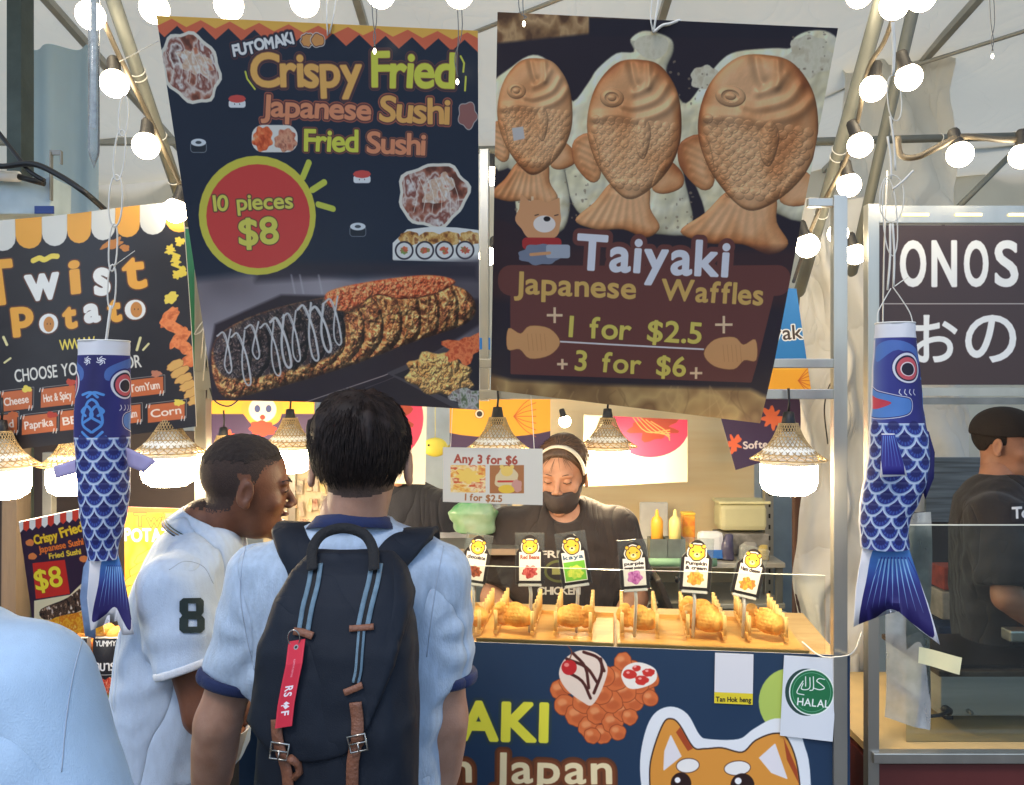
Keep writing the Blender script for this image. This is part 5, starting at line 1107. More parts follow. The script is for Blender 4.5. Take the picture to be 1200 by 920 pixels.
t = thing('cool_box', 'white plastic cool box with rounded lid right of the vendor', 'box', (x + .02, 2.9, .0)); MB().box((x + .07, 2.92, .42), (.46, .32, .83), bev=.03).build('box_body', M_white, t, True); MB().box((x + .07, 2.92, .86), (.50, .35, .05), bev=.02).build('lid', mat('lid_grey', (206, 208, 206), .4), t, True)
x = P(780, 0, 2.9)[0]; t = thing('waffle_iron', 'open dark waffle iron with shiny edge between vendor and cool box', 'waffle iron', (x, 2.75, .0)); MB().box((x, 2.75, .45), (.2, .34, .9), bev=.01).build('stand', M_steel_dull, t)
MB().box((x + .02, 2.76, .935), (.17, .28, .05), bev=.01).build('lower_plate', M_black, t); MB().box((x - .045, 2.76, 1.03), (.02, .28, .17), np.array(Matrix.Rotation(R(-22), 3, 'Y')), bev=.006).build('upper_plate', mat('iron_plate', (60, 54, 50), .5, .3), t); MB().tube([(x - .02, 2.6, 1.11), (x - .03, 2.55, 1.13)], .008, 8).build('handle', M_black, t, True)
# left part behind the men
zs2 = P(0, 640, 3.35)[2]; xx0, xx1 = P(330, 0, 3.4)[0], P(596, 0, 3.4)[0]
rk2 = thing('side_shelf', 'shelf with small hanging snack cards seen between the two men', 'shelf', ((xx0 + xx1) / 2, 3.4, 0)); MB().box(((xx0 + xx1) / 2, 3.42, zs2), (xx1 - xx0, .3, .02)).build('shelf_board', M_timber, rk2)
for x in (xx0 + .02, xx1 - .02): MB().bar((x, 3.5, 0), (x, 3.5, P(0, 530, 3.5)[2]), .03).build('upright', M_steel, rk2)
MB().box((P(365, 0, 3.52)[0], 3.52, P(0, 585, 3.52)[2]), (.42, .012, .5)).build('cream_backboard', mat('cream_board', (236, 218, 184), .6), rk2)
cardm = [mat('snack_card', cc, .6, 0, .4, 40, rgb2=(236, 220, 190)) for cc in ((220, 150, 90), (190, 170, 150), (226, 196, 120), (170, 110, 90), (120, 110, 104))]
for k in range(26):
    px = 335 + (k % 7) * 9 + rr2.uniform(-2, 2); py = 545 + (k // 7) * 24 + rr2.uniform(-4, 4); q = P(px, py, 3.49); w_ = rr2.uniform(.018, .028); h_ = rr2.uniform(.04, .065)
    o = MB().box(q, (w_, .006, h_), np.array(Matrix.Rotation(rr2.uniform(-.2, .2), 3, 'Y')), bev=.002).build('snack_card', cardm[k % 5]); tag(o, '%s snack card, %s from the left in the %s row of the cream board' % (('orange', 'grey', 'yellow', 'reddish brown', 'dark grey')[k % 5], ('first', 'second', 'third', 'fourth', 'fifth', 'sixth', 'seventh')[k % 7], ('top', 'second', 'third', 'bottom')[k // 7]), 'snack card', 'snack cards pinned between the two men')
def bagm(nm, label, px, py, d, w_, h_, m, seed=1, cat='bag'):
    q = P(px, py, d); o = sculpt(nm, [(lambda p: s_loft(p, [(q[2] - h_ / 2, q[0], q[1], w_ * .45, .04), (q[2] + h_ * .1, q[0], q[1], w_ * .5, .045), (q[2] + h_ * .35, q[0], q[1], w_ * .3, .03), (q[2] + h_ / 2, q[0], q[1], w_ * .12, .015)], 2.5) + .008 * noise3(p, 26, seed), q - (w_, .12, h_), q + (w_, .12, h_), .006)], m); return tag(o, label, cat)
bagm('plastic_bag', 'translucent white plastic bag with green print below the price card', 556, 604, 2.7, .16, .12, mat('green_white_plastic', (150, 170, 150), .35, 0, 0, 9, rgb2=(40, 120, 66)), 4)
o = MB().box(P(556, 640, 2.72), (.3, .2, .02)).build('wire_shelf', M_steel); tag(o, 'narrow steel shelf carrying the green printed plastic bag', 'shelf')
q = P(553, 0, 2.8); MB().bar((q[0], 2.8, 0), (q[0], 2.8, P(0, 646, 2.8)[2]), .03).build('upright', M_steel, o)
fish = MB(); q = P(510, 524, 2.9); fish.ball(q, (.045, .02, .035), 20, 12); fish.add([q + (.04, 0, 0), q + (.075, .004, .03), q + (.075, .004, -.03), q + (.04, .012, 0)], [(0, 1, 2), (0, 1, 3), (0, 3, 2), (1, 2, 3)]); fish.tube([q + (0, 0, .03), q + (0, 0, .3)], .0012, 5)
o = fish.build('toy_fish', mat('yellow_toy', (226, 216, 90), .5), None, True); tag(o, 'small yellow toy fish hanging between the cream poster and the price card', 'toy')
MB().ball(q + (-.022, -.018, .008), .004).build('eye', M_black, o, True)
bagm('red_stool', 'red plastic stool leg and seat left of the vendor', 590, 622, 3.1, .05, .16, mat('red_plastic', (200, 40, 50), .4), 2, 'stool')

# ================================================================ brown stall counter: griddle, shield, bag, tape
gx0, gx1 = P(1092, 0, 2.35)[0], 2.3; gz0, gz1, gz2 = P(0, 862, 2.3)[2], P(0, 792, 2.3)[2], P(0, 772, 2.3)[2]; zc2 = zc + .012
gr = thing('griddle', 'steel griddle box with a black top and two small knobs', 'griddle', ((gx0 + gx1) / 2, 2.45, zc2))
MB().box(((gx0 + gx1) / 2, 2.47, (zc2 + .03 + gz1) / 2), (gx1 - gx0, .34, gz1 - zc2 - .03), bev=.004).build('housing', mat('brushed_steel', (186, 184, 178), .4, .3, .2, 5, .05, 60, stretch=(.2, 1, 4)), gr)
MB().box(((gx0 + gx1) / 2, 2.47, gz1 + .008), (gx1 - gx0 + .02, .36, .016), bev=.003).build('rim', mat('scorched_rim', (96, 80, 64), .5, .5, .5, 20), gr)
MB().box(((gx0 + gx1) / 2, 2.465, gz1 + .021), (gx1 - gx0 - .03, .30, .01)).build('hotplate', mat('hotplate_iron', (46, 40, 38), .35, .4, .4, 8), gr)
q = P(1112, 834, 2.28); MB().tube([q + (0, .03, 0), q], .012, 14).tube([q, q + (-.03, -.01, -.006), q + (-.08, -.01, -.012)], .005, 8).build('gas_cock', M_black, gr, True)
q = P(1139, 836, 2.28); MB().tube([q + (0, .03, 0), q + (0, .0, 0)], .006, 12).build('knob', M_steel_dull, gr, True)
for dx in (.05, 1.0): MB().bar((gx0 + dx, 2.36, zc2), (gx0 + dx, 2.36, zc2 + .032), .025).build('foot', M_black, gr)
# food box and spatula
o = MB().box(P(1192, 742, 2.4) + (0, 0, -.004), (.07, .05, .035), bev=.006).build('steel_tin', M_steel); tag(o, 'small dull tin standing on the griddle', 'tin')
# acrylic shield
A_, B_ = P(1062, 616, 2.2), P(1500, 616, 2.2); zt2 = A_[2]
t = thing('sneeze_guard', 'tall clear acrylic guard on the counter of the brown stall', 'guard', ((A_[0] + B_[0]) / 2, 2.2, zc2)); MB().box(((A_[0] + B_[0]) / 2, 2.2, (zt2 + zc2) / 2), (B_[0] - A_[0], .003, zt2 - zc2)).build('acrylic_sheet', clear_mat('guard_acrylic_b', (236, 242, 240), cloudy=.012), t)
MB().box(((A_[0] + B_[0]) / 2, 2.2, zt2 + .002), (B_[0] - A_[0], .004, .003)).build('polished_edge', mat('acrylic_edge_b', (216, 220, 210), .3), t)
# side panel of clear plastic, hazy
M_haz = clear_mat('hazy_plastic', (206, 218, 224), cloudy=.32, rough=.2)
vs = [P(1043, 690, 2.12), P(1090, 612, 2.5), P(1090, 862, 2.3), P(1036, 846, 2.12)]; vs = [P(1042, 600, 2.24), P(1091, 600, 2.24), P(1090, 856, 2.19), P(1036, 840, 2.19)]
o = cloth('plastic_curtain', vs[0], vs[1], vs[3], vs[2], 16, 20, lambda a, b: (.003 * math.sin(b * 9), -.012 * math.sin(a * 3.1) + .003 * math.sin(a * 9 + b * 6), 0), M_haz); tag(o, 'hazy clear plastic side curtain behind the right windsock tail', 'curtain')
vs = [P(1077, 758, 2.13), P(1126, 770, 2.13), P(1123, 790, 2.13), P(1076, 777, 2.13)]
o = cloth('masking_tape', vs[0], vs[1], vs[3], vs[2], 8, 3, lambda a, b: (0, .006 * math.sin(a * 5), 0), mat('tape_cream', (226, 220, 176), .6, 0, .08, 12)); tag(o, 'torn strip of cream tape stuck on the guard of the brown stall', 'tape')
# things behind the cook
for (x0, y0, x1, y1, cc, lb) in ((1096, 690, 1150, 722, (190, 176, 160), 'pale carton row low behind the guard'), (1098, 662, 1122, 688, (170, 70, 50), 'red carton behind the guard left of the cook'), (1092, 730, 1122, 768, (40, 60, 100), 'dark blue crate behind the griddle')):
    A_, B_ = P(x0, y0, 3.1), P(x1, y1, 3.1); o = MB().box((A_ + B_) / 2, (B_[0] - A_[0], .1, A_[2] - B_[2]), bev=.005).build('carton', mat('carton_b', cc, .6, 0, .3, 20)); tag(o, lb, 'carton')
A_, B_ = P(1080, 771, 3.1), P(1400, 771, 3.1); o = MB().box(((A_[0] + B_[0]) / 2, 3.15, A_[2] / 2), (B_[0] - A_[0], .4, A_[2]), bev=.004).build('work_table', mat('dark_table', (60, 58, 60), .5)); tag(o, 'dark work table behind the cook carrying the cartons', 'table')
A_, B_ = P(1098, 722, 3.1), P(1160, 771, 3.1)

# ties and tape
for k, (a_, b_, r_, fr) in enumerate(((P(112, -60, 1.75), P(222, 262, 2.3), .0165, (.38, .4, .62, .8)), (P(1050, -60, 1.9), P(925, 384, 2.95), .0195, (.42, .44, .6)), (P(556, 176, 2.62), P(1260, 158, 2.55), .0125, (.78, .9)))):
    host = [o for o in sc.objects if o.name.startswith('tent_pipe')][(0, 2, 5)[k]]; v = (b_ - a_) / np.linalg.norm(b_ - a_); u = np.cross(v, (0, 1, 0)); u /= np.linalg.norm(u); w_ = np.cross(v, u)
    for f_ in fr:
        c_ = a_ + (b_ - a_) * f_; MB().tube([c_ + (r_ + .0015) * (math.cos(t) * u + math.sin(t) * w_) + v * .004 * math.sin(t) for t in np.linspace(0, 2 * math.pi, 20, endpoint=False)], .0016, 5, closed=True).build('cable_tie', M_white_cord, host, True)
q = SP(568, 410, .3); MB().bar((q[0], q[1], q[2]), (q[0], q[1], q[2] + .035), .0285, .0325).build('blue_tape', mat('blue_tape', (40, 120, 200), .5), stall)
# ================================================================ people
def skin_mat(nm, rgb, rgb2): return mat(nm, rgb, .48, 0, .1, 26, .12, 300, rgb2=rgb2, spec=.4, sss=.12)
M_skinA = skin_mat('skin_fair', (182, 142, 120), (164, 122, 100)); M_skinB = skin_mat('skin_brown', (118, 76, 54), (98, 60, 42)); M_skinT = skin_mat('skin_tan', (176, 126, 100), (160, 110, 86)); M_skinV = skin_mat('skin_light', (192, 146, 120), (176, 126, 100))
M_lip = mat('lips', (140, 82, 74), .4); M_lipB = mat('lips_brown', (96, 54, 46), .4); M_stub = mat('short_hair', (40, 30, 27), .8, 0, .3, 120, .5, 400); M_hair = mat('dark_hair', (42, 33, 30), .6, 0, .4, 60, spec=.25); M_fade = mat('faded_hair', (84, 64, 54), .75, 0, .25, 150, .4, 420)
M_eye = mat('eye_white', (220, 214, 206), .2); M_pup = mat('pupil', (22, 16, 14), .15)
def knit(nm, rgb, var=.05, bs=500, rough=.85, wr=.8, **k): return mat(nm, rgb, rough, 0, var, 90, .25, bs, sheen=.1, stretch=(1, 1, .35), wr=wr, **k)

def head_fn(c, yaw=0., pitch=0., s=1., ears=True, neck=None, open_=0., fem=False, eo=0.):
    Rt = np.array((Matrix.Rotation(R(yaw), 3, 'Z') @ Matrix.Rotation(R(pitch), 3, 'X'))); c = np.array(c, float)
    def loc(p): return ((p - c) @ Rt / s).astype(np.float32)
    def base(q):
        d = smin(s_ell(q, (0, -.014, .034), (.0745, .096, .084)), s_ell(q, (0, .024, -.028), (.059, .064, .076)), .03)
        return smin(d, s_ell(q, (0, .034, -.080), (.043, .047, .033)), .022)
    def f(p):
        q = loc(p); d = base(q); qa = q.copy(); qa[:, 0] = np.abs(qa[:, 0])
        d = smin(d, s_ell(q, (0, .078, -.099), (.019, .014, .014)), .016)
        d = smin(d, s_ell(qa, (.026, .078, .024), (.024, .011, .008)), .014); d = smin(d, s_ell(qa, (.038, .058, -.024), (.018, .018, .016)), .02)
        d = smax(d, -s_ell(qa, (.031, .095, .005), (.017, .014, .010)), .010); d = smin(d, s_ell(qa, (.031, .0755, .005), (.0125, .0125, .0118)), .003)
        d = smin(d, s_cone(q, (0, .084, .014), (0, .107, -.022), .006, .0095), .010); d = smin(d, s_ell(qa, (.0105, .097, -.029), (.008, .010, .007)), .006)
        d = smin(d, s_ell(q, (0, .091 , -.050), (.022, .011, .0055)), .005); d = smin(d, s_ell(q, (0, .089, -.064 - open_), (.019, .011, .006)), .005)
        d = smax(d, -s_ell(q, (0, .1, -.0565 - open_ / 2), (.022, .013, .0016 + open_ / 2)), .003)
        if ears:
            Re = np.array(Matrix.Rotation(R(-18), 3, 'Z') @ Matrix.Rotation(R(-8), 3, 'X')); qa = qa - np.array((eo, 0, 0), np.float32); e = s_ell(qa, (.0775, -.006, -.006), (.0075, .0185, .031), Re)
            e = smax(e, -s_ell(qa, (.0865, -.0035, -.004), (.007, .0105, .019), Re), .004); d = smin(d, e, .006)
            d = smin(d, s_ell(qa, (.0785, .000, -.031), (.006, .008, .009)), .006)
        if neck is not None: d = smin(d, s_cone(p, Rt @ np.array((0, -.026, -.045)) * s + c, neck[0], .052 * s * (.9 if fem else 1), neck[1]), .018)
        return d
    f.loc = loc; f.base = base; f.R = Rt; f.c = c; f.s = s
    f.lo = c - .15; f.lo[2] = c[2] - .17 * s; f.hi = c + .15; return f
def hand_fn(wr, d, n, side=1, curl=30, L=1.):
    wr, d, n = [np.array(v, float) for v in (wr, d, n)]; d /= np.linalg.norm(d); n = n - d * (n @ d); n /= np.linalg.norm(n); s = np.cross(n, d) * side
    M_ = np.stack([s, d, n], 1); fs = []
    for off, ln, sp in ((-.029, .070, -.08), (-.010, .079, -.02), (.010, .073, .03), (.028, .057, .1)):
        p = wr + d * .085 * L + s * off; dd = d + s * sp; dd /= np.linalg.norm(dd); pts = [wr + d * .05 * L + s * off * .8, p]; a = curl * .5
        for k, fr in enumerate((.45, .3, .25)):
            v = dd * math.cos(R(a)) + n * math.sin(R(a)); p = p + v * ln * fr * L; pts.append(p); a += curl
        fs.append((pts, [.010, .0092, .0086, .0078, .0068]))
    tb = wr + d * .025 * L - s * .028; fs.append(([tb, tb + (d * .6 - s * .55 + n * .45) * .038, tb + (d * .95 - s * .45 + n * .75) * .062], [.0135, .0105, .008]))
    def f(p):
        e = smin(s_ell(p, wr + d * .05 * L, (.041, .052 * L, .0155), M_), s_ell(p, wr + d * .03, (.034, .04, .019), M_), .015); e = smin(e, s_cone(p, wr - d * .045, wr + d * .02, .0275, .024), .02)
        for pts, rs in fs: e = smin(e, s_chain(p, pts, rs, .002), .004)
        return e
    c = wr + d * .06; return (f, c - .135, c + .135, .0032)

def person(name_label, org, yaw, hc, hyaw, hpitch, sh, elb, wrs, skin, torso, pants, hands=None, hs=1., neckb=None, neckr=.058, open_=0., fem=False, headmats=None, region=None, arm=1., headh=.003, feet=True, eo=0.):
    """all coordinates local: x to the person's right, y ahead, z up; torso = shirt loft sections"""
    t = thing('person', name_label, 'person', org, None, (0, 0, R(yaw))); org = np.array(org, float)
    def LL(o): o.parent = t; return o
    nb = np.array(neckb if neckb is not None else (0, -.02, hc[2] - .165), float)
    hf = head_fn(hc, hyaw, hpitch, hs, True, (nb, neckr), open_, fem, eo)
    inner = [(z, x, y, a - .022, b - .022) for z, x, y, a, b in torso]; hipz = torso[0][0]; hx, hy = torso[0][1], torso[0][2]
    legs = []
    for s in (-1, 1): legs.append(([(hx + s * .085, hy, hipz + .02), (hx + s * .10, hy + .01, .50), (hx + s * .10, hy - .02, .07)], [.075, .052, .036]))
    arms = []
    for i in (0, 1): arms.append(([sh[i], elb[i], wrs[i]], [.050 * arm, .041 * arm, .026 * arm]))
    def bf(p):
        d = s_loft(p, inner); d = smin(d, s_cone(p, nb + (0, 0, .04), nb - (0, 0, .06), neckr, neckr * 1.25), .03)
        for pts, rs in arms:
            a = np.array(pts[1]); b = np.array(pts[2]); d = smin(d, s_chain(p, pts, rs, .02), .03); d = smin(d, s_cone(p, a * .8 + b * .2, a * .55 + b * .45, .040 * arm, .034 * arm), .02)
        for pts, rs in legs: d = smin(d, s_chain(p, pts, rs, .02), .03)
        return d
    al = np.array([q for pts, _ in arms + legs for q in pts] + [nb + (0, 0, .05)]); lo = al.min(0) - .13; hi = al.max(0) + .10; lo[2] = .03; lo[:2] = np.minimum(lo[:2], (hx - .2, hy - .2)); hi[:2] = np.maximum(hi[:2], (hx + .2, hy + .2))
    parts = [(bf, lo, hi, .0105), (hf, hf.lo, hf.hi, headh)]
    for i in (0, 1):
        dv = np.array(wrs[i]) - np.array(elb[i]); hd = (hands or [None, None])[i] or dict(d=dv, n=(0, 1, 0) if abs(dv[2]) > .15 else (0, 0, -1), curl=26); parts.append(hand_fn(wrs[i], hd['d'], hd['n'], 1 if i else -1, hd['curl']))
    mats = [skin] + (headmats or [])
    LL(sculpt('body', parts, None, None, mats, region and (lambda C: region(C, hf)), 1))
    # trousers and shoes
    def tf(p):
        d = s_loft(p, [(hipz - .12, hx, hy, .165, .12), (hipz + .05, hx, hy, .165, .12)]); 
        for s in (-1, 1): d = smin(d, s_chain(p, [(hx + s * .085, hy, hipz - .06), (hx + s * .10, hy + .01, .5), (hx + s * .105, hy - .02, .08)], [.094, .075, .062]), .03)
        return d + .006 * noise3(p * (1, 1, .5), 16, 4)
    LL(sculpt('trousers', [(tf, (hx - .26, hy - .2, .05), (hx + .26, hy + .2, hipz + .07), .013)], pants, None))
    for s in (-1, 1): LL(sculpt('shoe', [(lambda p, s=s: smax(smin(s_ell(p, (hx + s * .105, hy + .05, .045), (.045, .12, .045)), s_ell(p, (hx + s * .105, hy - .03, .07), (.04, .055, .05)), .03), -(p[:, 2] - .002), .004), (hx + s * .105 - .08, hy - .12, -.02), (hx + s * .105 + .08, hy + .2, .13), .007)], M_black, None))
    return t, hf, LL
def shirt_fn(torso, sh, elb, cut, rs=(.072, .064), wr=.006, seed=1, neck=None, k=.05, freq=9., hemz=None):
    """cut: fraction of the upper arm covered by each sleeve"""
    sh = [np.array(q, float) for q in sh]; elb = [np.array(q, float) for q in elb]
    def f(p):
        d = s_loft(p, torso, 2.4)
        for i in (0, 1):
            ax = elb[i] - sh[i]; L = np.linalg.norm(ax); ax = ax / L; e = s_cone(p, sh[i], elb[i], rs[0], rs[1]); w = (p - sh[i]) @ ax
            e = smax(e, w - L * cut, .004); d = smin(d, e, k)
        if neck is not None: d = smin(d, s_ell(p, neck[0], neck[1]), .05)
        for i in (0, 1):
            ap = sh[i] + (-.02 if i else .02, 0, -.085); vx = (p[:, 0] - ap[0]) * (1 if i else -1); vz = p[:, 2] - ap[2]; r_ = np.hypot(vx, vz); an = np.arctan2(vz, vx)
            d = d + wr * .30 * np.sin(an * 8 + seed + 1.5 * np.sin(r_ * 30)) * np.exp(-((r_ - .075) / .05) ** 2)
            ax = elb[i] - sh[i]; L = np.linalg.norm(ax); w = (p - sh[i]) @ (ax / L); d = d + wr * .25 * np.sin(w * 75 + p[:, 0] * 22 + seed) * np.clip(1 - np.abs(w / L - cut * .8) * 4, 0, 1)
        q = p * np.array((1, 1, .55)); n = noise3(q, freq, seed, 3); d = d + wr * n + wr * .7 * np.abs(noise3(q @ np.array(Matrix.Rotation(.6, 3, 'Y')), freq * 1.7, seed + 5, 2))
        return d
    return f

# ---------------- the man with the backpack
OA = (-.295, 1.50, 0.)
toA = [(.88, 0, 0, .172, .125), (1.0, 0, 0, .168, .125), (1.2, 0, 0, .178, .128), (1.34, -.005, -.005, .186, .118), (1.41, -.01, -.01, .175, .098), (1.455, -.005, -.01, .105, .078), (1.478, 0, -.008, .062, .064)]
shA = [(-.168, 0, 1.372), (.155, 0, 1.375)]; elA = [(-.248, -.02, 1.11), (.170, .00, 1.11)]; wrA = [(-.29, .03, .875), (.148, .06, .875)]
PA, hA, LA = person('man seen from behind in pale T-shirt with navy cuffs wearing a dark backpack', OA, 0, (.012, .0, 1.585), 6, -6, shA, elA, wrA, M_skinA, toA, mat('navy_trousers', (40, 44, 58), .8), neckb=(0, -.012, 1.455), neckr=.060,
    headmats=[M_fade], region=lambda C, h: ((lambda q: np.where((C[:, 2] > 1.45) & (q[:, 1] < .01) & (q[:, 2] > -.058 + 4 * q[:, 0] ** 2) & (np.abs(q[:, 0]) < .0765), 1, 0))(h.loc(C))), hs=1.03, arm=.98, eo=.009)
M_heather = knit('heather_tee', (174, 194, 216), .10, 420); M_navyrib = knit('navy_rib', (24, 40, 84))
fA = shirt_fn(toA, shA, elA, .70, (.064, .058), .009, 3, neck=((0, -.01, 1.44), (.13, .07, .035)))
tee = LA(sculpt('t_shirt', [(fA, (-.42, -.2, .87), (.32, .2, 1.52), .008)], M_heather, None))
def cuff(LLf, sh, el, t0, r0, m, w=.022, nm='cuff', r1=None):
    a = np.array(sh, float); b = np.array(el, float); v = b - a; L = np.linalg.norm(v); v /= L; mb = MB()
    u = np.cross(v, (0, 1, 0)); u /= np.linalg.norm(u); q = np.cross(v, u); pts = []; 
    prof = [(r0 - .012, -w / 2 + .001), (r0 + .001, -w / 2), (r0 + .0035, -w / 4), (r0 + .0035, w / 4), (r0 + .0015, w / 2), (r0 - .014, w / 2)]; vs = []; fs = []; sg_ = 36
    for rr_, h in prof:
        for k in range(sg_): t = 2 * math.pi * k / sg_; rw = rr_ * (1 + .025 * math.sin(3 * t + 1)); vs.append(a + v * (t0 * L + h) + rw * (math.cos(t) * u + math.sin(t) * q))
    for i in range(len(prof) - 1):
        for k in range(sg_): fs.append((i * sg_ + k, i * sg_ + (k + 1) % sg_, (i + 1) * sg_ + (k + 1) % sg_, (i + 1) * sg_ + k))
    mb.add(vs, fs); o = mb.build(nm, m, None, True); return LLf(o)
for i in (0, 1): cuff(LA, shA[i], elA[i], .70, .0605, M_navyrib, .019)
def collar_ring(LLf, c, rx, ry, tilt, w, m, nm='collar', flare=.15, th=.004, front_drop=0.):
    mb = MB(); vs = []; fs = []; n = 48; T = np.array(Matrix.Rotation(R(tilt), 3, 'X'))
    for k in range(n):
        a = 2 * math.pi * k / n; dv = np.array((math.cos(a), math.sin(a), 0)); r = np.array((rx * math.cos(a), ry * math.sin(a), -front_drop * max(0, math.sin(a)) ** 2))
        for (o_, z) in ((0, w / 2), (th, w / 2), (th + flare * w, -w / 2), (flare * w - .002, -w / 2)): vs.append(np.array(c) + T @ (r + dv * o_ + (0, 0, z)))
    for k in range(n):
        for j in range(4): fs.append((k * 4 + j, k * 4 + (j + 1) % 4, ((k + 1) % n) * 4 + (j + 1) % 4, ((k + 1) % n) * 4 + j))
    return LLf(mb.add(vs, fs).build(nm, m, None, True))
collar_ring(LA, (0, -.012, 1.476), .064, .066, -14, .024, M_navyrib, flare=.75)
# hair: a full crop, shell plus locks
def hair_shell(hf, grow, fn, lo=None, h=.004):
    return (lambda p: fn(hf.loc(p), hf.base(hf.loc(p)) - grow), hf.c - .16, hf.c + .16, h)
def hA_fn(q, d):
    x, y, z = q.T; d = smin(d, s_ell(q, (0, -.02, .055), (.083, .098, .078)), .02)
    low = -.030 + .0 * x + np.where(y > -.03, .042, 0) + .25 * np.maximum(y, 0) * 0; low = np.interp(y, [-.12, -.05, -.03, .02, .05, .08, .12], [-.046, -.038, .012, .018, .03, .055, .075])
    d = d + .012 * np.clip((.035 - z) / .07, 0, 1); g = d + .012 * noise3(q * (1, 1, .35), 42, 9, 3) + .004 * noise3(q, 15, 2); low = low + .012 * noise3(q * (1, 1, .2), 90, 3); qa = np.abs(x); earz = np.sqrt(((y + .006) / .030) ** 2 + ((z + .004) / .040) ** 2) - 1; return smax(smax(g, low - z, .006), -earz * .03 - np.where(qa < .05, .05, 0), .004)
LA(sculpt('hair', [hair_shell(hA, .010, hA_fn)], M_hair, None))
def locks(hf, n, seed, lowf, grow=.014, L=(.035, .075), r=.0016, whorl=(.01, -.05, .115), out=.004, m=M_hair, LLf=None, nm='hair_locks', squash=(.084, .100, .088)):
    r_ = random.Random(seed); mb = MB(); wv = np.array(whorl)
    for _ in range(n):
        th = r_.uniform(0, 2 * math.pi); ph = math.acos(r_.uniform(-.35, 1)); dirv = np.array((math.sin(ph) * math.cos(th), math.sin(ph) * math.sin(th), math.cos(ph)))
        c0 = np.array((0, -.016, .036)); p = c0 + dirv * np.array(squash)
        if p[2] < lowf(p[1]): continue
        stop = False
        flow = p - wv; flow[2] -= .03; ln = r_.uniform(*L); pts = []; rs = []; sw = np.array((r_.uniform(-.4, .4), r_.uniform(-.3, .3), 0)); N_ = 6
        for k in range(N_):
            if p[2] < .05 and k: p[0] *= 1 - .02 * min(1, (.05 - p[2]) / .05)
            if m is M_hair and k > 1 and (p[2] < lowf(p[1]) - .012 or (abs(p[0]) > .055 and ((p[1] + .006) / .030) ** 2 + ((p[2] + .006) / .038) ** 2 < 1)): break
            t = k / (N_ - 1); pts.append(p.copy()); rs.append(r * (1 - t * .85) * (1.1 if k else .6))
            nrm = (p - c0) / np.array(squash) ** 2; nrm /= np.linalg.norm(nrm); v = flow / (np.linalg.norm(flow) + 1e-6) + sw * .5 + np.array((0, 0, -.35)); v = v - nrm * (v @ nrm) * .92; v /= np.linalg.norm(v)
            p = p + v * ln / (N_ - 1); e = (p - c0) / np.array(squash); rr2 = np.linalg.norm(e); p = c0 + (p - c0) / rr2 * (1 + (out * t + grow * .1) / .085)
        if len(pts) > 2: mb.tube([hf.R @ q * hf.s + hf.c for q in pts], rs[:len(pts)], 4, caps=False)
    return LLf(mb.build(nm, m, None, True))
lowA = lambda y: float(np.interp(y, [-.12, -.05, -.03, .02, .05, .08, .12], [-.038, -.03, .02, .026, .04, .06, .08]))
locks(hA, 4200, 5, lowA, L=(.03, .075), LLf=LA, squash=(.083, .1025, .0945), out=.013, r=.0013)
bpy.context.view_layer.update()
def seam(tree, pix, m, parent, r=.0013, lift=.0004):
    p, n = on_surface(tree, pix, 8, lift); mb = MB().tube(p, r, 6); o = mb.build('seam', m, None, True); o.parent = parent; bpy.context.view_layer.update(); o.matrix_parent_inverse = parent.matrix_world.inverted()
M_seam = mat('seam_thread', (168, 182, 200), .8); t_ = bvh(tee)
seam(t_, [(293, 622), (284, 660), (282, 700), (290, 750), (298, 785)], M_seam, PA, r=.0009); seam(t_, [(520, 640), (512, 680), (506, 720), (500, 770)], M_seam, PA, r=.0009)

# ---------------- the backpack
M_canvas = mat('backpack_canvas', (27, 34, 45), .7, 0, .12, 8, .12, 500, spec=.25, wr=.35, wrs=4); M_canvas2 = mat('backpack_dark', (22, 24, 28), .8, 0, .1, 8, .3, 200); M_web = mat('webbing', (104, 132, 150), .7, 0, .15, 90, .3, 600); M_leather = mat('leather', (132, 86, 64), .5, 0, .2, 30, .3, 200); M_buckle = mat('buckle_metal', (190, 186, 178), .25, .95)
bag = thing('backpack', 'dark charcoal flap backpack with grey webbing and brown leather straps', 'backpack', (-.27, 1.30, 1.0))
SB = [(.94, -.286, 1.30, .10, .05), (.965, -.285, 1.295, .122, .075), (1.05, -.283, 1.29, .131, .09), (1.2, -.277, 1.29, .128, .09), (1.32, -.272, 1.30, .120, .082), (1.39, -.268, 1.312, .103, .068), (1.43, -.265, 1.325, .084, .05), (1.452, -.264, 1.338, .06, .028)]
def bagf(p):
    q = p * np.array((1, 1, .5)); return s_loft(p, SB, 3.0) + .006 * noise3(q, 11, 21, 3) + .0035 * np.abs(noise3(p * (1, 1, .6), 24, 8, 2))
body = sculpt('bag_body', [(bagf, (-.45, 1.15, .92), (-.10, 1.42, 1.47), .006)], M_canvas, bag, smooth_it=2)
def flapf(p):
    x, y, z = p.T; D = (p - CAM); PX = 600 + D[:, 0] / D[:, 1] * F; PY = 460 - D[:, 2] / D[:, 1] * F
    low = np.interp(x, [-.40, -.36, -.30, -.25, -.215, -.18, -.155], [1.205, 1.175, 1.165, 1.175, 1.215, 1.30, 1.40]); d = s_loft(p, SB, 3.0) - .007 + .005 * noise3(p * (1, 1, .7), 12, 3, 3) + .003 * np.abs(noise3(p, 26, 8, 2))
    return smax(smax(d, low - z, .006), y - 1.345, .004)
flap = sculpt('flap', [(flapf, (-.45, 1.14, 1.1), (-.10, 1.42, 1.48), .0055)], M_canvas, bag, smooth_it=1)
cav = MB().ball((-.289, 1.215, 1.10), (.045, .012, .055), 20, 12).build('opening', mat('black_mesh', (8, 8, 10), .9), bag, True)
bt = bvh(flap); bt2 = bvh(body)
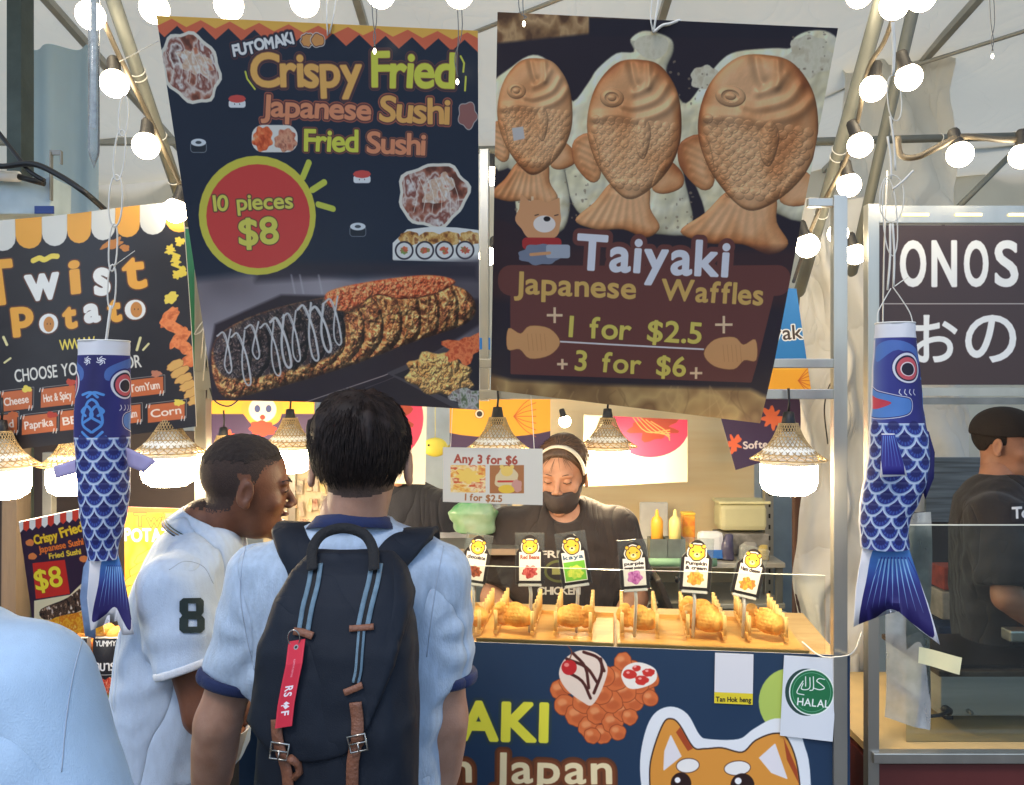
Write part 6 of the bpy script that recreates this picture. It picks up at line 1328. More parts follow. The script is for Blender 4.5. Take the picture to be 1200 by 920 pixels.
def onbag(pix, n=8, lift=.003, tree=None):
    pp = spline([np.array(q, float) for q in pix], n); out = []
    for q in pp:
        h = hit(tree or bt, q[0], q[1], lift) or hit(bt2, q[0], q[1], lift)
        if h: out.append(h)
    N_ = [o[1] for o in out]; return [o[0] for o in out], [np.mean(N_[max(0, i - 3):i + 4], 0) / np.linalg.norm(np.mean(N_[max(0, i - 3):i + 4], 0)) for i in range(len(N_))]
def strap(name, pix, w, th, m, lift=.003, off=0.):
    mb = MB(); p, n = onbag([(x + off, y) for x, y in pix], lift=lift); ribbon(mb, p, n, w, th); return mb.build(name, m, bag, True)
Rp = [(441, 662), (437, 684), (430, 712), (425, 736)]; Lp = [(371, 662), (368, 684), (361, 712), (356, 740)]
for pth in (Rp, Lp):
    strap('webbing_backing', pth, .021, .002, M_canvas2, .001)
    for o_ in (-5.2, 5.2): strap('webbing', pth, .0075, .0022, M_web, .003, o_)
strap('webbing', [(424, 738), (422, 760), (420, 785), (417, 800)], .012, .002, M_web, .003); strap('webbing_core', [(424, 738), (422, 760), (420, 785), (417, 800)], .004, .002, M_canvas2, .0045)
strap('leather_tab', [(410, 737), (424, 736), (438, 735)], .0095, .003, M_leather, .005); strap('leather_tab', [(404, 811), (414, 807), (425, 802)], .010, .003, M_leather, .005); strap('leather_tab', [(346, 740), (357, 742), (368, 746)], .0115, .003, M_leather, .006)
strap('leather_strap', [(417, 822), (420, 846), (418, 868), (414, 892), (413, 930)], .0185, .0035, M_leather, .006); strap('leather_strap', [(326, 842), (327, 862), (332, 882), (338, 902), (340, 932)], .0175, .0035, M_leather, .006)
def buckle(x, y, a, w=.026, h=.024):
    hh = hit(bt, x, y, .010) or hit(bt2, x, y, .010); c0 = hh[0]; ux = np.array((math.cos(R(a)), 0, math.sin(R(a)))); uz = np.array((-math.sin(R(a)), 0, math.cos(R(a))))
    MB().tube([c0 + ux * i * w / 2 + uz * j * h / 2 for i, j in ((-1, -1), (1, -1), (1, 1), (-1, 1))], .0018, 8, closed=True).tube([c0 - ux * w / 2, c0 + ux * w / 2], .0014, 6).tube([c0, c0 - uz * h / 2 + (0, -.002, 0)], .0012, 6).build('buckle', M_buckle, bag, True)
buckle(418, 866, 12); buckle(331, 877, -8)
MB().tube([np.array(hit(bt, x, y, .010)[0]) if hit(bt, x, y) else P(x, y, 1.2) for x, y in ((343, 885), (349, 895), (351, 905), (344, 912))], .006, 8).build('strap_end', M_leather, bag, True)
# carrying handle and shoulder straps
hp = spline([P(366, 668, 1.27), P(366, 644, 1.30), P(378, 626, 1.315), P(402, 619, 1.32), P(426, 626, 1.315), P(437, 644, 1.30), P(438, 668, 1.27)], 6); mb = MB(); ribbon(mb, hp, [np.array((0, -1, .1)) for _ in hp], .017, .005)
mb.build('carry_handle', M_canvas2, bag, True)
tt = bvh(tee)
for nm, pix, tail_ in (('shoulder_strap', [(337, 618), (345, 636), (355, 662), (362, 690)], -1), ('shoulder_strap', [(487, 630), (470, 642), (455, 662), (448, 690)], 1)):
    p, n = on_surface(tt, pix, 6, .006); k0 = p[0]; ext = [k0 + (tail_ * .004, .095, -.022), k0 + (tail_ * .002, .06, -.001), k0 + (0, .02, .004)]; ex2 = [np.array(OA) + (tail_ * .11, .165, 1.28), np.array(OA) + (tail_ * .12, .17, 1.15), np.array(OA) + (tail_ * .16, .10, 1.05)]
    p = spline(ex2[::-1] + ext, 4) + p; n = [np.array((0, 1., 0))] * 12 + [np.array((0, .6, .8))] * 6 + [np.array((0, .1, .99))] * 7 + n; n = n[:len(p)]
    while len(n) < len(p): n.append(n[-1])
    n = [np.mean(n[max(0, i - 4):i + 5], 0) for i in range(len(n))]; n = [q / np.linalg.norm(q) for q in n]; mb = MB(); ribbon(mb, p, n, .060, .011); mb.build(nm, M_canvas, bag, True)
# red key tag
kt = thing('key_tag', 'red embroidered strap tag hanging from the backpack on a split ring', 'key tag', P(350, 746, 1.18))
c = Canvas(90, 480, (206, 38, 62))
def vtext(s, y0, size, colr, x=45, grow=1.6):
    g, wd = text_loops(s, size, gap=.12)
    for ll in g: c.poly([np.stack([x - size * .34 + l[:, 1], y0 + l[:, 0]], 1) for l in ll], colr, r=grow)
    return wd
vtext('RS', 250, 58, (236, 230, 234)); vtext('F', 395, 58, (236, 230, 234)); c.poly(np.array([(30, 352), (44, 340), (66, 356), (50, 360), (66, 372), (44, 384), (30, 366), (42, 361)]), (236, 230, 234)); c.line([(22, 362), (34, 361)], 6, (236, 230, 234)); vtext('REMOVE BEFORE', 96, 13, (226, 160, 170), grow=.2); c.poly(ell(45, 34, 13, 13), (150, 150, 150)); c.poly(ell(45, 34, 7, 7), (30, 30, 34)); 
for x in (6, 84): c.line([(x, 6), (x, 474)], 1.5, (226, 80, 96))
hh = [hit(bt, x, y, .014) or hit(bt2, x, y, .014) for x, y in ((352, 752), (348, 776), (344, 800), (340, 824), (337, 849))]; pp = [h[0] for h in hh]; vs = []; uvs = []
for i, q in enumerate(pp):
    for s in (-1, 1): vs.append(q + np.array((.0125 * s, 0, .002 * s))); uvs.append(((s + 1) / 2, 1 - i / 4))
vs += [v + np.array((0, .0018, 0)) for v in vs]; n_ = 10; fs = [(2 * i, 2 * i + 2, 2 * i + 3, 2 * i + 1) for i in range(4)]; fs += [tuple(q + n_ for q in f[::-1]) for f in fs] + [(0, 1, 11, 10), (8, 18, 19, 9)] + [(2 * i, 10 + 2 * i, 12 + 2 * i, 2 * i + 2) for i in range(4)] + [(2 * i + 1, 2 * i + 3, 13 + 2 * i, 11 + 2 * i) for i in range(4)]
me = bpy.data.meshes.new('strip'); me.from_pydata([tuple(map(float, v)) for v in vs], [], fs); ul = me.uv_layers.new(name='UVMap')
for l in me.loops: ul.data[l.index].uv = uvs[l.vertex_index % 10]
link('strip', me, art_mat('key_tag_print', c, .7), kt)
q = pp[0] + (-.004, -.002, .004); MB().tube([q + np.array((.009 * math.cos(a), -.002 * math.sin(a), .013 * math.sin(a))) for a in np.linspace(0, 2 * math.pi, 20, endpoint=False)], .0011, 6, closed=True).build('split_ring', M_buckle, kt, True)

# ---------------- the man in the polo shirt
OB = (-.765, 1.86, 0.); YB = -82
toB = [(.88, 0, 0, .185, .15), (1.0, 0, .005, .185, .155), (1.15, 0, .01, .182, .142), (1.27, 0, .02, .182, .124), (1.34, 0, .03, .165, .104), (1.385, 0, .042, .11, .085), (1.415, 0, .055, .066, .066)]
shB = [(-.175, .035, 1.315), (.175, .02, 1.315)]; elB = [(-.23, .10, 1.06), (.215, .10, 1.055)]; wrB = [(-.12, .30, 1.05), (.10, .30, 1.03)]
def regB(C, h):
    q = h.loc(C); x, y, z = q.T; low = np.interp(y, [-.11, -.06, -.03, -.018, .012, .024, .05, .075, .1], [-.062, -.062, -.052, .02, .012, .045, .066, .088, .11]); hair = (C[:, 2] > 1.33) & (z > low)
    ear = (np.abs(x) > .0735) & (z < .036); r = np.where(hair & ~ear & (z > low + .012 * np.random.default_rng(1).random(len(z))), 1, 0); top = hair & (z > .082 - y * .2)
    lip = (y > .088) & (np.abs(z + .058) < .012) & (np.abs(x) < .022) & (C[:, 2] > 1.33); r = np.where(lip, 3, r); return np.where(top, 2, r)
PB, hB, LB_ = person('man in a white polo shirt with a dark 8 on its sleeve, facing right', OB, YB, (0, .146, 1.497), 12, -9, shB, elB, wrB, M_skinB, toB, mat('dark_trousers', (30, 32, 40), .8), hs=1.02, neckb=(0, .05, 1.375), neckr=.060, open_=.006,
    headmats=[mat('faded_hair_b', (54, 38, 32), .75, 0, .2, 160, .4, 420), M_stub, M_lipB], region=regB, hands=[dict(d=(.3, 1, .1), n=(0, 0, -1), curl=30), dict(d=(-.3, 1, .2), n=(0, 0, -1), curl=34)])
M_polo = knit('polo_pique', (180, 198, 220), .05, 600)
fB = shirt_fn(toB, shB, elB, .62, (.068, .074), .008, 11, neck=((0, .04, 1.365), (.12, .08, .035)), freq=7.)
polo = LB_(sculpt('polo_shirt', [(fB, (-.36, -.2, .87), (.36, .27, 1.44), .009)], M_polo, None))
def hB_fn(q, d):
    x, y, z = q.T; low = np.interp(y, [-.12, -.06, 0, .05, .085, .12], [.045, .045, .06, .076, .098, .12]); low = low + .014 * noise3(q, 110, 8); return smax(d - .003 * np.clip((z - .07) * 20, 0, 1) + .0035 * noise3(q, 150, 4), low - z, .012)
LB_(sculpt('hair', [hair_shell(hB, .0015, hB_fn, h=.003)], M_stub, None))
cB = np.array((0, .058, 1.405)); mcol = M_polo; collar_ring(LB_, cB, .066, .068, -24, .046, mcol, flare=.55, front_drop=.03)
for dz, mm in ((-.014, (40, 70, 60)), (-.019, (150, 120, 60)), (-.024, (30, 34, 40))):
    T = np.array(Matrix.Rotation(R(-24), 3, 'X')); pts = []
    for k in range(48): a = 2 * math.pi * k / 48; fl = .55 * .046 * (.5 - dz / .046) + .0045; pts.append(cB + T @ (np.array(((.066 + fl) * math.cos(a), (.068 + fl) * math.sin(a), -.03 * max(0, math.sin(a)) ** 2 + dz))))
    LB_(MB().tube(pts, .0013, 5, closed=True).build('collar_stripe', mat('stripe', mm, .7), None, True))
LB_(MB().box((0, .135, 1.345), (.022, .012, .09), np.array(Matrix.Rotation(R(20), 3, 'X')), bev=.004).build('placket', mat('dark_placket', (34, 38, 44), .7), None))
cuff(LB_, shB[1], elB[1], .62, .0735, knit('white_rib', (214, 220, 228)), .016); cuff(LB_, shB[0], elB[0], .62, .0735, knit('white_rib', (214, 220, 228)), .016)
bpy.context.view_layer.update()
def decal(name, tree, x0, y0, x1, y1, nx, ny, m, parent, lift=.0022, skew=0., rotc=None):
    vs = []; uv = []; ok = {}
    for j in range(ny + 1):
        for i in range(nx + 1):
            a, b = i / nx, j / ny; X = x0 + (x1 - x0) * a + skew * (b - .5); Y = y0 + (y1 - y0) * b; h = hit(tree, X, Y, lift)
            if h is not None: ok[(i, j)] = len(vs); vs.append(h[0]); uv.append((a, 1 - b))
    fs = [(ok[(i, j)], ok[(i, j + 1)], ok[(i + 1, j + 1)], ok[(i + 1, j)]) for j in range(ny) for i in range(nx) if all(k in ok for k in ((i, j), (i, j + 1), (i + 1, j + 1), (i + 1, j)))]
    me = bpy.data.meshes.new(name); me.from_pydata([tuple(map(float, v)) for v in vs], [], fs); ul = me.uv_layers.new(name='UVMap')
    for l in me.loops: ul.data[l.index].uv = uv[l.vertex_index]
    me.materials.append(m); o = bpy.data.objects.new(name, me); sc.collection.objects.link(o); o.parent = parent; bpy.context.view_layer.update(); o.matrix_parent_inverse = parent.matrix_world.inverted(); me.polygons.foreach_set('use_smooth', [True] * len(me.polygons)); return o
tp = bvh(polo)
def outline_mesh(name, tree, loops_, m, parent, lift=.003):
    """filled outlines in picture space dropped on a garment: fine grid clipped to the shape"""
    al = np.concatenate(loops_); mn, mx = al.min(0), al.max(0); n = 46; vs = []; ok = {}; fs = []
    def ins(x, y):
        c_ = False
        for l in loops_:
            for i in range(len(l)):
                ax, ay = l[i]; bx_, by_ = l[(i + 1) % len(l)]
                if (ay <= y) != (by_ <= y) and x - ax < (y - ay) * (bx_ - ax) / (by_ - ay): c_ = not c_
        return c_
    for j in range(n + 1):
        for i in range(n + 1):
            X = mn[0] + (mx[0] - mn[0]) * i / n; Y = mn[1] + (mx[1] - mn[1]) * j / n; h = hit(tree, X, Y, lift)
            if h is not None: ok[(i, j)] = len(vs); vs.append(h[0])
    for j in range(n):
        for i in range(n):
            if ins(mn[0] + (mx[0] - mn[0]) * (i + .5) / n, mn[1] + (mx[1] - mn[1]) * (j + .5) / n) and all(k in ok for k in ((i, j), (i, j + 1), (i + 1, j + 1), (i + 1, j))): fs.append((ok[(i, j)], ok[(i, j + 1)], ok[(i + 1, j + 1)], ok[(i + 1, j)]))
    me = bpy.data.meshes.new(name); me.from_pydata([tuple(map(float, v)) for v in vs], [], fs); me.materials.append(m); o = bpy.data.objects.new(name, me); sc.collection.objects.link(o); o.parent = parent; bpy.context.view_layer.update(); o.matrix_parent_inverse = parent.matrix_world.inverted(); return o
seam(tp, [(198, 668), (216, 658), (238, 664), (250, 684)], M_seam, PB, r=.0008)
o8 = [np.array([(-3, 0), (3, 0), (28, 0)])[:0]]
def oct_(x0, y0, x1, y1, c_=3.5): return np.array([(x0 + c_, y0), (x1 - c_, y0), (x1, y0 + c_), (x1, y1 - c_), (x1 - c_, y1), (x0 + c_, y1), (x0, y1 - c_), (x0, y0 + c_)], float)
top8 = oct_(210, 701, 238, 722); bot8 = oct_(210, 720, 239, 742)
outline_mesh('number_patch', tp, [np.array([(214, 701), (234, 701), (238, 705), (238, 717), (235, 721), (239, 725), (239, 738), (235, 742), (214, 742), (210, 738), (210, 725), (213, 721), (210, 717), (210, 705)], float), np.array([(220, 707), (229, 707), (229, 716), (220, 716)], float), np.array([(220, 726), (230, 726), (230, 735), (220, 735)], float)], mat('patch_dark', (22, 42, 44), .8), PB)
LB_(MB().tube([hB.R @ np.array(q) * hB.s + hB.c for q in ((.018, .094, .027), (.034, .088, .031), (.050, .070, .027))], [.002, .003, .0015], 6).build('eyebrow', M_stub, None, True)); LB_(MB().tube([hB.R @ np.array(q) * hB.s + hB.c for q in ((-.018, .094, .027), (-.034, .088, .031), (-.050, .070, .027))], [.002, .003, .0015], 6).build('eyebrow', M_stub, None, True))
for s in (-1, 1): LB_(MB().tube([hB.R @ np.array(q) * hB.s + hB.c for q in ((s * .02, .0865, .006), (s * .031, .0885, .008), (s * .043, .082, .004))], .0016, 6).build('eyelid', M_stub, None, True))
# moustache shadow and what he holds
def stash(q, d): x, y, z = q.T; return smax(smax(d, np.abs(z + .043) - .006, .003), np.abs(x) - .027, .003) + np.where(y < .05, 1, 0)
cp = P(262, 872, 1.66); tb_ = thing('takeaway_bowl', 'white paper bowl held low by the man in the polo shirt', 'bowl', cp)
MB().lathe([(.0, -.03), (.032, -.03), (.05, .03), (.052, .032), (.047, .03), (.0, -.02)], cp, 28).build('bowl', mat('white_paper', (226, 222, 214), .6), tb_, True)
MB().lathe([(.0, .024), (.046, .026), (.03, .035), (0, .04)], cp, 20).build('food', mat('brown_food', (170, 104, 60), .5, 0, .4, 60, .5, 90), tb_, True)

# ---------------- the close shoulder at the lower left
OC = (-.738, .93, 0.)
toC = [(.82, 0, 0, .19, .14), (1.0, 0, 0, .19, .14), (1.2, 0, 0, .21, .14), (1.33, 0, 0, .215, .125), (1.42, 0, 0, .19, .11), (1.462, 0, 0, .13, .08), (1.475, 0, 0, .065, .066)]
shC = [(-.20, 0, 1.38), (.190, 0, 1.385)]; elC = [(-.26, .02, 1.08), (.285, -.01, 1.09)]; wrC = [(-.25, .1, .85), (.30, .12, .86)]
PC, hC, LC = person('close person at the lower left, only the pale blue T-shirt shoulder in view', OC, -8, (0, .02, 1.60), 0, 0, shC, elC, wrC, M_skinA, toC, mat('grey_trousers', (60, 62, 68), .8), headh=.005)
teeC = LC(sculpt('t_shirt', [(shirt_fn(toC, shC, elC, .80, (.076, .084), .004, 31, neck=((0, 0, 1.435), (.13, .075, .036)), freq=6.), (-.42, -.2, .8), (.44, .2, 1.5), .009)], knit('pale_blue_tee', (176, 204, 230), .03, 900, wr=.35), None))
bpy.context.view_layer.update(); tc_ = bvh(teeC); seam(tc_, [(96, 752), (86, 790), (78, 840), (72, 905)], M_seam, PC, r=.0007, lift=0)
def hC_fn(q, d): x, y, z = q.T; low = np.interp(y, [-.12, -.05, -.03, .03, .06, .1], [-.05, -.04, .01, .02, .05, .08]); return smax(d + .004 * noise3(q, 60, 2), low - z, .01)
LC(sculpt('hair', [hair_shell(hC, .012, hC_fn, h=.006)], M_hair, None))

# ---------------- the vendor with mask and headband
OV = (.178, 2.78, 0.)
toV = [(.83, 0, 0, .20, .14), (.98, 0, 0, .20, .14), (1.13, 0, 0, .205, .14), (1.24, 0, 0, .20, .125), (1.295, 0, -.005, .175, .10), (1.335, 0, -.01, .115, .08), (1.36, 0, -.01, .066, .062)]
shV = [(-.19, 0, 1.25), (.19, 0, 1.25)]; elV = [(-.245, .05, 1.02), (.245, .05, 1.02)]; wrV = [(-.15, .24, .99), (.15, .24, .99)]
PV, hV, LV = person('vendor in black T-shirt, dark face mask and cream headband behind the tray', OV, 180, (.005, .02, 1.435), -14, -12, shV, elV, wrV, M_skinV, toV, mat('black_trousers', (28, 28, 32), .8), hs=1.06, neckb=(0, -.01, 1.32), neckr=.054, fem=True, arm=.95, hands=[dict(d=(.4, 1, 0), n=(0, 0, -1), curl=30), dict(d=(-.4, 1, 0), n=(0, 0, -1), curl=30)])
M_btee = knit('black_tee', (50, 42, 40), .06)
fV = shirt_fn(toV, shV, elV, .80, (.078, .080), .010, 41, neck=((0, -.005, 1.32), (.11, .07, .03)), freq=8.)
def fV2(p): return smax(fV(p), -s_ell(p, (0, .10, 1.335), (.064, .10, .055)), .006)
teeV = LV(sculpt('t_shirt', [(fV2, (-.38, -.2, .8), (.38, .24, 1.36), .009)], M_btee, None))
def mk(q, d):
    x, y, z = q.T; dd = smin(d, s_ell(q, (0, .082, -.045), (.030, .034, .045)), .03) - .003; top = -.033 + .15 * np.abs(x)
    return smax(smax(smax(dd, z - top, .003), -.108 - z, .003), .012 - y, .003)
LV(sculpt('face_mask', [hair_shell(hV, .003, mk)], mat('charcoal_mask', (70, 62, 62), .8, 0, .1, 8, .2, 200), None))
def hV_fn(q, d):
    x, y, z = q.T; d = smin(d, s_ell(q, (0, -.075, .075), (.045, .04, .04)), .03); d = smin(d, s_ell(q, (0, -.03, .04), (.081, .092, .085)), .02); fr = np.interp(np.abs(x), [0, .04, .07, .09], [.083, .078, .04, .0]); low = np.interp(y, [-.12, -.05, .0, .04, .07], [-.06, -.06, -.03, .03, .06])
    g = d + .004 * noise3(q * (.4, 1, 1), 70, 6); return smax(smax(g, low - z, .01), (y - .0) - np.interp(z, [-.05, .03, .07, .09, .12], [.015, .04, .062, .072, .09]), .01)
LV(sculpt('hair', [hair_shell(hV, .009, hV_fn)], mat('vendor_hair', (84, 64, 52), .5, 0, .3, 60), None))
pts = []
for k in range(25):
    a = math.pi * k / 24; pts.append(hV.R @ np.array((.0815 * math.cos(a), .048, .020 + .0915 * math.sin(a))) * hV.s + hV.c)
mb = MB(); ribbon(mb, [np.array(q) for q in pts], [(q - (hV.R @ np.array((0, .04, .02)) + hV.c)) / np.linalg.norm(q - (hV.R @ np.array((0, .04, .02)) + hV.c)) for q in pts], .021, .005); LV(mb.build('headband', mat('cream_band', (232, 224, 206), .7), None, True))
for s in (-1, 1):
    LV(MB().tube([hV.R @ np.array(q) * hV.s + hV.c for q in ((s * .018, .0855, .003), (s * .030, .0885, .000), (s * .044, .082, .004))], .0013, 6).build('eyelashes', M_black, None, True))
    LV(MB().tube([hV.R @ np.array(q) * hV.s + hV.c for q in ((s * .016, .090, .026), (s * .032, .088, .030), (s * .048, .074, .025))], [.0012, .0018, .001], 6).build('eyebrow', mat('brow_brown', (70, 50, 42), .7), None, True))
    LV(MB().tube([hV.R @ np.array(q) * hV.s + hV.c for q in ((s * .060, .03, -.025), (s * .072, .012, -.01), (s * .078, -.012, .008))], .0012, 5).build('mask_loop', M_black, None, True))
locks(hV, 700, 8, lambda y: .05 if y < .04 else .075, L=(.03, .06), r=.0012, whorl=(0, .10, .10), squash=(.0865, .1005, .0935), out=.004, m=mat('vendor_hair_locks', (110, 84, 66), .5), LLf=LV)
tv = bvh(teeV); c = Canvas(150, 190, (44, 38, 38)); c.poly(ell(80, 70, 42, 34), (90, 96, 54)); c.poly(ell(80, 70, 34, 26), (44, 38, 38)); c.poly(rect(60, 60, 100, 80), (150, 150, 90)); fit(c, 'FRIED', 30, 130, 30, 28, 30, layers=[(1, (200, 196, 188))]); fit(c, 'CHICKEN', 20, 140, 140, 140, 32, layers=[(1, (200, 196, 188))]); fit(c, 'THE GOOD ONE', 30, 130, 172, 172, 18, layers=[(.6, (190, 186, 178))]) if False else None
decal('shirt_print', tv, 622, 642, 684, 716, 12, 14, art_mat('shirt_print_vendor', c, .8), PV)

# ---------------- second vendor, mostly hidden
OW = (-.41, 3.0, 0.)
toW = [(.85, 0, 0, .18, .13), (1.1, 0, 0, .19, .13), (1.27, 0, 0, .19, .12), (1.33, 0, 0, .16, .10), (1.37, 0, 0, .10, .08), (1.39, 0, 0, .06, .06)]
shW = [(-.17, 0, 1.29), (.17, 0, 1.29)]; elW = [(-.22, .06, 1.04), (.22, .06, 1.04)]; wrW = [(-.14, .24, 1.06), (.14, .24, 1.06)]
PW, hW, LW = person('second vendor in navy and grey shirt behind the backpack man and pink disc poster', OW, 170, (0, .03, 1.50), 10, -10, shW, elW, wrW, M_skinV, toW, M_black, headh=.005, hs=.98)
def regW(C): return np.where(C[:, 2] < 1.22, 1, 0)
LW(sculpt('shirt', [(shirt_fn(toW, shW, elW, .95, (.072, .068), .008, 51, neck=((0, 0, 1.355), (.11, .07, .03))), (-.36, -.2, .84), (.36, .24, 1.42), .012)], None, None, [knit('navy_shirt', (24, 26, 38)), knit('grey_shirt', (150, 152, 158))], regW))
LW(sculpt('hair', [hair_shell(hW, .012, hC_fn, h=.007)], M_hair, None)); LW(sculpt('face_mask', [hair_shell(hW, .003, mk, h=.005)], mat('black_mask', (34, 32, 34), .8), None))

# ---------------- the cook in the brown stall
OO = (1.60, 2.66, 0.)
toO = [(.85, 0, 0, .20, .12), (1.1, 0, 0, .215, .130), (1.28, 0, 0, .22, .130), (1.375, 0, 0, .19, .115), (1.42, 0, .01, .11, .085), (1.448, 0, .02, .066, .066)]
shO = [(-.19, 0, 1.33), (.19, 0, 1.33)]; elO = [(-.24, .08, 1.08), (.25, .02, 1.10)]; wrO = [(-.10, .30, 1.06), (.16, .20, .955)]
PO, hO, LO = person('cook in black cap and black T-shirt at the griddle, cut by the right edge', OO, -118, (0, .035, 1.548), -20, -4, shO, elO, wrO, M_skinT, toO, M_black, headh=.0035, hs=.95, neckb=(0, .015, 1.42), hands=[dict(d=(.2, 1, -.2), n=(0, 0, -1), curl=30), dict(d=(.1, 1, -.3), n=(0, 0, -1), curl=30)])
teeO = LO(sculpt('t_shirt', [(shirt_fn(toO, shO, elO, .86, (.084, .088), .012, 61, neck=((0, .01, 1.405), (.12, .08, .035))), (-.40, -.22, .84), (.40, .26, 1.52), .010)], knit('black_shirt', (34, 30, 32), .06), None))
def capf(q, d):
    x, y, z = q.T; dd = smin(d, s_ell(q, (0, -.01, .05), (.086, .106, .078)), .02); c_ = smax(dd, (.028 + .12 * np.maximum(y, 0)) - z, .004); vis = smax(s_ell(q, (0, .105, .040 - .0), (.068, .075, .012)), .06 - y, .004); return smin(c_, vis, .006)
LO(sculpt('cap', [(lambda p: capf(hO.loc(p), hO.base(hO.loc(p)) - .008), hO.c - .15, hO.c + .22, .004)], mat('black_cap', (36, 28, 28), .85, 0, .1, 8, .3, 300), None))
def hO_fn(q, d): x, y, z = q.T; low = np.interp(y, [-.12, -.05, -.03, .02], [-.04, -.03, 0, .0]); return smax(smax(d, low - z, .006), y - .02, .005)
LO(sculpt('hair', [hair_shell(hO, .004, hO_fn, h=.005)], M_stub, None))
to = bvh(teeO); c = Canvas(120, 60, (34, 30, 32)); fit(c, 'Tos', 8, 112, 48, 44, 50, layers=[(2, (220, 216, 212))], gap=.0); decal('shirt_lettering', to, 1184, 590, 1214, 612, 8, 6, art_mat('shirt_print_cook', c, .8), PO)
# ================================================================ festoon bulbs, fairy lights, cables
M_bulb = mat('bulb_glow', (255, 236, 200), emit=BULB_E); M_sock = mat('bulb_socket', (44, 42, 40), .6); M_cable = mat('brown_cable', (96, 86, 70), .5); M_bcable = mat('black_cable', (24, 26, 30), .45)
def make_bulb():
    t = thing('festoon_bulb', 'x', 'bulb', (0, 0, 0), 'round festoon bulbs')
    MB().ball((0, 0, 0), .0305, 22, 14).build('globe', M_bulb, t, True)
    MB().lathe([(0, .066), (.010, .066), (.014, .06), (.015, .035), (.0175, .03), (.017, .022), (0, .02)], seg=14).build('socket', M_sock, t, True)
    return t
fb = make_bulb()
bl = [(106, 18, 1.75, 'bulb behind the clear light tube at the top left'), (181, 10, 1.7, 'bulb at the top left corner of the fried sushi poster', ), (268, 6, 1.7, 'bulb above the FUTOMAKI lettering of the sushi poster'), (357, 2, 1.7, 'bulb above the left half of the word Crispy'), (446, -8, 1.7, 'bulb above the right end of the word Crispy'), (538, -8, 1.7, 'bulb above the end of the word Fried'),
      (134, 98, 1.8, 'bulb just above the white chain of ties'), (171, 171, 1.88, 'bulb hanging below the pipe left of the sushi pieces on the poster'), (206, 247, 2.0, 'bulb touching the top right corner of the potato banner'),
      (1007, -6, 1.95, 'bulb at the top, leftmost of the cluster over the cord bundle'), (1048, 6, 1.75, 'big bulb that the white cord bundle hangs from'), (1080, -3, 1.8, 'bulb at the top, rightmost of the cluster over the cord bundle'), (1065, 91, 1.9, 'bulb immediately right of the white cord bundle'), (1023, 104, 1.95, 'bulb immediately left of the white cord bundle'), (1008, 170, 2.0, 'bulb on the pipe level with the horizontal pipe'), (995, 217, 2.1, 'lowest bulb on the thick slanting pipe, above the stall frame'),
      (1125, 181, 1.95, 'bulb hanging under the level pipe above the word ONOS'), (1198, 183, 2.0, 'bulb on the level pipe cut by the right edge'), (946, 288, 2.25, 'bulb beside the fish waffle poster inside the frame'), (982, 274, 2.4, 'bulb half behind the right aluminium post'), (1002, 298, 2.5, 'small lowest bulb between the two stall frames'), (575, 206, 2.5, 'upper bulb glimpsed in the gap between the two posters'), (572, 300, 2.6, 'lower bulb glimpsed in the gap between the two posters'), (662, 494, 3.0, 'small bulb hanging above the vendor with the headband')]
for k, (x, y, d, lab) in enumerate(bl):
    o = fb if k == 0 else copy_tree(fb); place(o, P(x, y, d), lab, {662: .75, 1002: 1.05, 946: 1.1}.get(x, 1.)); o.rotation_euler = (R(rr.uniform(-12, 12)), R(rr.uniform(-22, 22)), 0)
def cable(label, pts, r=.005, m=None, nm='cable', grp=None):
    o = MB().tube(spline([P(*q) for q in pts], 6), r, 8).build(nm, m or M_cable, None, True); return tag(o, label, 'cable', grp)
cable('brown festoon cable running down the left pipe', [(-40, -60, 1.7), (60, -30, 1.72), (104, -6, 1.75), (140, 66, 1.8), (176, 140, 1.88), (208, 210, 2.0), (222, 240, 2.2)], .0058)
cable('festoon cable sagging along the top above the sushi poster', [(104, -20, 1.74), (181, -22, 1.7), (268, -27, 1.7), (357, -30, 1.7), (446, -38, 1.7), (538, -38, 1.7), (760, -60, 1.7)], .005)
cable('festoon cable strapped to the thick slanting pipe right of the poster', [(1070, -60, 1.8), (1040, 40, 1.9), (1018, 80, 1.95), (1004, 146, 2.0), (990, 190, 2.08), (955, 258, 2.25), (930, 330, 2.7)], .0058)
cable('brown cable drooping under the level pipe behind the cord bundle', [(1052, 160, 2.0), (1056, 182, 2.0), (1075, 184, 1.98), (1100, 172, 1.96), (1128, 160, 1.95), (1180, 164, 2.0), (1230, 160, 2.0)], .0075)
cable('heavy black cable curving past the potato banner corner', [(-30, 190, 2.1), (2, 195, 2.05), (38, 192, 2.02), (70, 206, 2.0), (100, 226, 1.98), (122, 245, 2.06)], .0075, M_bcable)
cable('second black cable lying on the white box', [(-30, 120, 2.1), (2, 160, 2.08), (16, 178, 2.06), (34, 200, 2.04), (52, 212, 2.04)], .006, M_bcable)
cable('thin black loop under the left bracket of the waffle stall', [(246, 455, 2.08), (252, 470, 2.05), (268, 476, 2.05), (282, 466, 2.1), (290, 456, 2.12)], .002, M_bcable)
cable('thin cable looping behind the bright right lamp', [(985, 440, 2.0), (972, 452, 2.1), (966, 480, 2.2), (970, 520, 2.3)], .002, M_bcable)
cable('white cord sagging from the waffle tray to the right post', [(940, 752, 1.94), (960, 768, 1.9), (980, 770, 1.9), (1000, 764, 1.95), (1010, 740, 2.1)], .0017, M_white_cord)
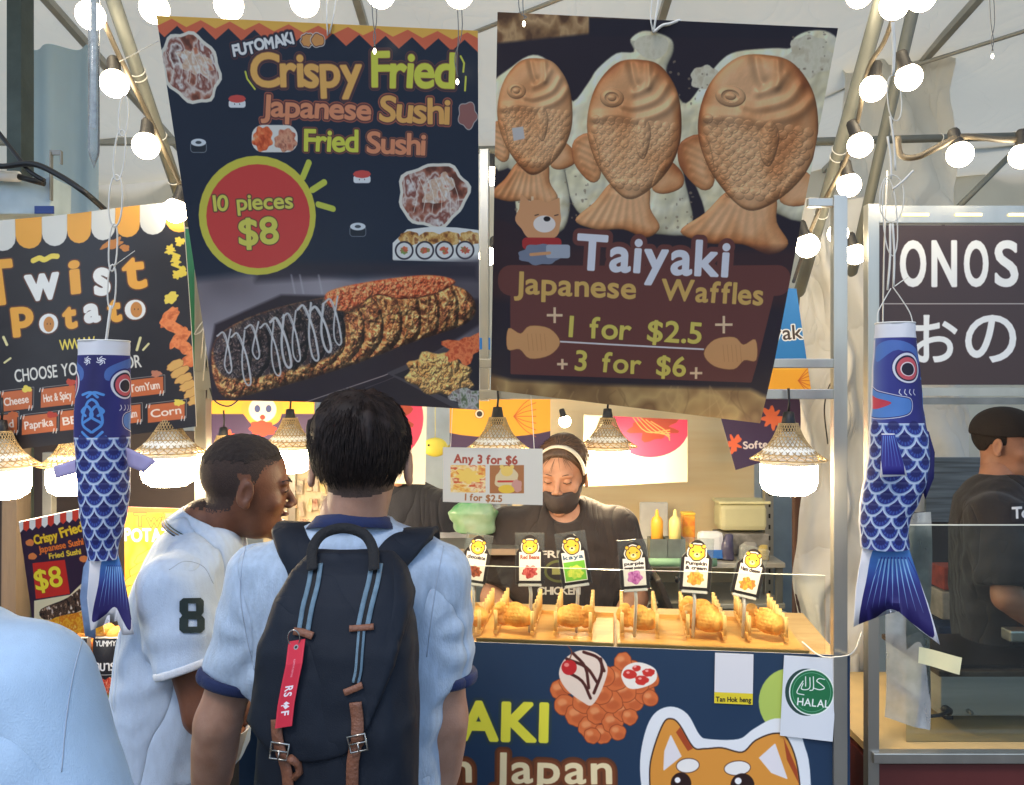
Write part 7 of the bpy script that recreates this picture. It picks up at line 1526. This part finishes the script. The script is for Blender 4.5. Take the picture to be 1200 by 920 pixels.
for k, (x, y, d, lab) in enumerate(((439, 60, 1.42, 'fairy light wire hanging before the word Crispy'), (536, 96, 1.42, 'fairy light wire with two tips before the word Fried'), (614, 28, 1.42, 'short fairy light wire at the left top of the waffle poster'), (1163, 66, 1.7, 'fairy light wire hanging free at the top right'))):
    t = thing('fairy_light', lab, 'fairy light', P(x, -60, d), 'thin fairy light wires')
    sw = 4 * math.sin(k * 2.1)
    for dx in (-1.2, 1.2): MB().tube(spline([P(x - 4 + dx, -60, d), P(x + sw + dx * 2, y * .3, d), P(x - sw * .5 - dx, y * .7, d), P(x + dx * .6, y - 6, d)], 5), .0009, 5).build('wire', mat('wire_grey', (110, 108, 104), .5), t, True)
    MB().ball(P(x, y, d), (.0026, .0026, .005), 10, 8).build('light_tip', mat('tip_glow', (255, 240, 205), emit=12), t, True)
# ---- clear light tube with tapered end
lt_ = thing('light_tube', 'clear frosted light tube with a pointed tip hanging at the top left', 'light tube', P(110, -60, 1.3))
q = P(110, 198, 1.3); top_ = P(109, -60, 1.3)
MB().lathe([(0, q[2]), (.004, q[2] + .012), (.0075, q[2] + .022), (.0085, q[2] + .03), (.0085, top_[2])], (q[0], q[1], 0), 16).build('tube', clear_mat('tube_plastic', (236, 240, 242), cloudy=.25), lt_, True)
MB().box((q[0], q[1], (q[2] + top_[2]) / 2 + .03), (.009, .002, top_[2] - q[2] - .07)).build('strip', mat('led_strip', (206, 210, 205), .4, 0, .35, 90), lt_)
# ---- white hangers
def loops(name_label, links_, d, r=.0022):
    t = thing('cord_hanger', name_label, 'cord', P(links_[0][0], links_[0][1], d), 'white cord hangers')
    for (x0, y0, x1, y1, wd_) in links_:
        n = 18; pts = []
        ax = P(x0, y0, d); bx = P(x1, y1, d); ct = (ax + bx) / 2; v = (bx - ax) / 2; L = np.linalg.norm(v); vz = v / L; vx = np.cross(vz, (0, 1, 0))
        for k in range(n): a = 2 * math.pi * k / n; pts.append(ct + vz * L * math.copysign(abs(math.cos(a)) ** .8, math.cos(a)) + vx * wd_ / F * d * math.sin(a) + (0, .003 * math.sin(a), 0))
        MB().tube(pts, r, 6, closed=True).build('tie_loop', M_white_cord, t, True)
    return t
loops('white chain of tie loops above the left windsock', [(146, 112, 143, 160, 4.5), (143, 152, 137, 212, 5.5), (137, 205, 134, 266, 7), (134, 262, 131, 318, 4), (132, 310, 130, 362, 4)], 1.62, .0018)
o = MB().tube(spline([P(130, 358, 1.62), P(127, 380, 1.62), P(124, 404, 1.63)], 5), .0028, 7).build('cord', M_white_cord, None, True); MB().tube([P(133, 312, 1.62), P(158, 294, 1.6)], .0008, 5).build('tie_end', M_white_cord, o, True)
tag(o, 'short white cord tying the left windsock to its chain', 'cord')
lp = loops('bundle of white cords and loops above the right windsock', [(1046, 88, 1050, 142, 9), (1046, 205, 1044, 260, 15), (1040, 210, 1046, 300, 9)], 1.6, .0012)
for a_, b_ in (((1045, 26), (1046, 88)), ((1047, 26), (1047, 88)), ((1043, 136), (1049, 200)), ((1040, 160), (1044, 210)), ((1043, 262), (1040, 340)), ((1046, 262), (1047, 336)), ((1046, 222), (1070, 200))):
    MB().tube(spline([P(*a_, 1.6), P((a_[0] + b_[0]) / 2 + 1.5, (a_[1] + b_[1]) / 2, 1.6), P(*b_, 1.6)], 4), .0022, 6).build('tie', M_white_cord, lp, True)
for pts in ([(1044, 338), (1036, 352), (1029, 366), (1028, 380)], [(1046, 336), (1056, 350), (1066, 366), (1070, 380)], [(1048, 336), (1056, 330), (1064, 325)]): MB().tube(spline([P(*q, 1.6) for q in pts], 5), .0011, 6).build('string', M_white_cord, lp, True)
o = hang('twine', [(1040, 200, 2.0), (1036, 300, 2.0), (1034, 420, 2.02)], None, .0018); tag(o, 'stray white cord hanging past the left end of the shop sign', 'cord', 'white cord hangers')
# stall twine at left bracket
o = hang('twine', [(240, 374, 2.06), (232, 384, 2.06), (228, 392, 2.06), (236, 388, 2.06), (243, 376, 2.06), (241, 410, 2.06), (238, 446, 2.1)], None, .0014); tag(o, 'white twine knotted at the left bracket beside the green board', 'cord', 'white cord hangers')

# ---- junction box and hook, top left
bx = thing('junction_box', 'pale metal box with a hooked bracket on top at the left edge', 'box', P(20, 250, 2.12))
A_, B_ = P(-60, 208, 2.12), P(62, 252, 2.12); MB().box(((A_[0] + B_[0]) / 2, 2.16, (A_[2] + B_[2]) / 2), (B_[0] - A_[0], .1, A_[2] - B_[2]), bev=.004).build('casing', mat('box_white', (178, 196, 204), .45, 0, .2), bx)
MB().box(P(52, 246, 2.10), (.05, .004, .02)).build('blue_label', mat('blue_label', (30, 60, 130), .5), bx)
MB().bar(P(60, 235, 2.1), P(60, 178, 2.1), .014, .004).bar(P(58, 179, 2.1), P(72, 179, 2.1), .004, .014).bar(P(72, 177, 2.1), P(72, 193, 2.1), .010, .004).build('hook', M_steel_dull, bx)
MB().tube([P(-20, 205, 2.09), P(22, 207, 2.08)], .014, 12).build('white_plug', M_white, bx, True); MB().tube([P(22, 207, 2.08), P(52, 215, 2.08)], .008, 10).build('plug_tail', M_bcable, bx, True)

# ================================================================ carp windsocks
NV, BL, LB, WHT = (48, 46, 116), (60, 94, 160), (156, 182, 216), (226, 228, 234)
def sock_art(seed=0):
    W, H = 900, 1300; c = Canvas(W, H, NV)
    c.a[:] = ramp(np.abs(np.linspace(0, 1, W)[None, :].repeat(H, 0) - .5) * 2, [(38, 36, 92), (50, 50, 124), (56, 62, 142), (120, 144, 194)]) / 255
    c.poly(rect(-10, -10, W + 10, 86), WHT)
    def two(fn):
        g = lambda p: np.array([(x * 1.22 - 34, 96 + (y - 96) * 1.36) for x, y in p], float)
        fn(g); fn(lambda p: np.array([(W - x, y) for x, y in g(p)], float))
    def eyes(T):
        ex, ey = 245, 215
        c.poly(T(spline([(60, 130), (150, 100), (250, 110), (340, 150), (330, 200), (200, 140), (80, 190)], 5, True)), (92, 140, 208), alpha=.7)
        for rx, ry, cc in ((84, 70, NV), (78, 63, WHT), (66, 54, (40, 36, 60)), (58, 47, (214, 92, 100)), (40, 30, (240, 225, 225)), (34, 26, (40, 34, 50))): c.poly(T(ell(ex, ey + (84 - rx) * .12, rx, ry)), cc)
        c.poly(T(spline([(20, 300), (90, 315), (190, 335), (250, 350), (240, 400), (150, 420), (60, 420), (10, 400)], 5, True)), None, layers=[(9, WHT), (5, NV), (0, (88, 138, 208))])
        c.poly(T(spline([(30, 330), (80, 340), (160, 360), (90, 385), (30, 380)], 5, True)), (208, 66, 84))
        for k in range(4): c.line(T(spline([(200 + k * 24, 305), (196 + k * 24, 318), (206 + k * 24, 328)], 3)), 5, WHT)
        for pts in ([(360, 380), (400, 350), (380, 310), (350, 330), (370, 350)], [(400, 420), (440, 380), (420, 300), (400, 280)], [(350, 260), (390, 250), (420, 270)], [(340, 440), (400, 450), (440, 420)]): c.line(T(spline(pts, 6)), 15, (86, 150, 220)); 
    two(eyes)
    for sx in (410, 490):
        for k in range(6): a = k * 60; c.line(spline([(sx, 120), (sx + 14 * math.cos(R(a)), 120 + 14 * math.sin(R(a))), (sx + 24 * math.cos(R(a + 40)), 120 + 24 * math.sin(R(a + 40)))], 4), 6, WHT)
    nr = 11; r0 = 575; dy = (H - r0) / nr; nx = 8; dx = W / nx
    for j in range(nr - 1, -2, -1):
        y = r0 + j * dy
        for i in range(-1, nx + 1):
            x = (i + .5 * (j % 2) + .5) * dx; fan = [(x + dx * .55 * math.cos(t), y + dy * 1.05 * math.sin(t)) for t in np.linspace(0, math.pi, 14)]
            fan = fan + [(x - dx * .55, y - dy * .2), (x + dx * .55, y - dy * .2)]
            if j < 0: continue
            fan = np.array([(x + dx * .5 * math.cos(t), y + dy * 1.02 * math.sin(t)) for t in np.linspace(0, math.pi, 14)])
            full = np.concatenate([fan, [(x - dx * .5, y - dy), (x + dx * .5, y - dy)]])
            c.poly(fan, None, layers=[(5, (206, 218, 240)), (-2, LB), (-8, (46, 58, 140))])
            for k in np.linspace(.25, math.pi - .25, 7): c.line([(x + dx * .14 * math.cos(k), y + dy * .25 * math.sin(k)), (x + dx * .36 * math.cos(k), y + dy * .78 * math.sin(k))], 4.5, (80, 118, 196), alpha=.7, soft=2)
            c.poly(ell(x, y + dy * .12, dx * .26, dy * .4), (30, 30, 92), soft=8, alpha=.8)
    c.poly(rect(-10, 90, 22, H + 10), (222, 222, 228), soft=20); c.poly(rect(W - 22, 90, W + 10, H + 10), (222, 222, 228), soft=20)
    return c
def mat_sock(nm, c): return art_mat(nm, c, .62, wrinkle=.25, trans=.25)
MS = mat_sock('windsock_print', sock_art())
ct_ = Canvas(500, 520, WHT)
def tail_art():
    c = ct_; c.poly(np.array(spline([(150, 0), (350, 0), (400, 160), (470, 470), (360, 420), (250, 350), (130, 420), (40, 440), (90, 200)], 5, True)), lambda u, v, d: ramp(v * 1.15, [(92, 150, 208), (66, 110, 182), (48, 48, 124), (46, 38, 106), (46, 38, 106)]))
    for k in range(9):
        x = 110 + k * 36; x1 = 250 + (x - 250) * .55; c.poly(np.array([(x1 - 5, 70), (x1 + 5, 70), (x + (x - 250) * .12, 330 - abs(k - 4) * -6)]), (150, 196, 236), soft=3)
        c.poly(np.array([(x1 + 12, 60), (x1 + 18, 60), (x + 18 + (x - 250) * .12, 240)]), (44, 40, 130), soft=3)
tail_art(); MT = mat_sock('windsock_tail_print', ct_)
cf = Canvas(120, 200, WHT); cf.poly(rect(10, 6, 110, 188), (50, 44, 136)); [cf.poly(np.array([(58 + k * 9, 10), (62 + k * 9, 10), (60 + k * 17, 150)]), (110, 160, 220), soft=3) for k in range(-3, 4)]
MF = mat_sock('windsock_fin_print', cf); M_lil = mat('lilac_fin', (186, 180, 222), .6, trans=.3)
def flat(name, pts, d, m, parent, dd=None, th=.0016, sub=6):
    """cloth piece from an outline (picture places at depth d), bounding-box UVs"""
    pts = [np.array(q, float) for q in pts]; xs = [q[0] for q in pts]; ys = [q[1] for q in pts]; x0, x1, y0, y1 = min(xs), max(xs), min(ys), max(ys)
    bm = bmesh.new(); vs = [bm.verts.new(P(q[0], q[1], d)) for q in pts]; f = bm.faces.new(vs); bmesh.ops.triangulate(bm, faces=[f]); 
    bmesh.ops.subdivide_edges(bm, edges=bm.edges[:], cuts=3, use_grid_fill=True); ul = bm.loops.layers.uv.new('UVMap')
    for f in bm.faces:
        for l in f.loops: co = l.vert.co; X = 600 + co.x / d * F; Y = 460 - (co.z - CAM[2]) / d * F; l[ul].uv = ((X - x0) / (x1 - x0), 1 - (Y - y0) / (y1 - y0))
    for v in bm.verts:
        X = 600 + v.co.x / d * F; Y = 460 - (v.co.z - CAM[2]) / d * F; a, b = (X - x0) / (x1 - x0), (Y - y0) / (y1 - y0)
        if dd: v.co.y += dd(a, b)
    ex = bmesh.ops.solidify(bm, geom=bm.faces[:], thickness=th); me = bpy.data.meshes.new(name); bm.to_mesh(me); bm.free()
    return link(name, me, m, parent, True)
def sock(label, cl, d, u0, tail, extra, ry=.8):
    t = thing('carp_windsock', label, 'windsock', P(cl[0][0], cl[0][1], d), 'blue carp windsocks')
    pts = spline([np.array(q, float) for q in cl], 8); n = len(pts); seg = 40; vs = []; fs = []; uv = []
    Ls = np.concatenate([[0], np.cumsum([np.linalg.norm(pts[i + 1][:2] - pts[i][:2]) for i in range(n - 1)])]); Ls /= Ls[-1]
    for i, (x, y, w_) in enumerate(pts):
        c0 = P(x, y, d); r_ = w_ / F * d
        for k in range(seg + 1):
            u = k / seg; a = 2 * math.pi * (u - u0); wr = 1 + .035 * math.sin(a * 3 + Ls[i] * 9) + .02 * math.sin(a * 7 + Ls[i] * 23)
            vs.append(c0 + (r_ * math.sin(a) * (1 + .01 * math.sin(i)), -r_ * ry * math.cos(a) * wr, 0)); uv.append((u, 1 - Ls[i]))
    for i in range(n - 1):
        for k in range(seg): a = i * (seg + 1) + k; fs.append((a, a + 1, a + seg + 2, a + seg + 1))
    me = bpy.data.meshes.new('body'); me.from_pydata([tuple(map(float, v)) for v in vs], [], fs); ul = me.uv_layers.new(name='UVMap')
    for l in me.loops: ul.data[l.index].uv = uv[l.vertex_index]
    link('body', me, MS, t, True)
    x, y, w_ = cl[0]; c0 = P(x, y, d); r_ = w_ / F * d
    MB().tube([c0 + (r_ * math.sin(a), -r_ * ry * math.cos(a), 0) for a in np.linspace(0, 2 * math.pi, 30, endpoint=False)], .0018, 6, closed=True).build('mouth_ring', M_white, t, True)
    flat('tail', tail, d, MT, t, lambda a, b: .02 * math.sin(a * 5) * b - .01 * b)
    extra(t, d); return t
def exR(t, d):
    flat('fin', [(1033, 508), (1048, 508), (1057, 556), (1026, 558)], d - .062, MF, t, lambda a, b: -.02 * b)
    flat('back_fin', [(1075, 497), (1088, 506), (1095, 530), (1094, 560), (1084, 585), (1076, 560), (1082, 530)], d + .01, mat('navy_cloth', (40, 38, 104), .6, trans=.2), t)
sock('blue carp windsock hanging in front of the brown shop sign', [(1049, 379, 22), (1049, 400, 23.5), (1050, 440, 27), (1051, 478, 29), (1052, 505, 32), (1053, 530, 34), (1050, 558, 35), (1043, 585, 33), (1036, 612, 28), (1037, 642, 27)], 1.6, .27,
     [(1011, 640), (1064, 640), (1072, 670), (1082, 705), (1092, 750), (1072, 735), (1052, 716), (1040, 712), (1020, 728), (998, 733), (1002, 690)], exR)
def exL(t, d):
    flat('fin', [(96, 536), (62, 547), (65, 561), (98, 552)], d - .01, M_lil, t); flat('fin', [(148, 524), (184, 540), (169, 554), (150, 546)], d - .01, M_lil, t)
    flat('tail_fold', [(104, 652), (112, 690), (112, 748), (100, 745), (94, 700), (98, 665)], d + .012, mat('pale_blue_cloth', (140, 166, 206), .6, trans=.3, var=.25, vs=20), t)
sock('blue carp windsock hanging in front of the potato banner', [(122, 400, 28.5), (122, 425, 29), (121, 460, 30.5), (120, 500, 31), (121, 540, 30), (122, 580, 28.5), (121, 615, 24), (120, 640, 18), (121, 655, 17)], 1.62, .5,
     [(106, 652), (139, 652), (148, 680), (156, 705), (165, 738), (150, 740), (138, 727), (128, 722), (116, 728), (108, 738), (104, 700)], exL)
